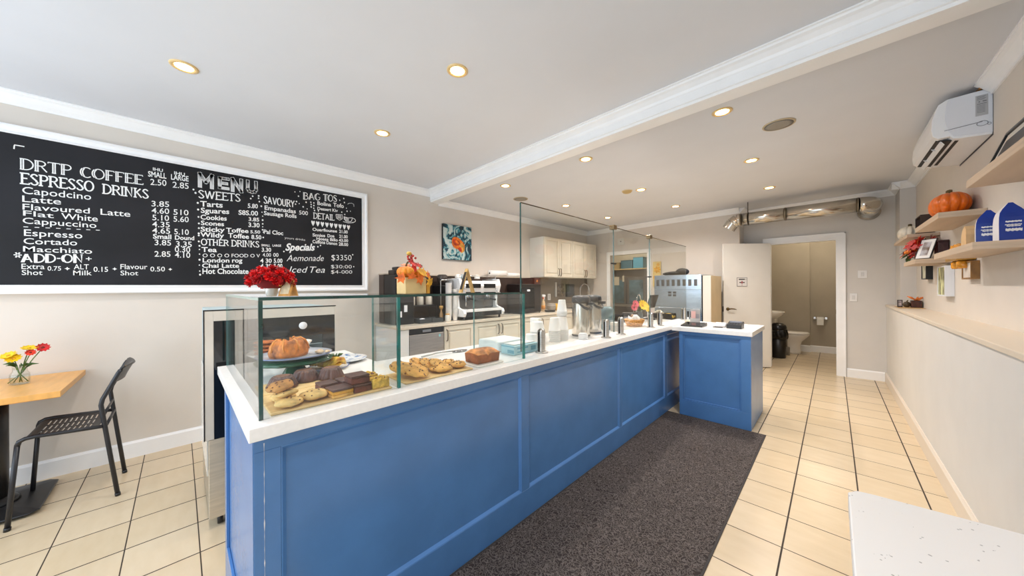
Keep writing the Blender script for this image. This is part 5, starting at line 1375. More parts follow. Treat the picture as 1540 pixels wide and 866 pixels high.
# cookie board
g = 'chocolate chip cookies on the second board'
LABS = ['cookie leaning at the far left of the cookie board, by the green glass edge', 'cookie leaning second from the left on the cookie board', 'cookie leaning at the front left of the cookie board', 'cookie leaning at the back of the middle row on the cookie board', 'cookie leaning in the middle of the back row on the cookie board', 'darkest edged cookie at the front of the back row']
k = 0
for (x0, y0, dx, dy, r, th) in [(-1.492, 0.752, 0.050, 0.012, 0.058, 0.40), (-1.528, 0.865, 0.044, 0.030, 0.052, 0.42)]:
    az = math.atan2(dy, dx)
    for q in range(3):
        h = 0.021
        o = cookie(LABS[k], (x0 + dx * q, y0 + dy * q, BT + 0.001 + r * 1.03 * math.sin(th) + h / 2 * math.cos(th) + 0.002), r, h, 0, th, az, group=g, mats=CM, seed=30 + k, chips=18)
        k += 1
for (x, y, r, h, l) in [(-1.412, 0.922, 0.058, 0.034, 'large flat chip cookie at the front middle of the cookie board'), (-1.515, 1.035, 0.038, 0.026, 'small pale cookie at the back right of the cookie board'), (-1.418, 1.028, 0.046, 0.032, 'knobbly cookie at the right end of the cookie board beside the loaf')]:
    cookie(l, (x, y, BT + h / 2 + 0.0012), r, h, group=g, mats=CM, seed=30 + k, chips=18); k += 1
# loaf on white plate
t = thing('loaf_plate', 'small white rectangular plate under the loaf cake', 'plate', (-1.435, 1.215, CT))
MB().prism([(-1.52, 1.13), (-1.505, 1.115), (-1.365, 1.115), (-1.35, 1.13), (-1.35, 1.30), (-1.365, 1.315), (-1.505, 1.315), (-1.52, 1.30)], 'z', CT + 0.0005, CT + 0.010).build('plate', PORC, t, bevel=0.004)
t = thing('loaf_cake', 'golden brown loaf cake with a crease across its top on a white plate', 'cake', (-1.435, 1.215, CT + 0.0105), 0)
nx, ny = 18, 22
vs, fs = [], []
def loaf_pt(u, v):
    x = (u - 0.5) * 0.115; y = (v - 0.5) * 0.165
    ed = min(1, 6 * min(u, 1 - u, v * 1.2, (1 - v) * 1.2))
    z = 0.062 + 0.014 * (1 - (2 * u - 1) ** 2) * (1 - 0.5 * (2 * v - 1) ** 2) - 0.012 * math.exp(-((v - 0.52 - 0.06 * math.sin(5 * u)) / 0.035) ** 2) - 0.012 * (1 - ed)
    return (x, y, z)
for i in range(nx + 1):
    for j in range(ny + 1): vs.append(loaf_pt(i / nx, j / ny))
for i in range(nx):
    for j in range(ny): fs.append((i * (ny + 1) + j, (i + 1) * (ny + 1) + j, (i + 1) * (ny + 1) + j + 1, i * (ny + 1) + j + 1))
mb = MB(); mb.add(vs, fs, 0, True)
bd = [(i, 0) for i in range(nx)] + [(nx, j) for j in range(ny)] + [(i, ny) for i in range(nx, 0, -1)] + [(0, j) for j in range(ny, 0, -1)]
rim = [vs[i * (ny + 1) + j] for i, j in bd]
low = [(x * 0.93, y * 0.95, 0.0006) for x, y, z in rim]
n_ = len(rim); mb.add(rim + low, [(i, (i + 1) % n_, n_ + (i + 1) % n_, n_ + i) for i in range(n_)] + [tuple(n_ + i for i in range(n_))], 1, True)
mb.build('loaf', [M('loaf_crust', (178, 104, 48), 0.55, var=0.2, scale=20, bump=0.3, bscale=60, col2=(206, 136, 70)), M('loaf_side', (160, 88, 40), 0.6, var=0.15, scale=30, bump=0.2, bscale=80)], t, world=False)
# cake server
t = thing('cake_server', 'long steel cake server lying behind the cookies', 'cake server', (-1.80, 1.20, CT))
MB().tube([(-1.77, 1.02, CT + 0.014), (-1.785, 1.15, CT + 0.020), (-1.795, 1.27, CT + 0.012)], [0.006, 0.005, 0.004], 10).build('handle', STEEL, t)
MB().lathe([(0.0, 0.0), (0.038, 0.0), (0.038, 0.003), (0, 0.003)], (-1.80, 1.325, CT + 0.004), 26, sx=0.8, sy=1.5).build('blade', M('server_steel', (150, 148, 150), 0.25, metal=1.0), t)
# tissue boxes
AQ = M('aqua_box', (170, 216, 228), 0.5, var=0.02, scale=10); AQD = M('aqua_print', (84, 168, 196), 0.5)
t = thing('tissue_box', 'pale blue printed napkin box just right of the case end pane', 'box', (-1.49, 1.59, CT))
MB().box(-1.55, -1.43, 1.472, 1.70, CT + 0.0005, CT + 0.058).build('carton', AQ, t, bevel=0.003)
pr = MB().box(-1.4298, -1.4292, 1.50, 1.60, CT + 0.036, CT + 0.046).box(-1.4298, -1.4292, 1.50, 1.56, CT + 0.014, CT + 0.022).box(-1.4298, -1.4292, 1.63, 1.68, CT + 0.016, CT + 0.044)
pr.box(-1.55, -1.43, 1.4712, 1.4718, CT + 0.049, CT + 0.056).box(-1.49, -1.4335, 1.4712, 1.4718, CT + 0.012, CT + 0.032)
pr.build('print', AQD, t)
MB().box(-1.54, -1.45, 1.49, 1.69, CT + 0.0585, CT + 0.066).build('napkin_top', PAPER, t, bevel=0.003)
t = thing('napkin_pack', 'larger whitish pack of napkins behind the pale blue box', 'box', (-1.70, 1.60, CT))
MB().box(-1.79, -1.58, 1.475, 1.73, CT + 0.0005, CT + 0.070).build('pack', M('pack_white', (236, 241, 242), 0.4, var=0.02, scale=12), t, bevel=0.014, seg=4)
# cups along the counter
g1 = 'wide paper bowls left of the first steel post'
p0 = cup_stack(-1.60, 1.90, CT + 0.0005, 5, 0.042, 0.056, 0.075, 0.024, 'white paper bowl in the wide stack behind the first steel post', g1, True)
cup_stack(-1.585, 1.815, CT + 0.0005, 2, 0.040, 0.050, 0.06, 0.03, 'white paper bowl in the low stack beside the first steel post', 'low stack of paper bowls', True)
t = thing('napkin_stack', 'upright white napkins standing behind the wide paper bowls', 'napkins', (-1.69, 1.99, CT))
MB().box(-1.75, -1.66, 1.985, 2.02, CT + 0.0005, CT + 0.185).build('napkins', PAPER, t, bevel=0.004)
cup_stack(-1.57, 2.075, CT + 0.0005, 7, 0.031, 0.044, 0.105, 0.0145, 'white paper cup in the upside-down stack left of the tallest stack', 'shorter stack of upturned paper cups', True)
cup_stack(-1.60, 2.215, CT + 0.0005, 8, 0.036, 0.052, 0.115, 0.0115, 'white paper cup in the wide stack carrying the tall cups', 'wide stack of upturned paper cups', True)
cup_stack(-1.60, 2.215, CT + 0.0005 + 0.115 + 7 * 0.0115 + 0.0005, 5, 0.028, 0.041, 0.10, 0.008, 'white paper cup on the very top of the tallest cup stack', 'narrow cups on top of the wide stack', True)
cup_stack(-1.70, 2.24, CT + 0.0005, 6, 0.034, 0.048, 0.11, 0.012, 'white paper cup in the stack half hidden behind the tallest one', 'hidden stack of upturned paper cups', True)
# coffee urns
def urn(label, x, y):
    t = thing('coffee_urn', label, 'coffee urn', (x, y, CT), 0, 'steel coffee airpots')
    UR = M('urn_steel', (206, 200, 190), 0.22, metal=1.0, var=0.04, scale=6, stretch=(1, 1, 0.2))
    MB().lathe([(0.074, 0.003), (0.078, 0.012), (0.078, 0.285), (0.075, 0.292)], n=40).build('body', UR, t, world=False)
    MB().lathe([(0.079, 0.0005), (0.081, 0.004), (0.081, 0.014), (0.0785, 0.016)], n=40).build('base_ring', M('urn_grey', (84, 84, 84), 0.4), t, world=False)
    MB().lathe([(0.080, 0.2925), (0.081, 0.30), (0.080, 0.335), (0.066, 0.352), (0.03, 0.358), (0, 0.358)], n=40).build('lid', M('urn_lid', (58, 62, 66), 0.35), t, world=False)
    MB().prism([(-0.02, 0.3), (0.02, 0.3), (0.016, 0.275), (-0.016, 0.275)], 'x', 0.079, 0.125).build('spout', MATS['urn_lid'], t, world=False, bevel=0.004)
    h = [(0.0, -0.084, 0.318), (0.035, -0.083, 0.29), (0.075, -0.06, 0.255), (0.098, 0.0, 0.235), (0.075, 0.06, 0.255), (0.035, 0.083, 0.29), (0.0, 0.084, 0.318)]
    MB().tube(h, 0.009, 10, flat=0.7).build('handle', M('urn_handle', (44, 48, 52), 0.4), t, world=False)
urn('left steel coffee urn with black handle, right of the paper cups', -1.60, 2.500)
urn('right steel coffee urn with black handle, nearer the glass seam', -1.62, 2.735)
t = thing('lid_holder', 'small white rounded holder of cup lids in front of the left coffee urn', 'holder', (-1.47, 2.345, CT))
for k in range(6): MB().lathe([(0.038, 0.001), (0.040, 0.004), (0.040, 0.006), (0.033, 0.009)], (-1.475, 2.335, CT + k * 0.0068), 26).build('cup_lid', WHITE, t)
MB().lathe([(0.033, 0.0), (0.030, 0.006), (0, 0.008)], (-1.475, 2.335, CT + 6 * 0.0068 + 0.0035), 26).build('cup_lid', WHITE, t)
t = thing('water_pitcher', 'smoky teal plastic pitcher behind the glass seam and steel posts', 'pitcher', (-1.66, 3.05, CT))
MB().lathe([(0.060, 0.0015), (0.066, 0.01), (0.075, 0.15), (0.078, 0.20), (0.066, 0.225), (0.05, 0.232), (0, 0.232)], n=34).build('body', M('smoky_teal', (104, 128, 134), 0.12, var=0.1, scale=8), t, world=False)
MB().tube([(0.03, 0.07, 0.19), (0.03, 0.115, 0.18), (0.03, 0.12, 0.11), (0.03, 0.07, 0.07)], 0.009, 8).build('handle', MATS['smoky_teal'], t, world=False)
t = thing('sugar_caddy', 'small white box of sugar sachets behind the first pair of steel posts', 'box', (-1.58, 2.97, CT))
MB().box(-1.555, -1.475, 2.945, 3.03, CT + 0.0005, CT + 0.085).build('box', M('caddy_cream', (228, 220, 206), 0.5), t, bevel=0.003)
# wicker basket with napkins
t = thing('wicker_basket', 'small round wicker basket on the worktop before the second glass seam', 'basket', (-1.56, 3.50, CT))
bk = MB()
for k in range(7):
    r = 0.075 + 0.0035 * k
    bk.tube([(r * math.cos(a * PI / 18) + (0.002 if (a + k) % 2 else -0.002) * math.cos(a * PI / 18), r * math.sin(a * PI / 18) + (0.002 if (a + k) % 2 else -0.002) * math.sin(a * PI / 18), 0.008 + k * 0.0088) for a in range(36)], 0.0056, 6, closed=True)
WK = M('wicker', (204, 146, 72), 0.6, var=0.2, scale=60)
bk.build('weave', WK, t, world=False)
MB().lathe([(0.0, 0.002), (0.078, 0.002), (0.078, 0.006), (0, 0.006)], n=26).build('base', WK, t, world=False)
MB().tube([(0.1 * math.cos(a * PI / 18), 0.1 * math.sin(a * PI / 18), 0.071) for a in range(36)], 0.007, 8, closed=True).build('rim', WK, t, world=False)
for k, (l, dx, dy, rz, c) in enumerate([('white folded napkin sticking up from the left of the wicker basket', 0.0, -0.035, 0.3, PAPER), ('white napkin lying across the middle of the wicker basket', 0.03, 0.0, -0.4, PAPER), ('brown cookie packet standing in the wicker basket', -0.02, 0.03, 0.2, M('packet_brown', (140, 112, 84), 0.5, var=0.2, scale=30))]):
    mb = MB(); vs = []; fs = []
    for i in range(7):
        for j in range(5):
            u, v = i / 6 - 0.5, j / 4
            vs.append((u * 0.085, 0.012 * math.sin(u * 9 + j) + 0.02 * (v - 0.5), 0.012 + v * (0.10 + 0.02 * math.sin(u * 7 + k))))
    for i in range(6):
        for j in range(4): fs.append((i * 5 + j, (i + 1) * 5 + j, (i + 1) * 5 + j + 1, i * 5 + j + 1))
    mb.add(vs, fs, 0, True)
    o = mb.build('napkin' if k < 2 else 'snack_packet', c); o.location = (-1.56 + dx, 3.50 + dy, CT); o.rotation_euler = (0.15, 0, rz)
    sd = o.modifiers.new('thickness', 'SOLIDIFY'); sd.thickness = 0.006 if k < 2 else 0.02
    tag(o, l, 'napkin' if k < 2 else 'packet')
def flower_head(mb, c, nrm, r, n, m, mc, cup=0.25):
    R = Matrix.Translation(c) @ rot_to(nrm)
    for k in range(n):
        a = 2 * PI * k / n
        for s_ in (0, 1):
            a2 = a + s_ * PI / n; rr_ = r * (1 - 0.16 * s_)
            pts = [(0.12, -0.10), (0.6, -0.26), (0.92, -0.16), (1.0, 0.0), (0.92, 0.16), (0.6, 0.26), (0.12, 0.10)]
            vs = []
            for u, w in pts:
                d = Vector((math.cos(a2), math.sin(a2), 0)); e = Vector((-math.sin(a2), math.cos(a2), 0))
                vs.append(d * (u * rr_) + e * (w * rr_ * 0.7) + Vector((0, 0, rr_ * cup * u * u + 0.0015 * s_)))
            vs2 = [v + Vector((0, 0, -0.0012)) for v in vs]
            q = len(vs)
            mb.add(vs + vs2, [tuple(range(q)), tuple(reversed(range(q, 2 * q)))] + [(i, (i + 1) % q, q + (i + 1) % q, q + i) for i in range(q)], m, False, R)
    mb.ell((0, 0, r * 0.06), (r * 0.24, r * 0.24, r * 0.14), 12, 7, mc, R)
YEL = M('petal_yellow', (244, 198, 24), 0.5, var=0.1, scale=40); REDP = M('petal_red', (196, 24, 26), 0.5, var=0.15, scale=40); PINK = M('petal_pink', (214, 92, 104), 0.5, var=0.15, scale=40)
CTRY = M('flower_centre', (202, 146, 20), 0.7, var=0.2, scale=120); CTRD = M('flower_centre_dark', (120, 30, 20), 0.7, var=0.2, scale=120)
def bouquet(t, origin, heads, hub_z, stem_r=0.003, water=None, leaves=8, low=0.012, spread=0.03, seed=3):
    """heads = [(x, y, z, normal, r, petal material, centre material)] relative to origin"""
    rr = random.Random(seed)
    for (x, y, z, nr, r, pm_, cm_) in heads:
        a = rr.uniform(0, 2 * PI)
        foot = Vector((-x * 0.4 + spread * 0.3 * math.cos(a), -y * 0.4 + spread * 0.3 * math.sin(a), low))
        mid = Vector((x * 0.12, y * 0.12, hub_z))
        hp = Vector((x, y, z)) - Vector(nr).normalized() * r * 0.1
        MB().tube([foot, foot.lerp(mid, 0.5), mid, mid.lerp(hp, 0.5) + Vector((0, 0, 0.006)), hp], stem_r, 7).build('stem', M('stem_green', (92, 120, 52), 0.5, var=0.15, scale=30), t, world=False)
        mb = MB(); flower_head(mb, (x, y, z), nr, r, 11, 0, 1); mb.build('flower', [pm_, cm_], t, world=False)
    for k in range(leaves):
        a = rr.uniform(0, 2 * PI); L = rr.uniform(0.03, 0.055); z = hub_z + rr.uniform(0.0, 0.05)
        q = rr.uniform(0.004, 0.02)
        mb = MB(); mb.tube([(q * math.cos(a), q * math.sin(a), z), (q * math.cos(a) + L * 0.5 * math.cos(a), q * math.sin(a) + L * 0.5 * math.sin(a), z + L * 0.5), (q * math.cos(a) + L * math.cos(a), q * math.sin(a) + L * math.sin(a), z + L * 0.42)], [0.002, 0.008, 0.001], 8, flat=0.25)
        mb.build('leaf', LEAFG, t, world=False)
VASE = glass_mat('vase_glass', (0.95, 0.965, 0.96))
t = thing('flower_vase', 'pink and yellow flowers in a wire-handled jar behind the wicker basket', 'flowers', (-1.74, 4.04, CT))
MB().lathe([(0.045, 0.001), (0.05, 0.01), (0.05, 0.09), (0.038, 0.11), (0.042, 0.125)], n=26).build('jar', M('grey_jar', (92, 100, 100), 0.15), t, world=False)
bouquet(t, None, [(0.03, 0.09, 0.19, (0.9, -0.1, 0.4), 0.07, YEL, CTRY), (0.04, 0.01, 0.20, (0.9, -0.4, 0.4), 0.07, YEL, CTRY), (0.02, 0.17, 0.165, (0.9, -0.1, 0.2), 0.065, YEL, CTRY), (0.0, -0.10, 0.22, (0.8, -0.4, 0.4), 0.05, PINK, CTRD), (0.01, -0.16, 0.18, (0.7, -0.6, 0.2), 0.046, PINK, CTRD)], 0.12, leaves=10)
MB().tube([(0, 0.05 * math.cos(a * PI / 12) * 1.6, 0.115 + 0.22 * math.sin(a * PI / 12)) for a in range(13)], 0.0035, 6).build('wire_handle', CHROME, t, world=False)
# black till units, tray with fruit and papers at the end of the counter
t = thing('speaker_box', 'black square electronic unit beside the pink and yellow flowers', 'electronics', (-1.74, 3.82, CT))
MB().box(-1.83, -1.69, 3.76, 3.90, CT + 0.0005, CT + 0.12).build('case', BLACK, t, bevel=0.006)
MB().box(-1.6895, -1.687, 3.775, 3.885, CT + 0.02, CT + 0.10).build('face', M('till_face', (40, 42, 46), 0.15), t)
t = thing('till_screen', 'black till screen on a stand behind the second steel glass seam', 'till', (-1.72, 4.40, CT))
MB().box(-1.80, -1.64, 4.30, 4.44, CT + 0.0005, CT + 0.02).build('foot', BLACK, t, bevel=0.004)
MB().tube([(-1.74, 4.37, CT + 0.0205), (-1.74, 4.37, CT + 0.16)], 0.014, 10).build('neck', BLACK, t)
MB().cbox((0, 0, 0), (0.018, 0.26, 0.18), mat=TR((-1.72, 4.42, CT + 0.235), ry=0.3)).build('screen', M('till_black', (24, 26, 30), 0.2), t, bevel=0.004)
t = thing('serving_tray_black', 'deep black tray holding bananas and crumpled paper at the counter end', 'tray', (-1.62, 4.60, CT))
t.name = 'deep_tray'
WL['deep_tray'] = Vector((-1.62, 4.60, CT))
mb = MB()
mb.prism([(-1.76, 4.48), (-1.50, 4.48), (-1.50, 4.67), (-1.76, 4.67)], 'z', CT + 0.0005, CT + 0.010)
for a, b in (((-1.76, 4.48), (-1.50, 4.48)), ((-1.50, 4.48), (-1.50, 4.67)), ((-1.50, 4.67), (-1.76, 4.67)), ((-1.76, 4.67), (-1.76, 4.48))):
    A, B = Vector((*a, 0)), Vector((*b, 0)); o_ = Vector((-(a[1] - b[1]), (a[0] - b[0]), 0)).normalized() * -0.02
    vs = []
    for P_ in (A, B):
        vs += [P_ + Vector((0, 0, CT + 0.0105)), P_ + o_ + Vector((0, 0, CT + 0.075)), P_ + o_ * 1.3 + Vector((0, 0, CT + 0.075)), P_ + o_ * 0.3 + Vector((0, 0, CT + 0.0105))]
    mb.add(vs, [(0, 1, 5, 4), (1, 2, 6, 5), (2, 3, 7, 6), (3, 0, 4, 7), (0, 3, 2, 1), (4, 5, 6, 7)])
mb.build('tray', BLACK, t)
for k, (x, y, z, rz) in enumerate([(-1.575, 4.535, CT + 0.034, 0.1), (-1.585, 4.61, CT + 0.036, 0.2)]):
    pts = [(0.085 * math.cos(a), 0.085 * math.sin(a), 0) for a in [math.radians(20 + 14 * i) for i in range(11)]]
    o = MB().tube(pts, [0.006, 0.012, 0.016, 0.018, 0.018, 0.018, 0.018, 0.017, 0.014, 0.008, 0.004], 9, mat=TR((0, -0.05, 0))).build('banana', M('banana_skin', (228, 186, 62), 0.5, var=0.1, scale=30))
    o.location = (x, y, z); o.rotation_euler = (0.5, 0, rz); tag(o, ['nearer banana lying in the deep black tray', 'farther banana lying in the deep black tray'][k], 'banana')
o = MB().ell((0, 0, 0), (0.055, 0.06, 0.045), 26, 14, fn=lambda a, p: 1 + 0.16 * math.sin(4 * a + 3 * p) + 0.12 * math.sin(7 * a - 5 * p)).build('crumpled_paper', M('parchment', (232, 222, 200), 0.7, bump=0.3, bscale=30))
o.location = (-1.695, 4.575, CT + 0.062); tag(o, 'crumpled cream baking paper in the deep black tray', 'paper')
# things on the till stand
t = thing('till_tablet', 'black wedge shaped tablet lying on the left of the till stand', 'tablet', (-1.07, 3.93, CT))
MB().prism([(3.83, CT + 0.0005), (4.03, CT + 0.0005), (4.03, CT + 0.035), (3.83, CT + 0.012)], 'x', -1.19, -0.98).build('case', M('tablet_black', (32, 30, 30), 0.35), t, bevel=0.003)
MB().add([(-1.175, 3.845, CT + 0.0152), (-0.995, 3.845, CT + 0.0152), (-0.995, 4.015, CT + 0.0348), (-1.175, 4.015, CT + 0.0348)], [(0, 1, 2, 3)]).build('screen', M('tablet_glass', (18, 18, 20), 0.1), t)
t = thing('acrylic_holder', 'clear holder with pink and grey leaflets behind the black tablet', 'leaflet holder', (-1.13, 4.13, CT))
MB().box(-1.17, -1.075, 4.12, 4.126, CT + 0.0005, CT + 0.17).box(-1.17, -1.075, 4.09, 4.095, CT + 0.0005, CT + 0.07).box(-1.17, -1.075, 4.0955, 4.1195, CT + 0.0005, CT + 0.005).build('holder', M('holder_grey', (176, 174, 174), 0.15), t, bevel=0.002)
MB().box(-1.16, -1.115, 4.1015, 4.1045, CT + 0.006, CT + 0.15).build('leaflet', M('leaflet_pink', (222, 176, 170), 0.6), t)
MB().box(-1.112, -1.08, 4.1055, 4.1085, CT + 0.006, CT + 0.12).build('leaflet', M('leaflet_grey', (150, 146, 150), 0.6), t)
t = thing('pen_pot', 'white card tray with two dark capped markers beside the last glass post', 'pen holder', (-1.21, 4.24, CT))
MB().box(-1.245, -1.165, 4.16, 4.28, CT + 0.0005, CT + 0.03).build('tray', M('tray_cream', (226, 212, 186), 0.5), t, bevel=0.004)
for x in (-1.225, -1.19): 
    p_ = MB().lathe([(0.009, 0.0305), (0.009, 0.07)], (x, 4.21, CT), 14).build('marker', WHITE, t)
    MB().lathe([(0.0095, 0.0705), (0.0095, 0.135), (0.007, 0.14)], (x, 4.21, CT), 14).build('marker_cap', BLACK, p_)
t = thing('card_stand', 'stack of white business cards in a holder on the till stand', 'card holder', (-0.86, 4.0, CT))
MB().prism([(3.97, CT + 0.0005), (4.05, CT + 0.0005), (4.05, CT + 0.045), (4.035, CT + 0.045), (3.97, CT + 0.012)], 'x', -0.90, -0.805).build('holder', M('holder_grey', (176, 174, 174)), t, bevel=0.002)
MB().add([(-0.897, 3.975, CT + 0.0165), (-0.808, 3.975, CT + 0.0165), (-0.808, 4.035, CT + 0.0475), (-0.897, 4.035, CT + 0.0475)], [(0, 1, 2, 3)]).build('card', WHITE, t)
MB().box(-0.905, -0.815, 3.925, 3.945, CT + 0.0005, CT + 0.008).build('pen', BLACK, t, bevel=0.003)
t = thing('card_terminal', 'black card payment terminal at the right of the till stand', 'card terminal', (-0.72, 4.0, CT))
MB().prism([(3.93, CT + 0.0005), (4.08, CT + 0.0005), (4.08, CT + 0.06), (4.06, CT + 0.066), (3.93, CT + 0.04)], 'x', -0.785, -0.655).build('body', BLACK, t, bevel=0.005)
MB().add([(-0.77, 4.005, CT + 0.0572), (-0.67, 4.005, CT + 0.0572), (-0.67, 4.055, CT + 0.0672), (-0.77, 4.055, CT + 0.0672)], [(0, 1, 2, 3)]).build('screen', M('terminal_screen', (110, 118, 132), 0.15), t)
kp_ = MB()
for i in range(4):
    for j in range(3):
        y = 3.942 + j * 0.018; z = CT + 0.0425 + j * 0.0036
        kp_.box(-0.765 + i * 0.024, -0.748 + i * 0.024, y, y + 0.012, z, z + 0.004)
kp_.build('keypad', M('key_grey', (70, 72, 78), 0.4), t)

# ------------------------------------------------------------------ on top of the glass case
GT = 1.3336
t = thing('red_flower_pot', 'mound of red blooms in a small silver pot on top of the pastry case', 'flowers', (-1.46, 0.235, GT))
MB().lathe([(0.014, 0.0005), (0.017, 0.006), (0.021, 0.035), (0.023, 0.04), (0.020, 0.04), (0, 0.035)], n=24).build('pot', M('pot_white', (220, 216, 210), 0.25, metal=0.3), t, world=False)
RD = M('bloom_scarlet', (206, 8, 14), 0.55, var=0.3, scale=60); RD2 = M('bloom_crimson', (168, 6, 14), 0.6, var=0.3, scale=60)
rr = random.Random(11)
k = 0
for i in range(26):
    a = i * 2.399; ph = math.acos(1 - 1.25 * (i + 0.5) / 26)
    c = Vector((0.052 * math.sin(ph) * math.cos(a), 0.058 * math.sin(ph) * math.sin(a), 0.055 + 0.04 * math.cos(ph)))
    mb = MB(); nr = (c - Vector((0, 0, 0.05))).normalized(); R = Matrix.Translation(c) @ rot_to(nr)
    for q in range(3):
        n2 = 7 - q; r_ = 0.019 * (1 - 0.27 * q)
        for j in range(n2):
            b_ = 2 * PI * j / n2 + q * 0.5
            vs = [(0, 0, 0.002 * q)] + [(r_ * s_ * math.cos(b_ + d), r_ * s_ * math.sin(b_ + d), 0.003 + 0.006 * q + 0.006 * s_ + 0.002 * math.sin(9 * d)) for s_, d in ((0.7, -0.5), (1.0, -0.25), (0.92, 0), (1.0, 0.25), (0.7, 0.5))]
            mb.add(vs, [(0, 1, 2, 3), (0, 3, 4, 5)], 0, False, R)
    mb.build('bloom', RD if i % 3 else RD2, t, world=False)
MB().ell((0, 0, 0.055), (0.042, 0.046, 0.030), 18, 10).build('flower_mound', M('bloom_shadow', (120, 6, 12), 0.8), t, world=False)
MB().ell((0.034, 0.02, 0.045), (0.006, 0.006, 0.009), 10, 8).build('gold_bud', GOLD, t, world=False)
def tent_sign(name, label, loc, w, h, d, rz, mat, inner, insert=None):
    """A-frame tabletop sign: two leaves leaning together"""
    t = thing(name, label, 'table sign', loc, rz)
    th = 0.006
    for s_, nm in ((1, 'front_leaf'), (-1, 'back_leaf')):
        mb = MB()
        poly = [(s_ * d / 2, 0.0005), (s_ * (d / 2 - th * 1.4), 0.0005), (s_ * 0.0004, h - th * 1.6), (s_ * 0.0004, h)]
        mb.prism(poly, 'y', -w / 2, w / 2)
        o = mb.build(nm, mat, t, world=False)
        if s_ == 1 and insert:
            L = math.hypot(d / 2, h); ang = math.atan2(d / 2, h)
            R = TR((d / 4 + 0.0012, 0, h / 2)) @ Matrix.Rotation(-ang, 4, 'Y')
            MB().box(-0.0006, 0.0006, -w * 0.38, w * 0.38, -L * 0.36, L * 0.36, 0, R).build('printed_card', insert, o, world=False)
    return t
CARD = M('sign_card', (232, 214, 176), 0.6, var=0.06, scale=60)
tent_sign('wooden_tent_sign', 'small pale wooden tent sign beside the red flowers', (-1.44, 0.283, GT), 0.040, 0.062, 0.055, -0.75, M('sign_wood', (216, 158, 84), 0.45, var=0.1, scale=30), None, CARD)
tent_sign('gold_tent_sign', 'taller gold edged tent sign standing before the espresso machine', (-1.46, 1.125, GT), 0.034, 0.135, 0.085, -1.75, M('sign_gold', (206, 168, 104), 0.35, var=0.1, scale=30), None, M('sign_dark_card', (44, 36, 30), 0.5))
# autumn planter
t = thing('autumn_planter', 'cream box planter with pumpkins and maple leaves on the pastry case', 'planter', (-1.47, 0.795, GT))
bxm = M('planter_cream', (226, 198, 140), 0.5, var=0.04, scale=14)
MB().box(-0.045, 0.045, -0.055, 0.055, 0.0005, 0.078).build('box', bxm, t, world=False, bevel=0.003)
MB().box(-0.046, 0.046, 0.060, 0.075, 0.0005, 0.045).build('gold_strap', M('planter_gold', (216, 160, 60), 0.4), t, world=False, bevel=0.003)
PUMP = M('pumpkin_orange', (232, 120, 22), 0.4, var=0.14, scale=10, col2=(244, 152, 40))
PSTEM = M('pumpkin_stem', (86, 72, 38), 0.7, var=0.2, scale=40)
def pumpkin_mesh(r, h, ribs, c=(0, 0, 0), dent=0.12):
    mb = MB()
    mb.ell(c, (r, r, h / 2), ribs * 8, 20, 0, fn=lambda a, p: 1 - dent * (1 - abs(math.cos(ribs * a / 2)) ** 0.7) * math.cos(p) ** 0.5 - 0.12 * max(0, math.sin(abs(p))) ** 8)
    return mb
for (x, y, z, r, h) in ((0.01, -0.035, 0.105, 0.042, 0.062), (0.0, 0.045, 0.100, 0.034, 0.052)):
    p_ = pumpkin_mesh(r, h, 9, (x, y, z)).build('pumpkin', PUMP, t, world=False)
    MB().tube([(x, y, z + h * 0.4), (x + 0.003, y + 0.004, z + h * 0.65), (x + 0.002, y + 0.01, z + h * 0.78)], [0.006, 0.004, 0.005], 8).build('stem', PSTEM, p_, world=False)
def maple(r, m=0):
    pts = []
    for k, (a, q) in enumerate([(0, 1), (14, .55), (28, .62), (48, .92), (60, .5), (78, .55), (100, .8), (118, .42), (150, .38), (180, .3)]):
        pts.append((q * r * math.sin(math.radians(a)), q * r * math.cos(math.radians(a))))
    return pts + [(-x, y) for x, y in reversed(pts[1:-1])]
LO = [M('leaf_orange', (228, 104, 30), 0.5, var=0.2, scale=40), M('leaf_red', (190, 40, 30), 0.5, var=0.2, scale=40), M('leaf_gold', (236, 168, 44), 0.5, var=0.15, scale=40)]
def leaf_at(parent, c, nrm, r, m, spin, name='maple_leaf'):
    R = Matrix.Translation(c) @ rot_to(nrm) @ Matrix.Rotation(spin, 4, 'Z')
    MB().prism(maple(r), 'z', -0.0008, 0.0008, 0, R).build(name, LO[m], parent, world=False)
for (x, y, z, n_, r, m, sp_) in [(0.055, -0.075, 0.075, (0.8, -0.5, 0.2), 0.036, 0, 2.6), (0.052, -0.025, 0.082, (0.95, 0, 0.25), 0.034, 0, 1.9), (0.056, 0.02, 0.068, (0.95, 0.1, 0.1), 0.036, 0, 3.0), (0.052, 0.03, 0.10, (0.9, 0.2, 0.5), 0.04, 2, 1.2), (0.04, 0.07, 0.085, (0.8, 0.6, 0.2), 0.034, 0, 1.3), (0.05, 0.075, 0.055, (0.9, 0.3, 0.0), 0.036, 2, 3.0), (0.02, 0.0, 0.145, (0.7, 0.1, 0.7), 0.028, 1, 0.5), (0.025, 0.03, 0.135, (0.8, 0.3, 0.6), 0.026, 1, 1.8), (0.03, 0.0, 0.12, (0.9, 0, 0.4), 0.03, 1, 2.6), (-0.02, -0.02, 0.14, (0.3, -0.2, 0.9), 0.03, 0, 0.7)]:
    leaf_at(t, (x, y, z), n_, r, m, sp_)
mb = MB()
for k in range(16):
    mb.ell((rnd.uniform(-0.008, 0.01), 0.0 + rnd.uniform(-0.02, 0.02), 0.15 + k * 0.0028), (0.006, 0.006, 0.006), 8, 6)
mb.build('berry_sprig', M('berry_red', (176, 44, 34), 0.4, var=0.2, scale=60), t, world=False)
MB().ell((0, -0.012, 0.196), (0.013, 0.013, 0.010), 14, 8).build('gold_gourd', M('gourd_gold', (216, 170, 74), 0.4, var=0.2, scale=40), t, world=False)
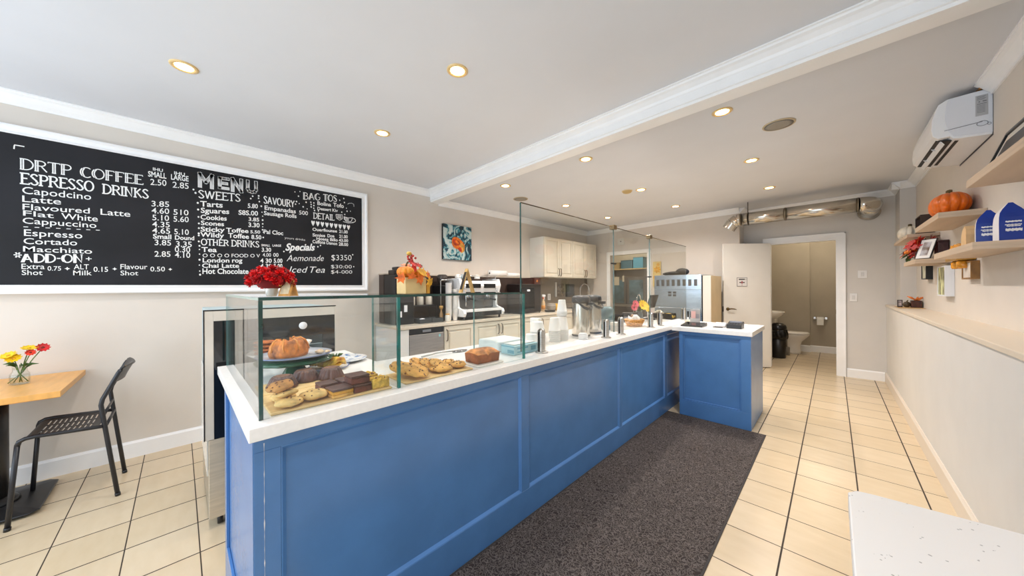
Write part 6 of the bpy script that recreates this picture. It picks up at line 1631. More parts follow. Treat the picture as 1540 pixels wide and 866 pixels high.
# ================================================================== WASHROOM, DOOR, DUCT
# door leaf, swung open into the room
hinge = Vector((-0.755, 6.915)); free = Vector((-1.318, 6.388))
dl = (free - hinge); W = dl.length; ang = math.atan2(dl.y, dl.x)
t = thing('washroom_door', 'open cream washroom door with bronze lever handle and small notice', 'door', (hinge.x, hinge.y, 0), ang)
DOORM = M('door_cream', (229, 225, 217), 0.4, var=0.01, scale=4)
MB().box(0.0, W, -0.018, 0.018, 0.012, 2.075).build('leaf', DOORM, t, world=False, bevel=0.002)
BRZ = M('bronze', (112, 92, 60), 0.3, metal=1.0)
for s_ in (1, -1):
    h = MB().lathe([(0.027, 0.0), (0.027, 0.006), (0.016, 0.012), (0.010, 0.016), (0.010, 0.04)], mat=TR((W - 0.065, s_ * 0.0185, 0.985), rx=-PI / 2 * s_), n=22)
    h.tube([(W - 0.065, s_ * 0.055, 0.985), (W - 0.10, s_ * 0.060, 0.990), (W - 0.15, s_ * 0.058, 0.985), (W - 0.185, s_ * 0.056, 0.977)], [0.011, 0.010, 0.009, 0.005], 10)
    h.build('lever_handle', BRZ, t, world=False)
MB().box(W + 0.0003, W + 0.002, -0.012, 0.012, 0.94, 1.03).build('latch_plate', M('latch_dark', (56, 48, 40), 0.3, metal=1.0), t, world=False)
# notice on the face towards the room (local +y side after the swing)
side = 1
sg = MB().box(W - 0.385, W - 0.215, side * 0.0185, side * 0.022, 1.36, 1.51).build('notice_frame', M('notice_border', (120, 118, 118), 0.5), t, world=False)
MB().box(W - 0.378, W - 0.222, side * 0.0222, side * 0.0228, 1.367, 1.503).build('notice_sheet', M('notice_white', (226, 222, 218), 0.5), sg, world=False)
MB().box(W - 0.345, W - 0.245, side * 0.023, side * 0.0234, 1.470, 1.488).box(W - 0.342, W - 0.312, side * 0.023, side * 0.0234, 1.418, 1.434).box(W - 0.285, W - 0.255, side * 0.023, side * 0.0234, 1.418, 1.434).box(W - 0.366, W - 0.36, side * 0.023, side * 0.0234, 1.47, 1.488).build('notice_print', M('print_black', (40, 36, 38), 0.6), sg, world=False)
MB().box(W - 0.306, W - 0.291, side * 0.023, side * 0.0236, 1.405, 1.452).box(W - 0.318, W - 0.279, side * 0.023, side * 0.0235, 1.421, 1.431).box(W - 0.304, W - 0.293, side * 0.023, side * 0.0234, 1.378, 1.39).build('notice_red_print', M('print_red', (150, 40, 44), 0.6), sg, world=False)
# toilet, side on with its bowl towards the right
t = thing('toilet', 'white toilet with its bowl pointing right inside the washroom', 'toilet', (-0.72, 8.72, 0), 0)
def super_ring(cx, cy, rx, ry, z, n=36, p=1.0): return [(cx + rx * math.cos(2 * PI * k / n), cy + ry * math.sin(2 * PI * k / n), z) for k in range(n)]
mb = MB()
lv = [(0.07, 0.19, 0.105, 0.001), (0.07, 0.185, 0.10, 0.05), (0.07, 0.175, 0.095, 0.16), (0.07, 0.20, 0.12, 0.25), (0.11, 0.245, 0.165, 0.34), (0.125, 0.262, 0.18, 0.385), (0.125, 0.262, 0.18, 0.40)]
rings = [super_ring(c, 0, a, b_, z) for c, a, b_, z in lv]
vs = [p for r in rings for p in r]; n = 36
mb.add(vs, [(i * n + j, i * n + (j + 1) % n, (i + 1) * n + (j + 1) % n, (i + 1) * n + j) for i in range(len(lv) - 1) for j in range(n)], 0, True)
mb.f.append(tuple(reversed(range(n)))); mb.m.append(0); mb.sm.append(False)
mb.f.append(tuple((len(lv) - 1) * n + j for j in range(n))); mb.m.append(0); mb.sm.append(False)
mb.build('bowl', PORC, t, world=False)
mb = MB()
for z, q in ((0.4015, 1.0), (0.425, 1.0)): pass
ra = super_ring(0.125, 0, 0.268, 0.186, 0.4015); rb = super_ring(0.125, 0, 0.268, 0.186, 0.428); rc = super_ring(0.12, 0, 0.24, 0.16, 0.445)
mb.add(ra + rb + rc, [(i * n + j, i * n + (j + 1) % n, (i + 1) * n + (j + 1) % n, (i + 1) * n + j) for i in range(2) for j in range(n)], 0, True)
mb.f.append(tuple(reversed(range(n)))); mb.m.append(0); mb.sm.append(False)
mb.f.append(tuple(2 * n + j for j in range(n))); mb.m.append(0); mb.sm.append(True)
mb.build('seat_lid', PORC, t, world=False)
MB().box(-0.30, -0.125, -0.19, 0.19, 0.36, 0.74).build('tank', PORC, t, world=False, bevel=0.02, seg=3)
MB().box(-0.31, -0.115, -0.20, 0.20, 0.7405, 0.77).build('tank_lid', PORC, t, world=False, bevel=0.01)
MB().box(-0.30, -0.16, -0.09, 0.09, 0.0005, 0.3595).build('outlet', PORC, t, world=False, bevel=0.02)
t = thing('wall_sink', 'white wall sink just showing past the washroom door above the bin', 'sink', (0, 0, 0))
prof = [(0.05, -0.14), (0.10, -0.13), (0.19, -0.05), (0.215, 0.0), (0.215, 0.02), (0.19, 0.02), (0.15, -0.04), (0, -0.07)]
MB().lathe(prof, n=44, sx=1.0, sy=1.15).build('basin', PORC, t, world=False)
MB().tube([(0, 0, -0.141), (0, 0, -0.22), (-0.10, 0, -0.25), (-0.20, 0, -0.25)], 0.018, 12).build('waste_pipe', CHROME, t, world=False)
MB().box(-0.218, -0.12, -0.06, 0.06, -0.10, 0.0).build('wall_bracket', PORC, t, world=False)
t.location = (-0.88, 8.10, 0.855)
t = thing('waste_bin', 'black pedal bin with a black liner beside the open washroom door', 'bin', (-0.755, 8.02, 0))
MB().lathe([(0.105, 0.002), (0.112, 0.01), (0.125, 0.44)], n=32).build('body', BLACK, t, world=False)
MB().lathe([(0.134, 0.36), (0.142, 0.40), (0.150, 0.46), (0.140, 0.52), (0.134, 0.54)], n=60, rad=lambda a, i: 1 + 0.05 * math.sin(9 * a + i) + 0.04 * math.sin(5 * a + 2 * i)).build('liner', M('liner_black', (16, 16, 17), 0.25, bump=0.3, bscale=40), t, world=False)
MB().lathe([(0.130, 0.541), (0.132, 0.57), (0.118, 0.62), (0.07, 0.655), (0, 0.665)], n=32).build('lid', M('lid_black', (24, 24, 26), 0.3), t, world=False)
t = thing('toilet_brush', 'small grey toilet brush pot between bin and toilet', 'toilet brush', (-0.66, 8.42, 0))
MB().lathe([(0.045, 0.001), (0.05, 0.15), (0.042, 0.16), (0.0, 0.16)], n=22).build('pot', M('pot_grey', (150, 146, 140), 0.4), t, world=False)
MB().lathe([(0.012, 0.1605), (0.009, 0.34), (0.013, 0.36), (0, 0.362)], n=14).build('handle', M('pot_grey', (150, 146, 140)), t, world=False)
t = thing('paper_holder', 'chrome holder with a white toilet roll on the far washroom wall', 'toilet paper holder', (-0.19, 9.2, 0.70))
MB().box(-0.295, -0.255, 9.15, 9.1995, 0.68, 0.725).box(-0.125, -0.085, 9.15, 9.1995, 0.68, 0.725).tube([(-0.275, 9.13, 0.703), (-0.105, 9.13, 0.703)], 0.009, 12).box(-0.29, -0.26, 9.12, 9.15, 0.688, 0.718).box(-0.12, -0.09, 9.12, 9.15, 0.688, 0.718).build('bracket', CHROME, t, bevel=0.003)
MB().lathe([(0.02, -0.05), (0.056, -0.05), (0.056, 0.05), (0.02, 0.05)], mat=TR((-0.19, 9.13, 0.675), ry=PI / 2), n=30).box(-0.24, -0.14, 9.0735, 9.0755, 0.57, 0.68).build('roll', PAPER, t)
# switches by the washroom door
for (x0, x1, z0, z1, nm, l, c) in [(0.258, 0.351, 1.472, 1.585, 'heating_thermostat', 'upper white square wall control right of the washroom door', 'thermostat'), (0.175, 0.252, 1.128, 1.248, 'light_switch', 'lower white light switch right of the washroom door', 'light switch')]:
    t = thing(nm, l, c, ((x0 + x1) / 2, YB, (z0 + z1) / 2))
    MB().box(x0, x1, YB - 0.010, YB - 0.0005, z0, z1).build('plate', M('switch_white', (236, 234, 232), 0.35), t, bevel=0.003)
    m_ = (x0 + x1) / 2; k_ = (z0 + z1) / 2
    MB().box(m_ - 0.016, m_ + 0.016, YB - 0.014, YB - 0.0105, k_ - 0.03, k_ + 0.03).build('rocker', M('rocker_grey', (218, 216, 214), 0.35), t, bevel=0.002)
# galvanised duct
DYc, DZc, DR = 6.28, 2.425, 0.094
t = thing('ventilation_duct', 'shiny round metal duct running under the ceiling above the washroom door', 'duct', (-0.4, DYc, DZc))
def duct_tube(pts, r, name): MB().tube(pts, r, 36).build(name, DUCTM, t)
MB().tube([(-1.045, DYc, DZc), (-0.50, DYc, DZc)], DR, 40).build('duct_run', DUCTM, t)
MB().tube([(-0.4995, DYc, DZc), (0.235, DYc, DZc)], DR * 1.012, 40).build('duct_run', DUCTM, t)
# left elbow: two gores bending down and out
MB().tube([(-1.046, DYc, DZc), (-1.095, DYc, DZc - 0.002)], DR * 1.01, 40).build('elbow_gore', DUCTM, t)
MB().tube([(-1.088, DYc, DZc + 0.004), (-1.165, DYc, DZc - 0.050)], DR * 1.01, 40).build('elbow_gore', DUCTM, t)
MB().tube([(-1.155, DYc, DZc - 0.036), (-1.215, DYc, DZc - 0.125)], DR * 1.015, 40, caps=False).build('duct_mouth', DUCTM, t)
MB().tube([(-1.206, DYc, DZc - 0.112), (-1.209, DYc, DZc - 0.117)], DR * 0.99, 40).build('duct_grille', M('duct_dark', (70, 58, 44), 0.5), t)
for x in (-1.0455, -0.4997, 0.2355): MB().tube([(x - 0.006, DYc, DZc), (x + 0.006, DYc, DZc)], DR * 1.03, 40).build('joint_band', M('duct_band', (150, 140, 126), 0.3, metal=1.0), t)
# right elbow turning into the back wall
el = [(0.242 + 0.13 * math.sin(a), DYc + 0.13 - 0.13 * math.cos(a), DZc) for a in [k * PI / 2 / 5 for k in range(6)]]
MB().tube(el, DR * 1.02, 40).build('elbow', DUCTM, t)
MB().tube([(0.372, DYc + 0.131, DZc), (0.372, 6.998, DZc)], DR, 40).build('duct_run', DUCTM, t)
MB().tube([(0.372, 6.965, DZc), (0.372, 6.9985, DZc)], DR * 1.25, 40).build('wall_flange', M('duct_band', (150, 140, 126)), t)
zc_ = z_rear(-0.95)
MB().tube([(-0.95 + (DR + 0.006) * 0, DYc + (DR * 1.03) * math.sin(a), DZc + (DR * 1.03) * math.cos(a)) for a in [k * PI / 14 for k in range(28)]], 0.006, 6, closed=True).tube([(-0.95, DYc - 0.03, DZc + DR), (-0.95, DYc - 0.03, zc_ - 0.0005)], 0.006, 6).build('hanger_strap', M('strap_dark', (60, 52, 44), 0.4, metal=0.6), t)

# ================================================================== AIR CONDITIONER AND SHELVES ON THE RIGHT WALL
t = thing('air_conditioner', 'white split air conditioner high on the right wall near the ceiling', 'air conditioner', (XR, 4.16, 2.5))
AY0, AY1 = 3.768, 4.565
ACW = M('ac_white', (240, 241, 243), 0.25, var=0.006, scale=5)
prof = [(XR - 0.001, 2.36), (0.625, 2.372), (0.60, 2.378), (0.585, 2.40), (0.535, 2.395), (0.510, 2.42), (0.503, 2.47), (0.508, 2.54), (0.520, 2.59), (0.535, 2.635), (0.575, 2.660), (XR - 0.001, 2.668)]
MB().prism(prof, 'y', AY0 + 0.004, AY1 - 0.004).build('casing', ACW, t, bevel=0.004)
for y0, y1 in ((AY0, AY0 + 0.0035), (AY1 - 0.0035, AY1)):
    MB().prism([(XR - 0.001, 2.372), (0.60, 2.392), (0.575, 2.44), (0.562, 2.52), (0.566, 2.60), (0.578, 2.656), (XR - 0.001, 2.664)], 'y', y0, y1).build('side_cover', M('ac_side', (226, 228, 234), 0.3, var=0.006, scale=5), t, bevel=0.002)
lb = MB().box(0.688, 0.738, AY0 - 0.0012, AY0 - 0.0003, 2.495, 2.632).build('rating_label', M('label_grey', (178, 178, 180), 0.5), t)
lp = MB()
for k in range(4): lp.box(0.694, 0.73 - 0.006 * (k % 2), AY0 - 0.0018, AY0 - 0.0014, 2.622 - k * 0.007, 2.6245 - k * 0.007)
lp.box(0.716, 0.732, AY0 - 0.0018, AY0 - 0.0014, 2.586, 2.592).box(0.700, 0.706, AY0 - 0.0018, AY0 - 0.0014, 2.585, 2.592).box(0.694, 0.732, AY0 - 0.0018, AY0 - 0.0014, 2.572, 2.576)
for k in range(6): lp.box(0.694, 0.726, AY0 - 0.0018, AY0 - 0.0014, 2.562 - k * 0.009, 2.5645 - k * 0.009)
lp.build('label_print', M('label_print_grey', (110, 110, 114), 0.6), lb)
sw = MB(); sw.tube([(0.56 + 0.155 * u, AY0 - 0.001, 2.442 + 0.012 * u) for u in [k / 12 for k in range(13)]], 0.0022, 6)
sw.tube([(0.715 + 0.022 * math.cos(a), AY0 - 0.001, 2.442 + 0.016 * math.sin(a)) for a in [k * PI / 10 for k in range(20)]], 0.0018, 6, closed=True)
sw.tube([(0.742 + 0.007 * math.cos(a), AY0 - 0.001, 2.432 + 0.007 * math.sin(a)) for a in [k * PI / 8 for k in range(16)]], 0.0015, 6, closed=True)
sw.build('side_seam', M('ac_seam', (140, 142, 148), 0.4), t)
# outlet under the front: dark slot with vanes and the open flap
MB().prism([(0.527, 2.394), (0.60, 2.377), (0.602, 2.383), (0.53, 2.400)], 'y', AY0 + 0.05, AY1 - 0.04).build('outlet_slot', M('slot_black', (18, 18, 20), 0.5), t)
fl = MB(); fl.prism([(0.548, 2.388), (0.566, 2.360), (0.570, 2.361), (0.553, 2.389)], 'y', AY0 + 0.055, AY1 - 0.045); fl.build('flap', ACW, t, bevel=0.001)
for k in range(2):
    y = AY0 + 0.24 + k * 0.30
    MB().prism([(0.532, 2.392), (0.56, 2.386), (0.56, 2.372), (0.54, 2.380)], 'y', y, y + 0.004).build('vane', M('vane_white', (210, 210, 212), 0.4), t)
MB().prism([(0.612, 2.372), (0.628, 2.3685), (0.628, 2.3705), (0.612, 2.3745)], 'y', AY0 + 0.05, AY1 - 0.09).build('intake_slot', MATS['slot_black'], t)
MB().box(XR - 0.0008, XR - 0.0002, AY0 - 0.004, AY1 + 0.004, 2.35, 2.672).build('wall_plate', M('wall_plate_dark', (70, 70, 74), 0.5), t)
tag(MB().prism([(0.70, 2.672), (XR - 0.001, 2.672), (XR - 0.001, 2.70), (0.705, 2.695)], 'y', AY0 - 0.005, AY0 + 0.12).build('wood_blocking', M('raw_wood', (150, 104, 52), 0.7, var=0.2, scale=14, stretch=(6, 1, 6)), bevel=0.001), 'bare wooden block in the gap of the crown moulding above the air conditioner', 'wood block')

def shelf(label, y0, y1, zt, th=0.042):
    t = thing('floating_shelf', label, 'shelf', (0.65, (y0 + y1) / 2, zt), 0, 'pale wooden wall shelves')
    MB().box(0.546, XR - 0.001, y0, y1, zt - th, zt).build('board', OAK, t, bevel=0.002)
    return zt
shelf('topmost pale wooden shelf at the right picture edge with a leaning black frame', 2.36, 3.165, 1.955, 0.042)
SP = shelf('pale wooden shelf carrying the big orange pumpkin', 3.88, 4.80, 1.890)
SB = shelf('pale wooden shelf carrying the blue coffee bags', 3.06, 4.02, 1.597)
S4 = shelf('lowest pale wooden shelf with the leaning white print and autumn leaves', 4.82, 5.50, 1.606)
S5 = shelf('far pale wooden shelf with the white pumpkin near the wall column', 5.28, 6.30, 1.888, 0.032)
def pumpkin(label, loc, r, h, ribs, mat, mstem, rz=0, cat='pumpkin'):
    t = thing('pumpkin', label, cat, loc, rz)
    pumpkin_mesh(r, h, ribs, (0, 0, h * 0.5 * 0.90), 0.10).build('body', mat, t, world=False)
    MB().tube([(0, 0, h * 0.80), (0.003, 0.004, h * 0.92), (0.004, 0.012, h * 1.02)], [0.024, 0.015, 0.017], 10).build('stem', mstem, t, world=False)
    return t
pumpkin('big ribbed orange pumpkin on the middle wall shelf', (0.648, 4.22, SP + 0.0005), 0.102, 0.205, 12, M('big_pumpkin', (230, 108, 10), 0.38, var=0.06, scale=8), PSTEM).scale = (1.0, 2.15, 1.0)
pumpkin('white ribbed pumpkin on the far wall shelf', (0.645, 6.03, S5 + 0.0005), 0.098, 0.185, 11, M('white_pumpkin', (236, 228, 212), 0.5, var=0.03, scale=10), PSTEM).scale = (1.0, 1.9, 1.0)
tag(MB().ell((0.575, 5.78, S5 + 0.012), (0.016, 0.02, 0.0115), 14, 8).build('acorn', M('acorn_brown', (84, 56, 34), 0.5)), 'small dark acorn at the edge of the far wall shelf', 'acorn')
def picture(name, label, cat, loc, w, h, d, fw, lean, frame, art, mat=None, rz=0):
    """framed picture, faces -x (into the room), bottom edge at loc"""
    t = thing(name, label, cat, loc); t.rotation_euler = (0, lean, rz)
    f = MB().box(-d, 0, -w / 2, w / 2, 0, fw).box(-d, 0, -w / 2, w / 2, h - fw, h).box(-d, 0, -w / 2, -w / 2 + fw, fw, h - fw).box(-d, 0, w / 2 - fw, w / 2, fw, h - fw)
    f.build('frame', frame, t, world=False, bevel=0.001)
    MB().box(-0.004, -0.001, -w / 2 + fw, w / 2 - fw, fw, h - fw).build('backing', M('backing_board', (120, 96, 70), 0.7), t, world=False)
    p = MB().box(-0.007, -0.0045, -w / 2 + fw, w / 2 - fw, fw, h - fw).build('print', mat or art, t, world=False)
    if mat: 
        m_ = min(w, h) * 0.26
        MB().box(-0.0078, -0.0072, -w / 2 + m_, w / 2 - m_, m_, h - m_).build('image', art, p, world=False)
    return t
BF = M('frame_black', (20, 20, 20), 0.35); WF = M('frame_white', (236, 234, 232), 0.35)
picture('framed_poster', 'large black framed print leaning on the topmost shelf at the right picture edge', 'picture frame', (0.608, 2.815, 1.9575), 0.66, 0.235, 0.016, 0.020, 0.34, BF, M('print_dark', (26, 26, 34), 0.4), mat=M('print_cream', (226, 218, 206), 0.6))
# small brown box frame behind the white pumpkin
t = thing('shadow_box', 'small brown wooden box frame behind the white pumpkin', 'picture frame', (0.70, 5.62, S5))
MB().box(0.66, 0.745, 5.50, 5.51, S5 + 0.0005, S5 + 0.22).box(0.66, 0.745, 5.79, 5.80, S5 + 0.0005, S5 + 0.22).box(0.66, 0.745, 5.51, 5.79, S5 + 0.0005, S5 + 0.012).box(0.66, 0.745, 5.51, 5.79, S5 + 0.208, S5 + 0.22).build('frame', M('frame_darkbrown', (58, 40, 30), 0.5, var=0.1, scale=20), t, bevel=0.001)
MB().box(0.73, 0.744, 5.5105, 5.7895, S5 + 0.0125, S5 + 0.2075).build('picture', M('picture_sepia', (150, 112, 70), 0.6, var=0.3, scale=14), t)
# autumn leaf garland in a small pot at the left end of the lowest shelf
t = thing('leaf_arrangement', 'spray of red and orange autumn leaves at the far end of the lowest shelf', 'leaf arrangement', (0.655, 5.36, S4))
MB().box(-0.04, 0.04, -0.05, 0.05, 0.0005, 0.075).build('pot', M('pot_sand', (206, 190, 166), 0.6), t, world=False, bevel=0.004)
rr = random.Random(21)
LD = [M('leaf_deep_red', (164, 22, 24), 0.5, var=0.25, scale=40), LO[1], LO[0], M('leaf_maroon', (92, 16, 22), 0.5, var=0.2, scale=40), LEAFG]
for k in range(74):
    u = rr.uniform(-1, 1)
    c = (rr.uniform(-0.095, 0.05), u * 0.33 - 0.02, 0.115 + rr.uniform(-0.045, 0.075) * (1.2 - abs(u) * 0.5) - 0.05 * max(0, u) + 0.02)
    nr = (-0.8 + rr.uniform(-0.4, 0.4), rr.uniform(-0.7, 0.7), rr.uniform(-0.2, 0.9))
    mi = rr.choices([0, 1, 2, 3], [5, 4, 2, 4])[0]
    if u > 0.7 and rr.random() < 0.7: mi = 4; c = (c[0], c[1], c[2] - 0.03)
    R = Matrix.Translation(c) @ rot_to(nr) @ Matrix.Rotation(rr.uniform(0, 6.28), 4, 'Z')
    MB().prism(maple(rr.uniform(0.05, 0.075)), 'z', -0.001, 0.001, 0, R).build('leaf', LD[mi], t, world=False)
for k in range(5): MB().ell((rr.uniform(-0.09, -0.05), rr.uniform(-0.1, 0.2), rr.uniform(0.10, 0.16)), (0.02, 0.024, 0.02), 12, 8).build('gourd', M('gourd_orange', (220, 120, 36), 0.5, var=0.2, scale=30), t, world=False)
tw = MB()
for k in range(7):
    y = -0.24 + k * 0.08; tw.tube([(0, y * 0.2, 0.0755), (-0.02, y * 0.6, 0.11), (-0.04, y, 0.12)], 0.004, 6)
tw.build('twigs', PSTEM, t, world=False)
# white leaning print on the lowest shelf
PR = M('print_sketch', (196, 150, 110), 0.6, var=0.5, scale=14, col2=(150, 150, 156))
picture('leaning_print', 'white matted sketch in a thin black frame leaning on the lowest shelf', 'picture frame', (0.605, 4.93, S4 + 0.003), 0.125, 0.20, 0.010, 0.006, 0.34, BF, PR, mat=M('mat_white', (236, 234, 232), 0.6), rz=0.72)
t = thing('dark_leaf_block', 'dark red block standing in for leaves behind the leaning white sketch', 'box', (0.70, 4.95, S4))  # added block filling in for the dark red leaves
MB().box(0.690, 0.752, 4.90, 5.06, S4 + 0.0005, S4 + 0.155).build('box', M('box_maroon', (52, 14, 18), 0.4, var=0.2, scale=12), t, bevel=0.003)
MB().box(0.686, 0.7525, 4.895, 5.065, S4 + 0.1555, S4 + 0.17).build('lid', M('box_maroon', (52, 14, 18)), t, bevel=0.003)
# amber ornament on the wall
t = thing('amber_lantern', 'amber glass wall lantern behind the far end of the coffee bag shelf', 'lantern', (0.72, 4.30, 1.56))
AMB = M('amber_gloss', (206, 138, 40), 0.12, var=0.25, scale=24)
for k, (y, z) in enumerate([(4.20, 1.60), (4.30, 1.60), (4.40, 1.60)]):
    MB().lathe([(0.030, 0.0), (0.040, 0.012), (0.040, 0.07), (0.03, 0.085), (0.034, 0.10), (0.0, 0.10)], (0.712, y, z - 0.02), 18).build('glass', AMB, t)
MB().box(0.665, 0.755, 4.13, 4.47, 1.55, 1.5795).build('rail', M('rail_gold', (196, 150, 70), 0.3, metal=0.6), t, bevel=0.003)
for y in (4.20, 4.36): MB().lathe([(0.030, 0.0), (0.036, 0.012), (0.036, 0.05), (0.026, 0.0595)], (0.712, y, 1.49), 18).build('lower_glass', AMB, t)
# coffee bags
BAGB = M('bag_blue', (24, 58, 150), 0.35, var=0.06, scale=10); BAGW = M('bag_white', (232, 230, 232), 0.4, var=0.02, scale=10)
def bag(name, label, y, w, d, h, rz, front, side, text=True, kraft=False):
    t = thing(name, label, 'coffee bag', (0.645, y, SB + 0.0005), rz, 'coffee bags on the wall shelf')
    n = 10
    secs = [(0.0, 1.0, 1.0), (0.02, 1.03, 1.03), (0.45, 1.04, 1.0), (0.62, 1.0, 0.9), (0.74, 0.90, 0.70), (0.84, 0.66, 0.46), (0.92, 0.40, 0.24), (1.0, 0.16, 0.06)] if not kraft else [(0.0, 1, 1), (0.03, 1.03, 1.03), (0.6, 1.02, 0.95), (0.85, 0.97, 0.7), (0.96, 0.95, 0.25), (1.0, 0.95, 0.12)]
    fr, sd = MB(), MB()
    L = []
    for (u, a, b_) in secs:
        # +y width w (across), x depth d ; front face looks towards -y (the viewer)
        L.append([(-w / 2 * a, -d / 2 * b_, h * u), (w / 2 * a, -d / 2 * b_, h * u), (w / 2 * a, d / 2 * b_, h * u), (-w / 2 * a, d / 2 * b_, h * u)])
    body = MB(); vs = [p for l in L for p in l]; fs = []; ms = []
    for i in range(len(L) - 1):
        for j in range(4):
            body.add([L[i][j], L[i][(j + 1) % 4], L[i + 1][(j + 1) % 4], L[i + 1][j]], [(0, 1, 2, 3)], 0 if j in (0, 2) else 1)
    body.add(L[-1], [(0, 1, 2, 3)], 1); body.add(L[0], [(3, 2, 1, 0)], 1)
    o = body.build('pouch', [front, side], t, world=False)
    if text:
        tx = MB(); yy = -d / 2 * 1.04 - 0.002
        def bar(z, x0, x1, hh, wob):
            k = 14
            up = [(x0 + (x1 - x0) * i / k, z + hh / 2 + wob * math.sin(i * 2.3)) for i in range(k + 1)]
            dn = [(x0 + (x1 - x0) * i / k, z - hh / 2 + wob * math.sin(i * 1.7 + 1)) for i in range(k + 1)]
            tx.prism(up + dn[::-1], 'y', yy - 0.0004, yy)
        bar(h * 0.50, -w * 0.30, w * 0.26, 0.008, 0.0012); bar(h * 0.42, -w * 0.32, w * 0.26, 0.005, 0.001); bar(h * 0.385, -w * 0.26, w * 0.22, 0.005, 0.001); bar(h * 0.29, -w * 0.30, w * 0.28, 0.014, 0.002)
        tx.build('print', WF, o, world=False)
    return t

bag('coffee_bag', 'nearer blue coffee bag with white print on the wall shelf', 3.20, 0.092, 0.062, 0.215, 0.12, BAGB, BAGW).location.x = 0.695
bag('coffee_bag', 'farther blue coffee bag, partly hidden behind the nearer one', 3.35, 0.088, 0.062, 0.205, -0.12, BAGB, BAGW).location.x = 0.655
bag('coffee_bag', 'brown kraft coffee bag behind the two blue bags', 3.52, 0.098, 0.07, 0.138, 0.1, M('kraft_paper', (222, 184, 134), 0.7, var=0.06, scale=10, bump=0.25, bscale=24), M('kraft_paper', (222, 184, 134)), text=False, kraft=True).location.x = 0.645
def wall_box(name, label, y0, y1, z0, z1, x0, sidemat, artmat, fw=0.012, face=None):
    """shadow-box picture on the right wall; its near side faces the viewer"""
    t = thing(name, label, 'picture frame', (XR, (y0 + y1) / 2, (z0 + z1) / 2))
    x1 = XR - 0.001
    f = MB().box(x0, x1, y0, y0 + fw, z0, z1).box(x0, x1, y1 - fw, y1, z0, z1).box(x0, x1, y0 + fw, y1 - fw, z0, z0 + fw).box(x0, x1, y0 + fw, y1 - fw, z1 - fw, z1)
    f.build('frame', sidemat, t, bevel=0.001)
    MB().box(x0 + 0.006, x0 + 0.012, y0 + fw, y1 - fw, z0 + fw, z1 - fw).build('picture', artmat, t)
    return t
wall_box('white_shadow_box', 'white sided shadow box picture of dried leaves below the lowest shelf', 4.745, 5.04, 1.262, 1.535, 0.703, M('shadow_white', (232, 234, 238), 0.35), M('dried_leaf_art', (112, 88, 60), 0.6, var=0.5, scale=11, col2=(206, 176, 130), stretch=(1, 2, 0.7)))
wall_box('black_shadow_box', 'small black sided frame on the wall below the far end of the lowest shelf', 5.61, 5.86, 1.425, 1.62, 0.708, BF, M('grey_green_art', (190, 188, 166), 0.6, var=0.2, scale=8))
wall_box('brown_shadow_box', 'small brown wooden frame on the wall right below the coffee bag shelf', 4.05, 4.29, 1.405, 1.54, 0.716, M('frame_walnut', (150, 108, 56), 0.45, var=0.12, scale=18), M('art_pale', (222, 214, 204), 0.6, var=0.05, scale=9))
# small autumn group on the ledge by the column
t = thing('ledge_cloth', 'tan cloth lying on the ledge under the small autumn decorations', 'cloth', (0.65, 6.2, 1.092))
MB().box(0.552, 0.752, 5.95, 6.40, 1.0925, 1.0955).build('cloth', M('cloth_tan', (206, 166, 112), 0.8, bump=0.2), t, bevel=0.001)
t = thing('photo_block', 'small dark photo frame at the left of the ledge decorations', 'picture frame', (0.585, 6.25, 1.096))
MB().box(0.562, 0.605, 6.20, 6.215, 1.0965, 1.185).build('frame', M('frame_umber', (52, 42, 38), 0.5), t, bevel=0.002)
MB().box(0.570, 0.597, 6.1985, 6.1998, 1.110, 1.175).build('photo', M('photo_grey', (168, 156, 156), 0.5, var=0.3, scale=40), t)
t = thing('pumpkin', 'tiny dark brown gourd in the middle of the ledge decorations', 'pumpkin', (0.635, 6.18, 1.096))
pumpkin_mesh(0.032, 0.075, 8, (0, 0, 0.0345), 0.1).build('body', M('gourd_brown', (78, 64, 44), 0.5, var=0.2, scale=30), t, world=False)
MB().tube([(0, 0, 0.06), (0.004, 0, 0.078), (0.01, 0, 0.088)], [0.008, 0.005, 0.005], 8).build('stem', PSTEM, t, world=False)
t = thing('maize_bundle', 'dark box tied with an orange raffia bow on the ledge by the column', 'decoration', (0.705, 6.17, 1.096))
MB().box(-0.040, 0.040, -0.05, 0.05, 0.0005, 0.085).build('box', M('box_umber', (66, 34, 26), 0.5, var=0.3, scale=30), t, world=False, bevel=0.004)
rb = MB()
for k, (dx, dz, L) in enumerate([(-1, 0.7, 0.07), (1, 0.6, 0.075), (0.6, 0.25, 0.06), (-0.5, 0.3, 0.05), (0.2, 0.9, 0.05)]):
    rb.tube([(0, -0.01 * k, 0.087), (dx * L * 0.5, -0.012 * k, 0.087 + dz * L * 0.6), (dx * L, -0.014 * k, 0.087 + dz * L)], [0.005, 0.012, 0.002], 8, flat=0.3)
rb.build('raffia_bow', M('raffia_orange', (220, 116, 44), 0.6, var=0.2, scale=30), t, world=False)

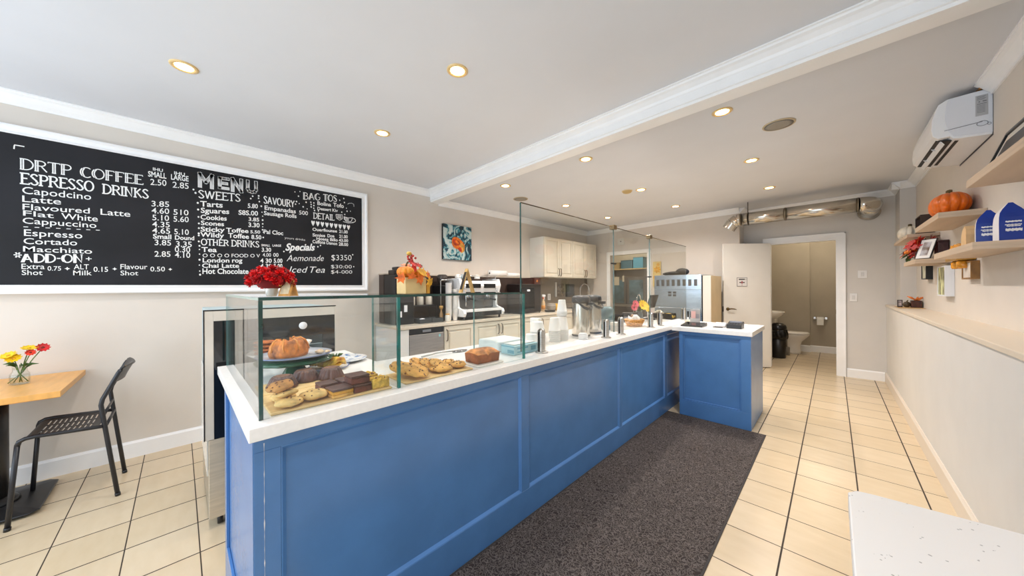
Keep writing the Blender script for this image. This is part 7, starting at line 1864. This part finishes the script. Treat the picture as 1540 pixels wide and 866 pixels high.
# ================================================================== TABLE, CHAIR, VASE ON THE LEFT
t = thing('cafe_table', 'pale wood cafe table on a black pedestal at the left under the menu board', 'table', (-3.70, -0.90, 0))
WOODT = M('table_beech', (226, 168, 92), 0.35, var=0.035, scale=5, stretch=(1.2, 8, 1.2))
top = MB().box(-4.052, -3.305, -1.30, -0.503, 0.722, 0.757).build('table_top', WOODT, t, bevel=0.002)
MB().box(-4.051, -3.306, -1.299, -0.504, 0.7205, 0.7218).build('edge_core', M('table_edge', (206, 136, 54), 0.4, var=0.05, scale=8), t)
MB().tube([(-3.70, -0.845, 0.05), (-3.70, -0.845, 0.705)], 0.088, 36).build('column', BLACKM, t)
MB().box(-3.90, -3.50, -1.09, -0.69, 0.7055, 0.720).build('top_plate', BLACKM, t, bevel=0.003)
MB().lathe([(0.13, 0.046), (0.12, 0.06), (0.10, 0.075), (0.087, 0.08)], (-3.70, -0.845, 0), 36).build('collar', BLACKM, t)
bp = MB()
lv = [(0.26, 0.018), (0.255, 0.026), (0.12, 0.046)]
o_ = [(math.cos(a), math.sin(a)) for a in [PI / 4 + k * PI / 2 for k in range(4)]]
pts = []
for q, z in lv:
    c_ = q * 0.86
    for sx, sy in ((1, -1), (1, 1), (-1, 1), (-1, -1)):
        for e in ((c_, q * 0.999) if (sx * sy) < 0 else (q * 0.999, c_), (q * 0.999, c_) if (sx * sy) < 0 else (c_, q * 0.999)):
            pts.append((-3.70 + sx * e[0], -0.865 + sy * e[1], z))
n = 8
bp.add(pts, [(i * n + j, i * n + (j + 1) % n, (i + 1) * n + (j + 1) % n, (i + 1) * n + j) for i in range(2) for j in range(n)] + [tuple(reversed(range(n))), tuple(2 * n + j for j in range(n))])
bp.build('base', BLACKM, t, bevel=0.003)
for sx in (-1, 1):
    for sy in (-1, 1): MB().lathe([(0.018, 0.0005), (0.022, 0.006), (0.02, 0.0178)], (-3.70 + sx * 0.20, -0.865 + sy * 0.20, 0), 16).build('foot', BLACK, t)

t = thing('metal_chair', 'black metal cafe chair with slotted seat facing the wood table', 'chair', (-3.57, -0.5, 0))
CM_ = M('chair_black', (34, 34, 38), 0.35, var=0.08, scale=20)
xa, xb = -3.365, -3.775                                          # near and far side
R_ = 0.0115
for x, dx in ((xa, 0.030), (xb, -0.010)):
    fl_ = MB().tube([(x + dx, -0.69, 0.0), (x + dx * 0.6, -0.675, 0.25), (x, -0.662, 0.462)], R_ * 0.95, 12).build('front_leg', CM_, t)
    MB().tube([(x + dx, -0.69, 0.0005), (x + dx, -0.688, 0.02)], R_ * 1.15, 12).build('foot_cap', BLACK, fl_)
    pts = [(x, -0.662, 0.4625), (x, -0.655, 0.485), (x, -0.635, 0.496), (x, -0.60, 0.498), (x, -0.46, 0.488), (x, -0.352, 0.482)]
    MB().tube(pts, R_, 12).build('seat_rail', CM_, t)
    bl_ = MB().tube([(x - dx * 0.6, -0.292, 0.0), (x - dx * 0.3, -0.330, 0.35), (x, -0.358, 0.62), (x, -0.352, 0.655), (x, -0.325, 0.72), (x, -0.285, 0.815), (x, -0.275, 0.832)], R_, 12).build('back_leg', CM_, t)
    MB().tube([(x - dx * 0.6, -0.292, 0.0005), (x - dx * 0.6, -0.294, 0.02)], R_ * 1.15, 12).build('foot_cap', BLACK, bl_)
# pressed seat: a dished plate with rows of slots
U = 37; V = 40
def seat_pt(u, v):
    x = xa + (xb - xa) * u; y = -0.655 + 0.285 * v
    z = 0.4985 - 0.012 * v - 0.012 * math.sin(PI * u) * (0.4 + 0.6 * v)
    if v < 0.10: z -= 0.020 * ((0.10 - v) / 0.10) ** 2
    return (x, y, z)
mb = MB(); vs = [seat_pt(i / U, j / V) for i in range(U + 1) for j in range(V + 1)]
fs = []
for i in range(U):
    for j in range(V):
        slot = (7 <= j <= 35) and (j % 3 == 1) and (4 <= i <= 32) and ((i - 4) % 10 < 8)
        if not slot: fs.append((i * (V + 1) + j, (i + 1) * (V + 1) + j, (i + 1) * (V + 1) + j + 1, i * (V + 1) + j + 1))
mb.add(vs, fs, 0, True)
st = mb.build('seat', M('seat_black', (52, 50, 50), 0.45, var=0.08, scale=20), t)
sd = st.modifiers.new('thickness', 'SOLIDIFY'); sd.thickness = 0.003
# backrest: curved band between the two posts
mb = MB(); vs = []; n = 16
for i in range(n + 1):
    u = i / n; x = xa + (xb - xa) * u; bow = 0.035 * math.sin(PI * u)
    for (y, z) in ((-0.312, 0.752), (-0.300, 0.785), (-0.283, 0.822), (-0.272, 0.846), (-0.262, 0.850)): vs.append((x, y + bow, z))
m5 = 5
mb.add(vs, [(i * m5 + j, (i + 1) * m5 + j, (i + 1) * m5 + j + 1, i * m5 + j + 1) for i in range(n) for j in range(m5 - 1)], 0, True)
bk_ = mb.build('backrest', CM_, t); sd = bk_.modifiers.new('thickness', 'SOLIDIFY'); sd.thickness = 0.012; sd.offset = 0
MB().tube([(xa - 0.012, -0.345, 0.56), (xb + 0.012, -0.345, 0.56)], 0.007, 10).build('cross_bar', CM_, t)
MB().tube([(xa - 0.012, -0.338, 0.482), (xb + 0.012, -0.338, 0.482)], 0.008, 10).build('cross_bar', CM_, t)
t = thing('flower_vase', 'small glass jar of yellow and red daisies on the wood table', 'flowers', (-3.745, -0.725, 0.757))
MB().lathe([(0.034, 0.0008), (0.039, 0.004), (0.0405, 0.05), (0.038, 0.068), (0.029, 0.085), (0.028, 0.110), (0.030, 0.112), (0.0275, 0.110), (0.0275, 0.086), (0.036, 0.066), (0.038, 0.05), (0.0365, 0.008), (0, 0.007)], n=40).build('jar', VASE, t, world=False)
MB().lathe([(0.0, 0.0085), (0.0355, 0.0085), (0.037, 0.05), (0.0365, 0.060), (0, 0.060)], n=40).build('water', glass_mat('vase_water', (0.955, 0.965, 0.945)), t, world=False)
bouquet(t, None, [(0.0, -0.040, 0.188, (0.5, -0.35, 0.9), 0.038, YEL, CTRY), (0.012, -0.020, 0.168, (0.7, -0.1, 0.75), 0.036, YEL, CTRY), (0.0, 0.035, 0.225, (0.35, 0.1, 1), 0.036, YEL, CTRY), (0.01, 0.042, 0.198, (0.8, 0.1, 0.5), 0.024, M('petal_coral', (214, 56, 34), 0.5, var=0.15, scale=40), CTRD), (-0.01, 0.085, 0.222, (0.85, 0.25, 0.55), 0.032, REDP, CTRD)], 0.075, stem_r=0.0026, leaves=12, low=0.012, spread=0.05)
for c in [c for c in t.children if c.name.startswith('stem')]: pass
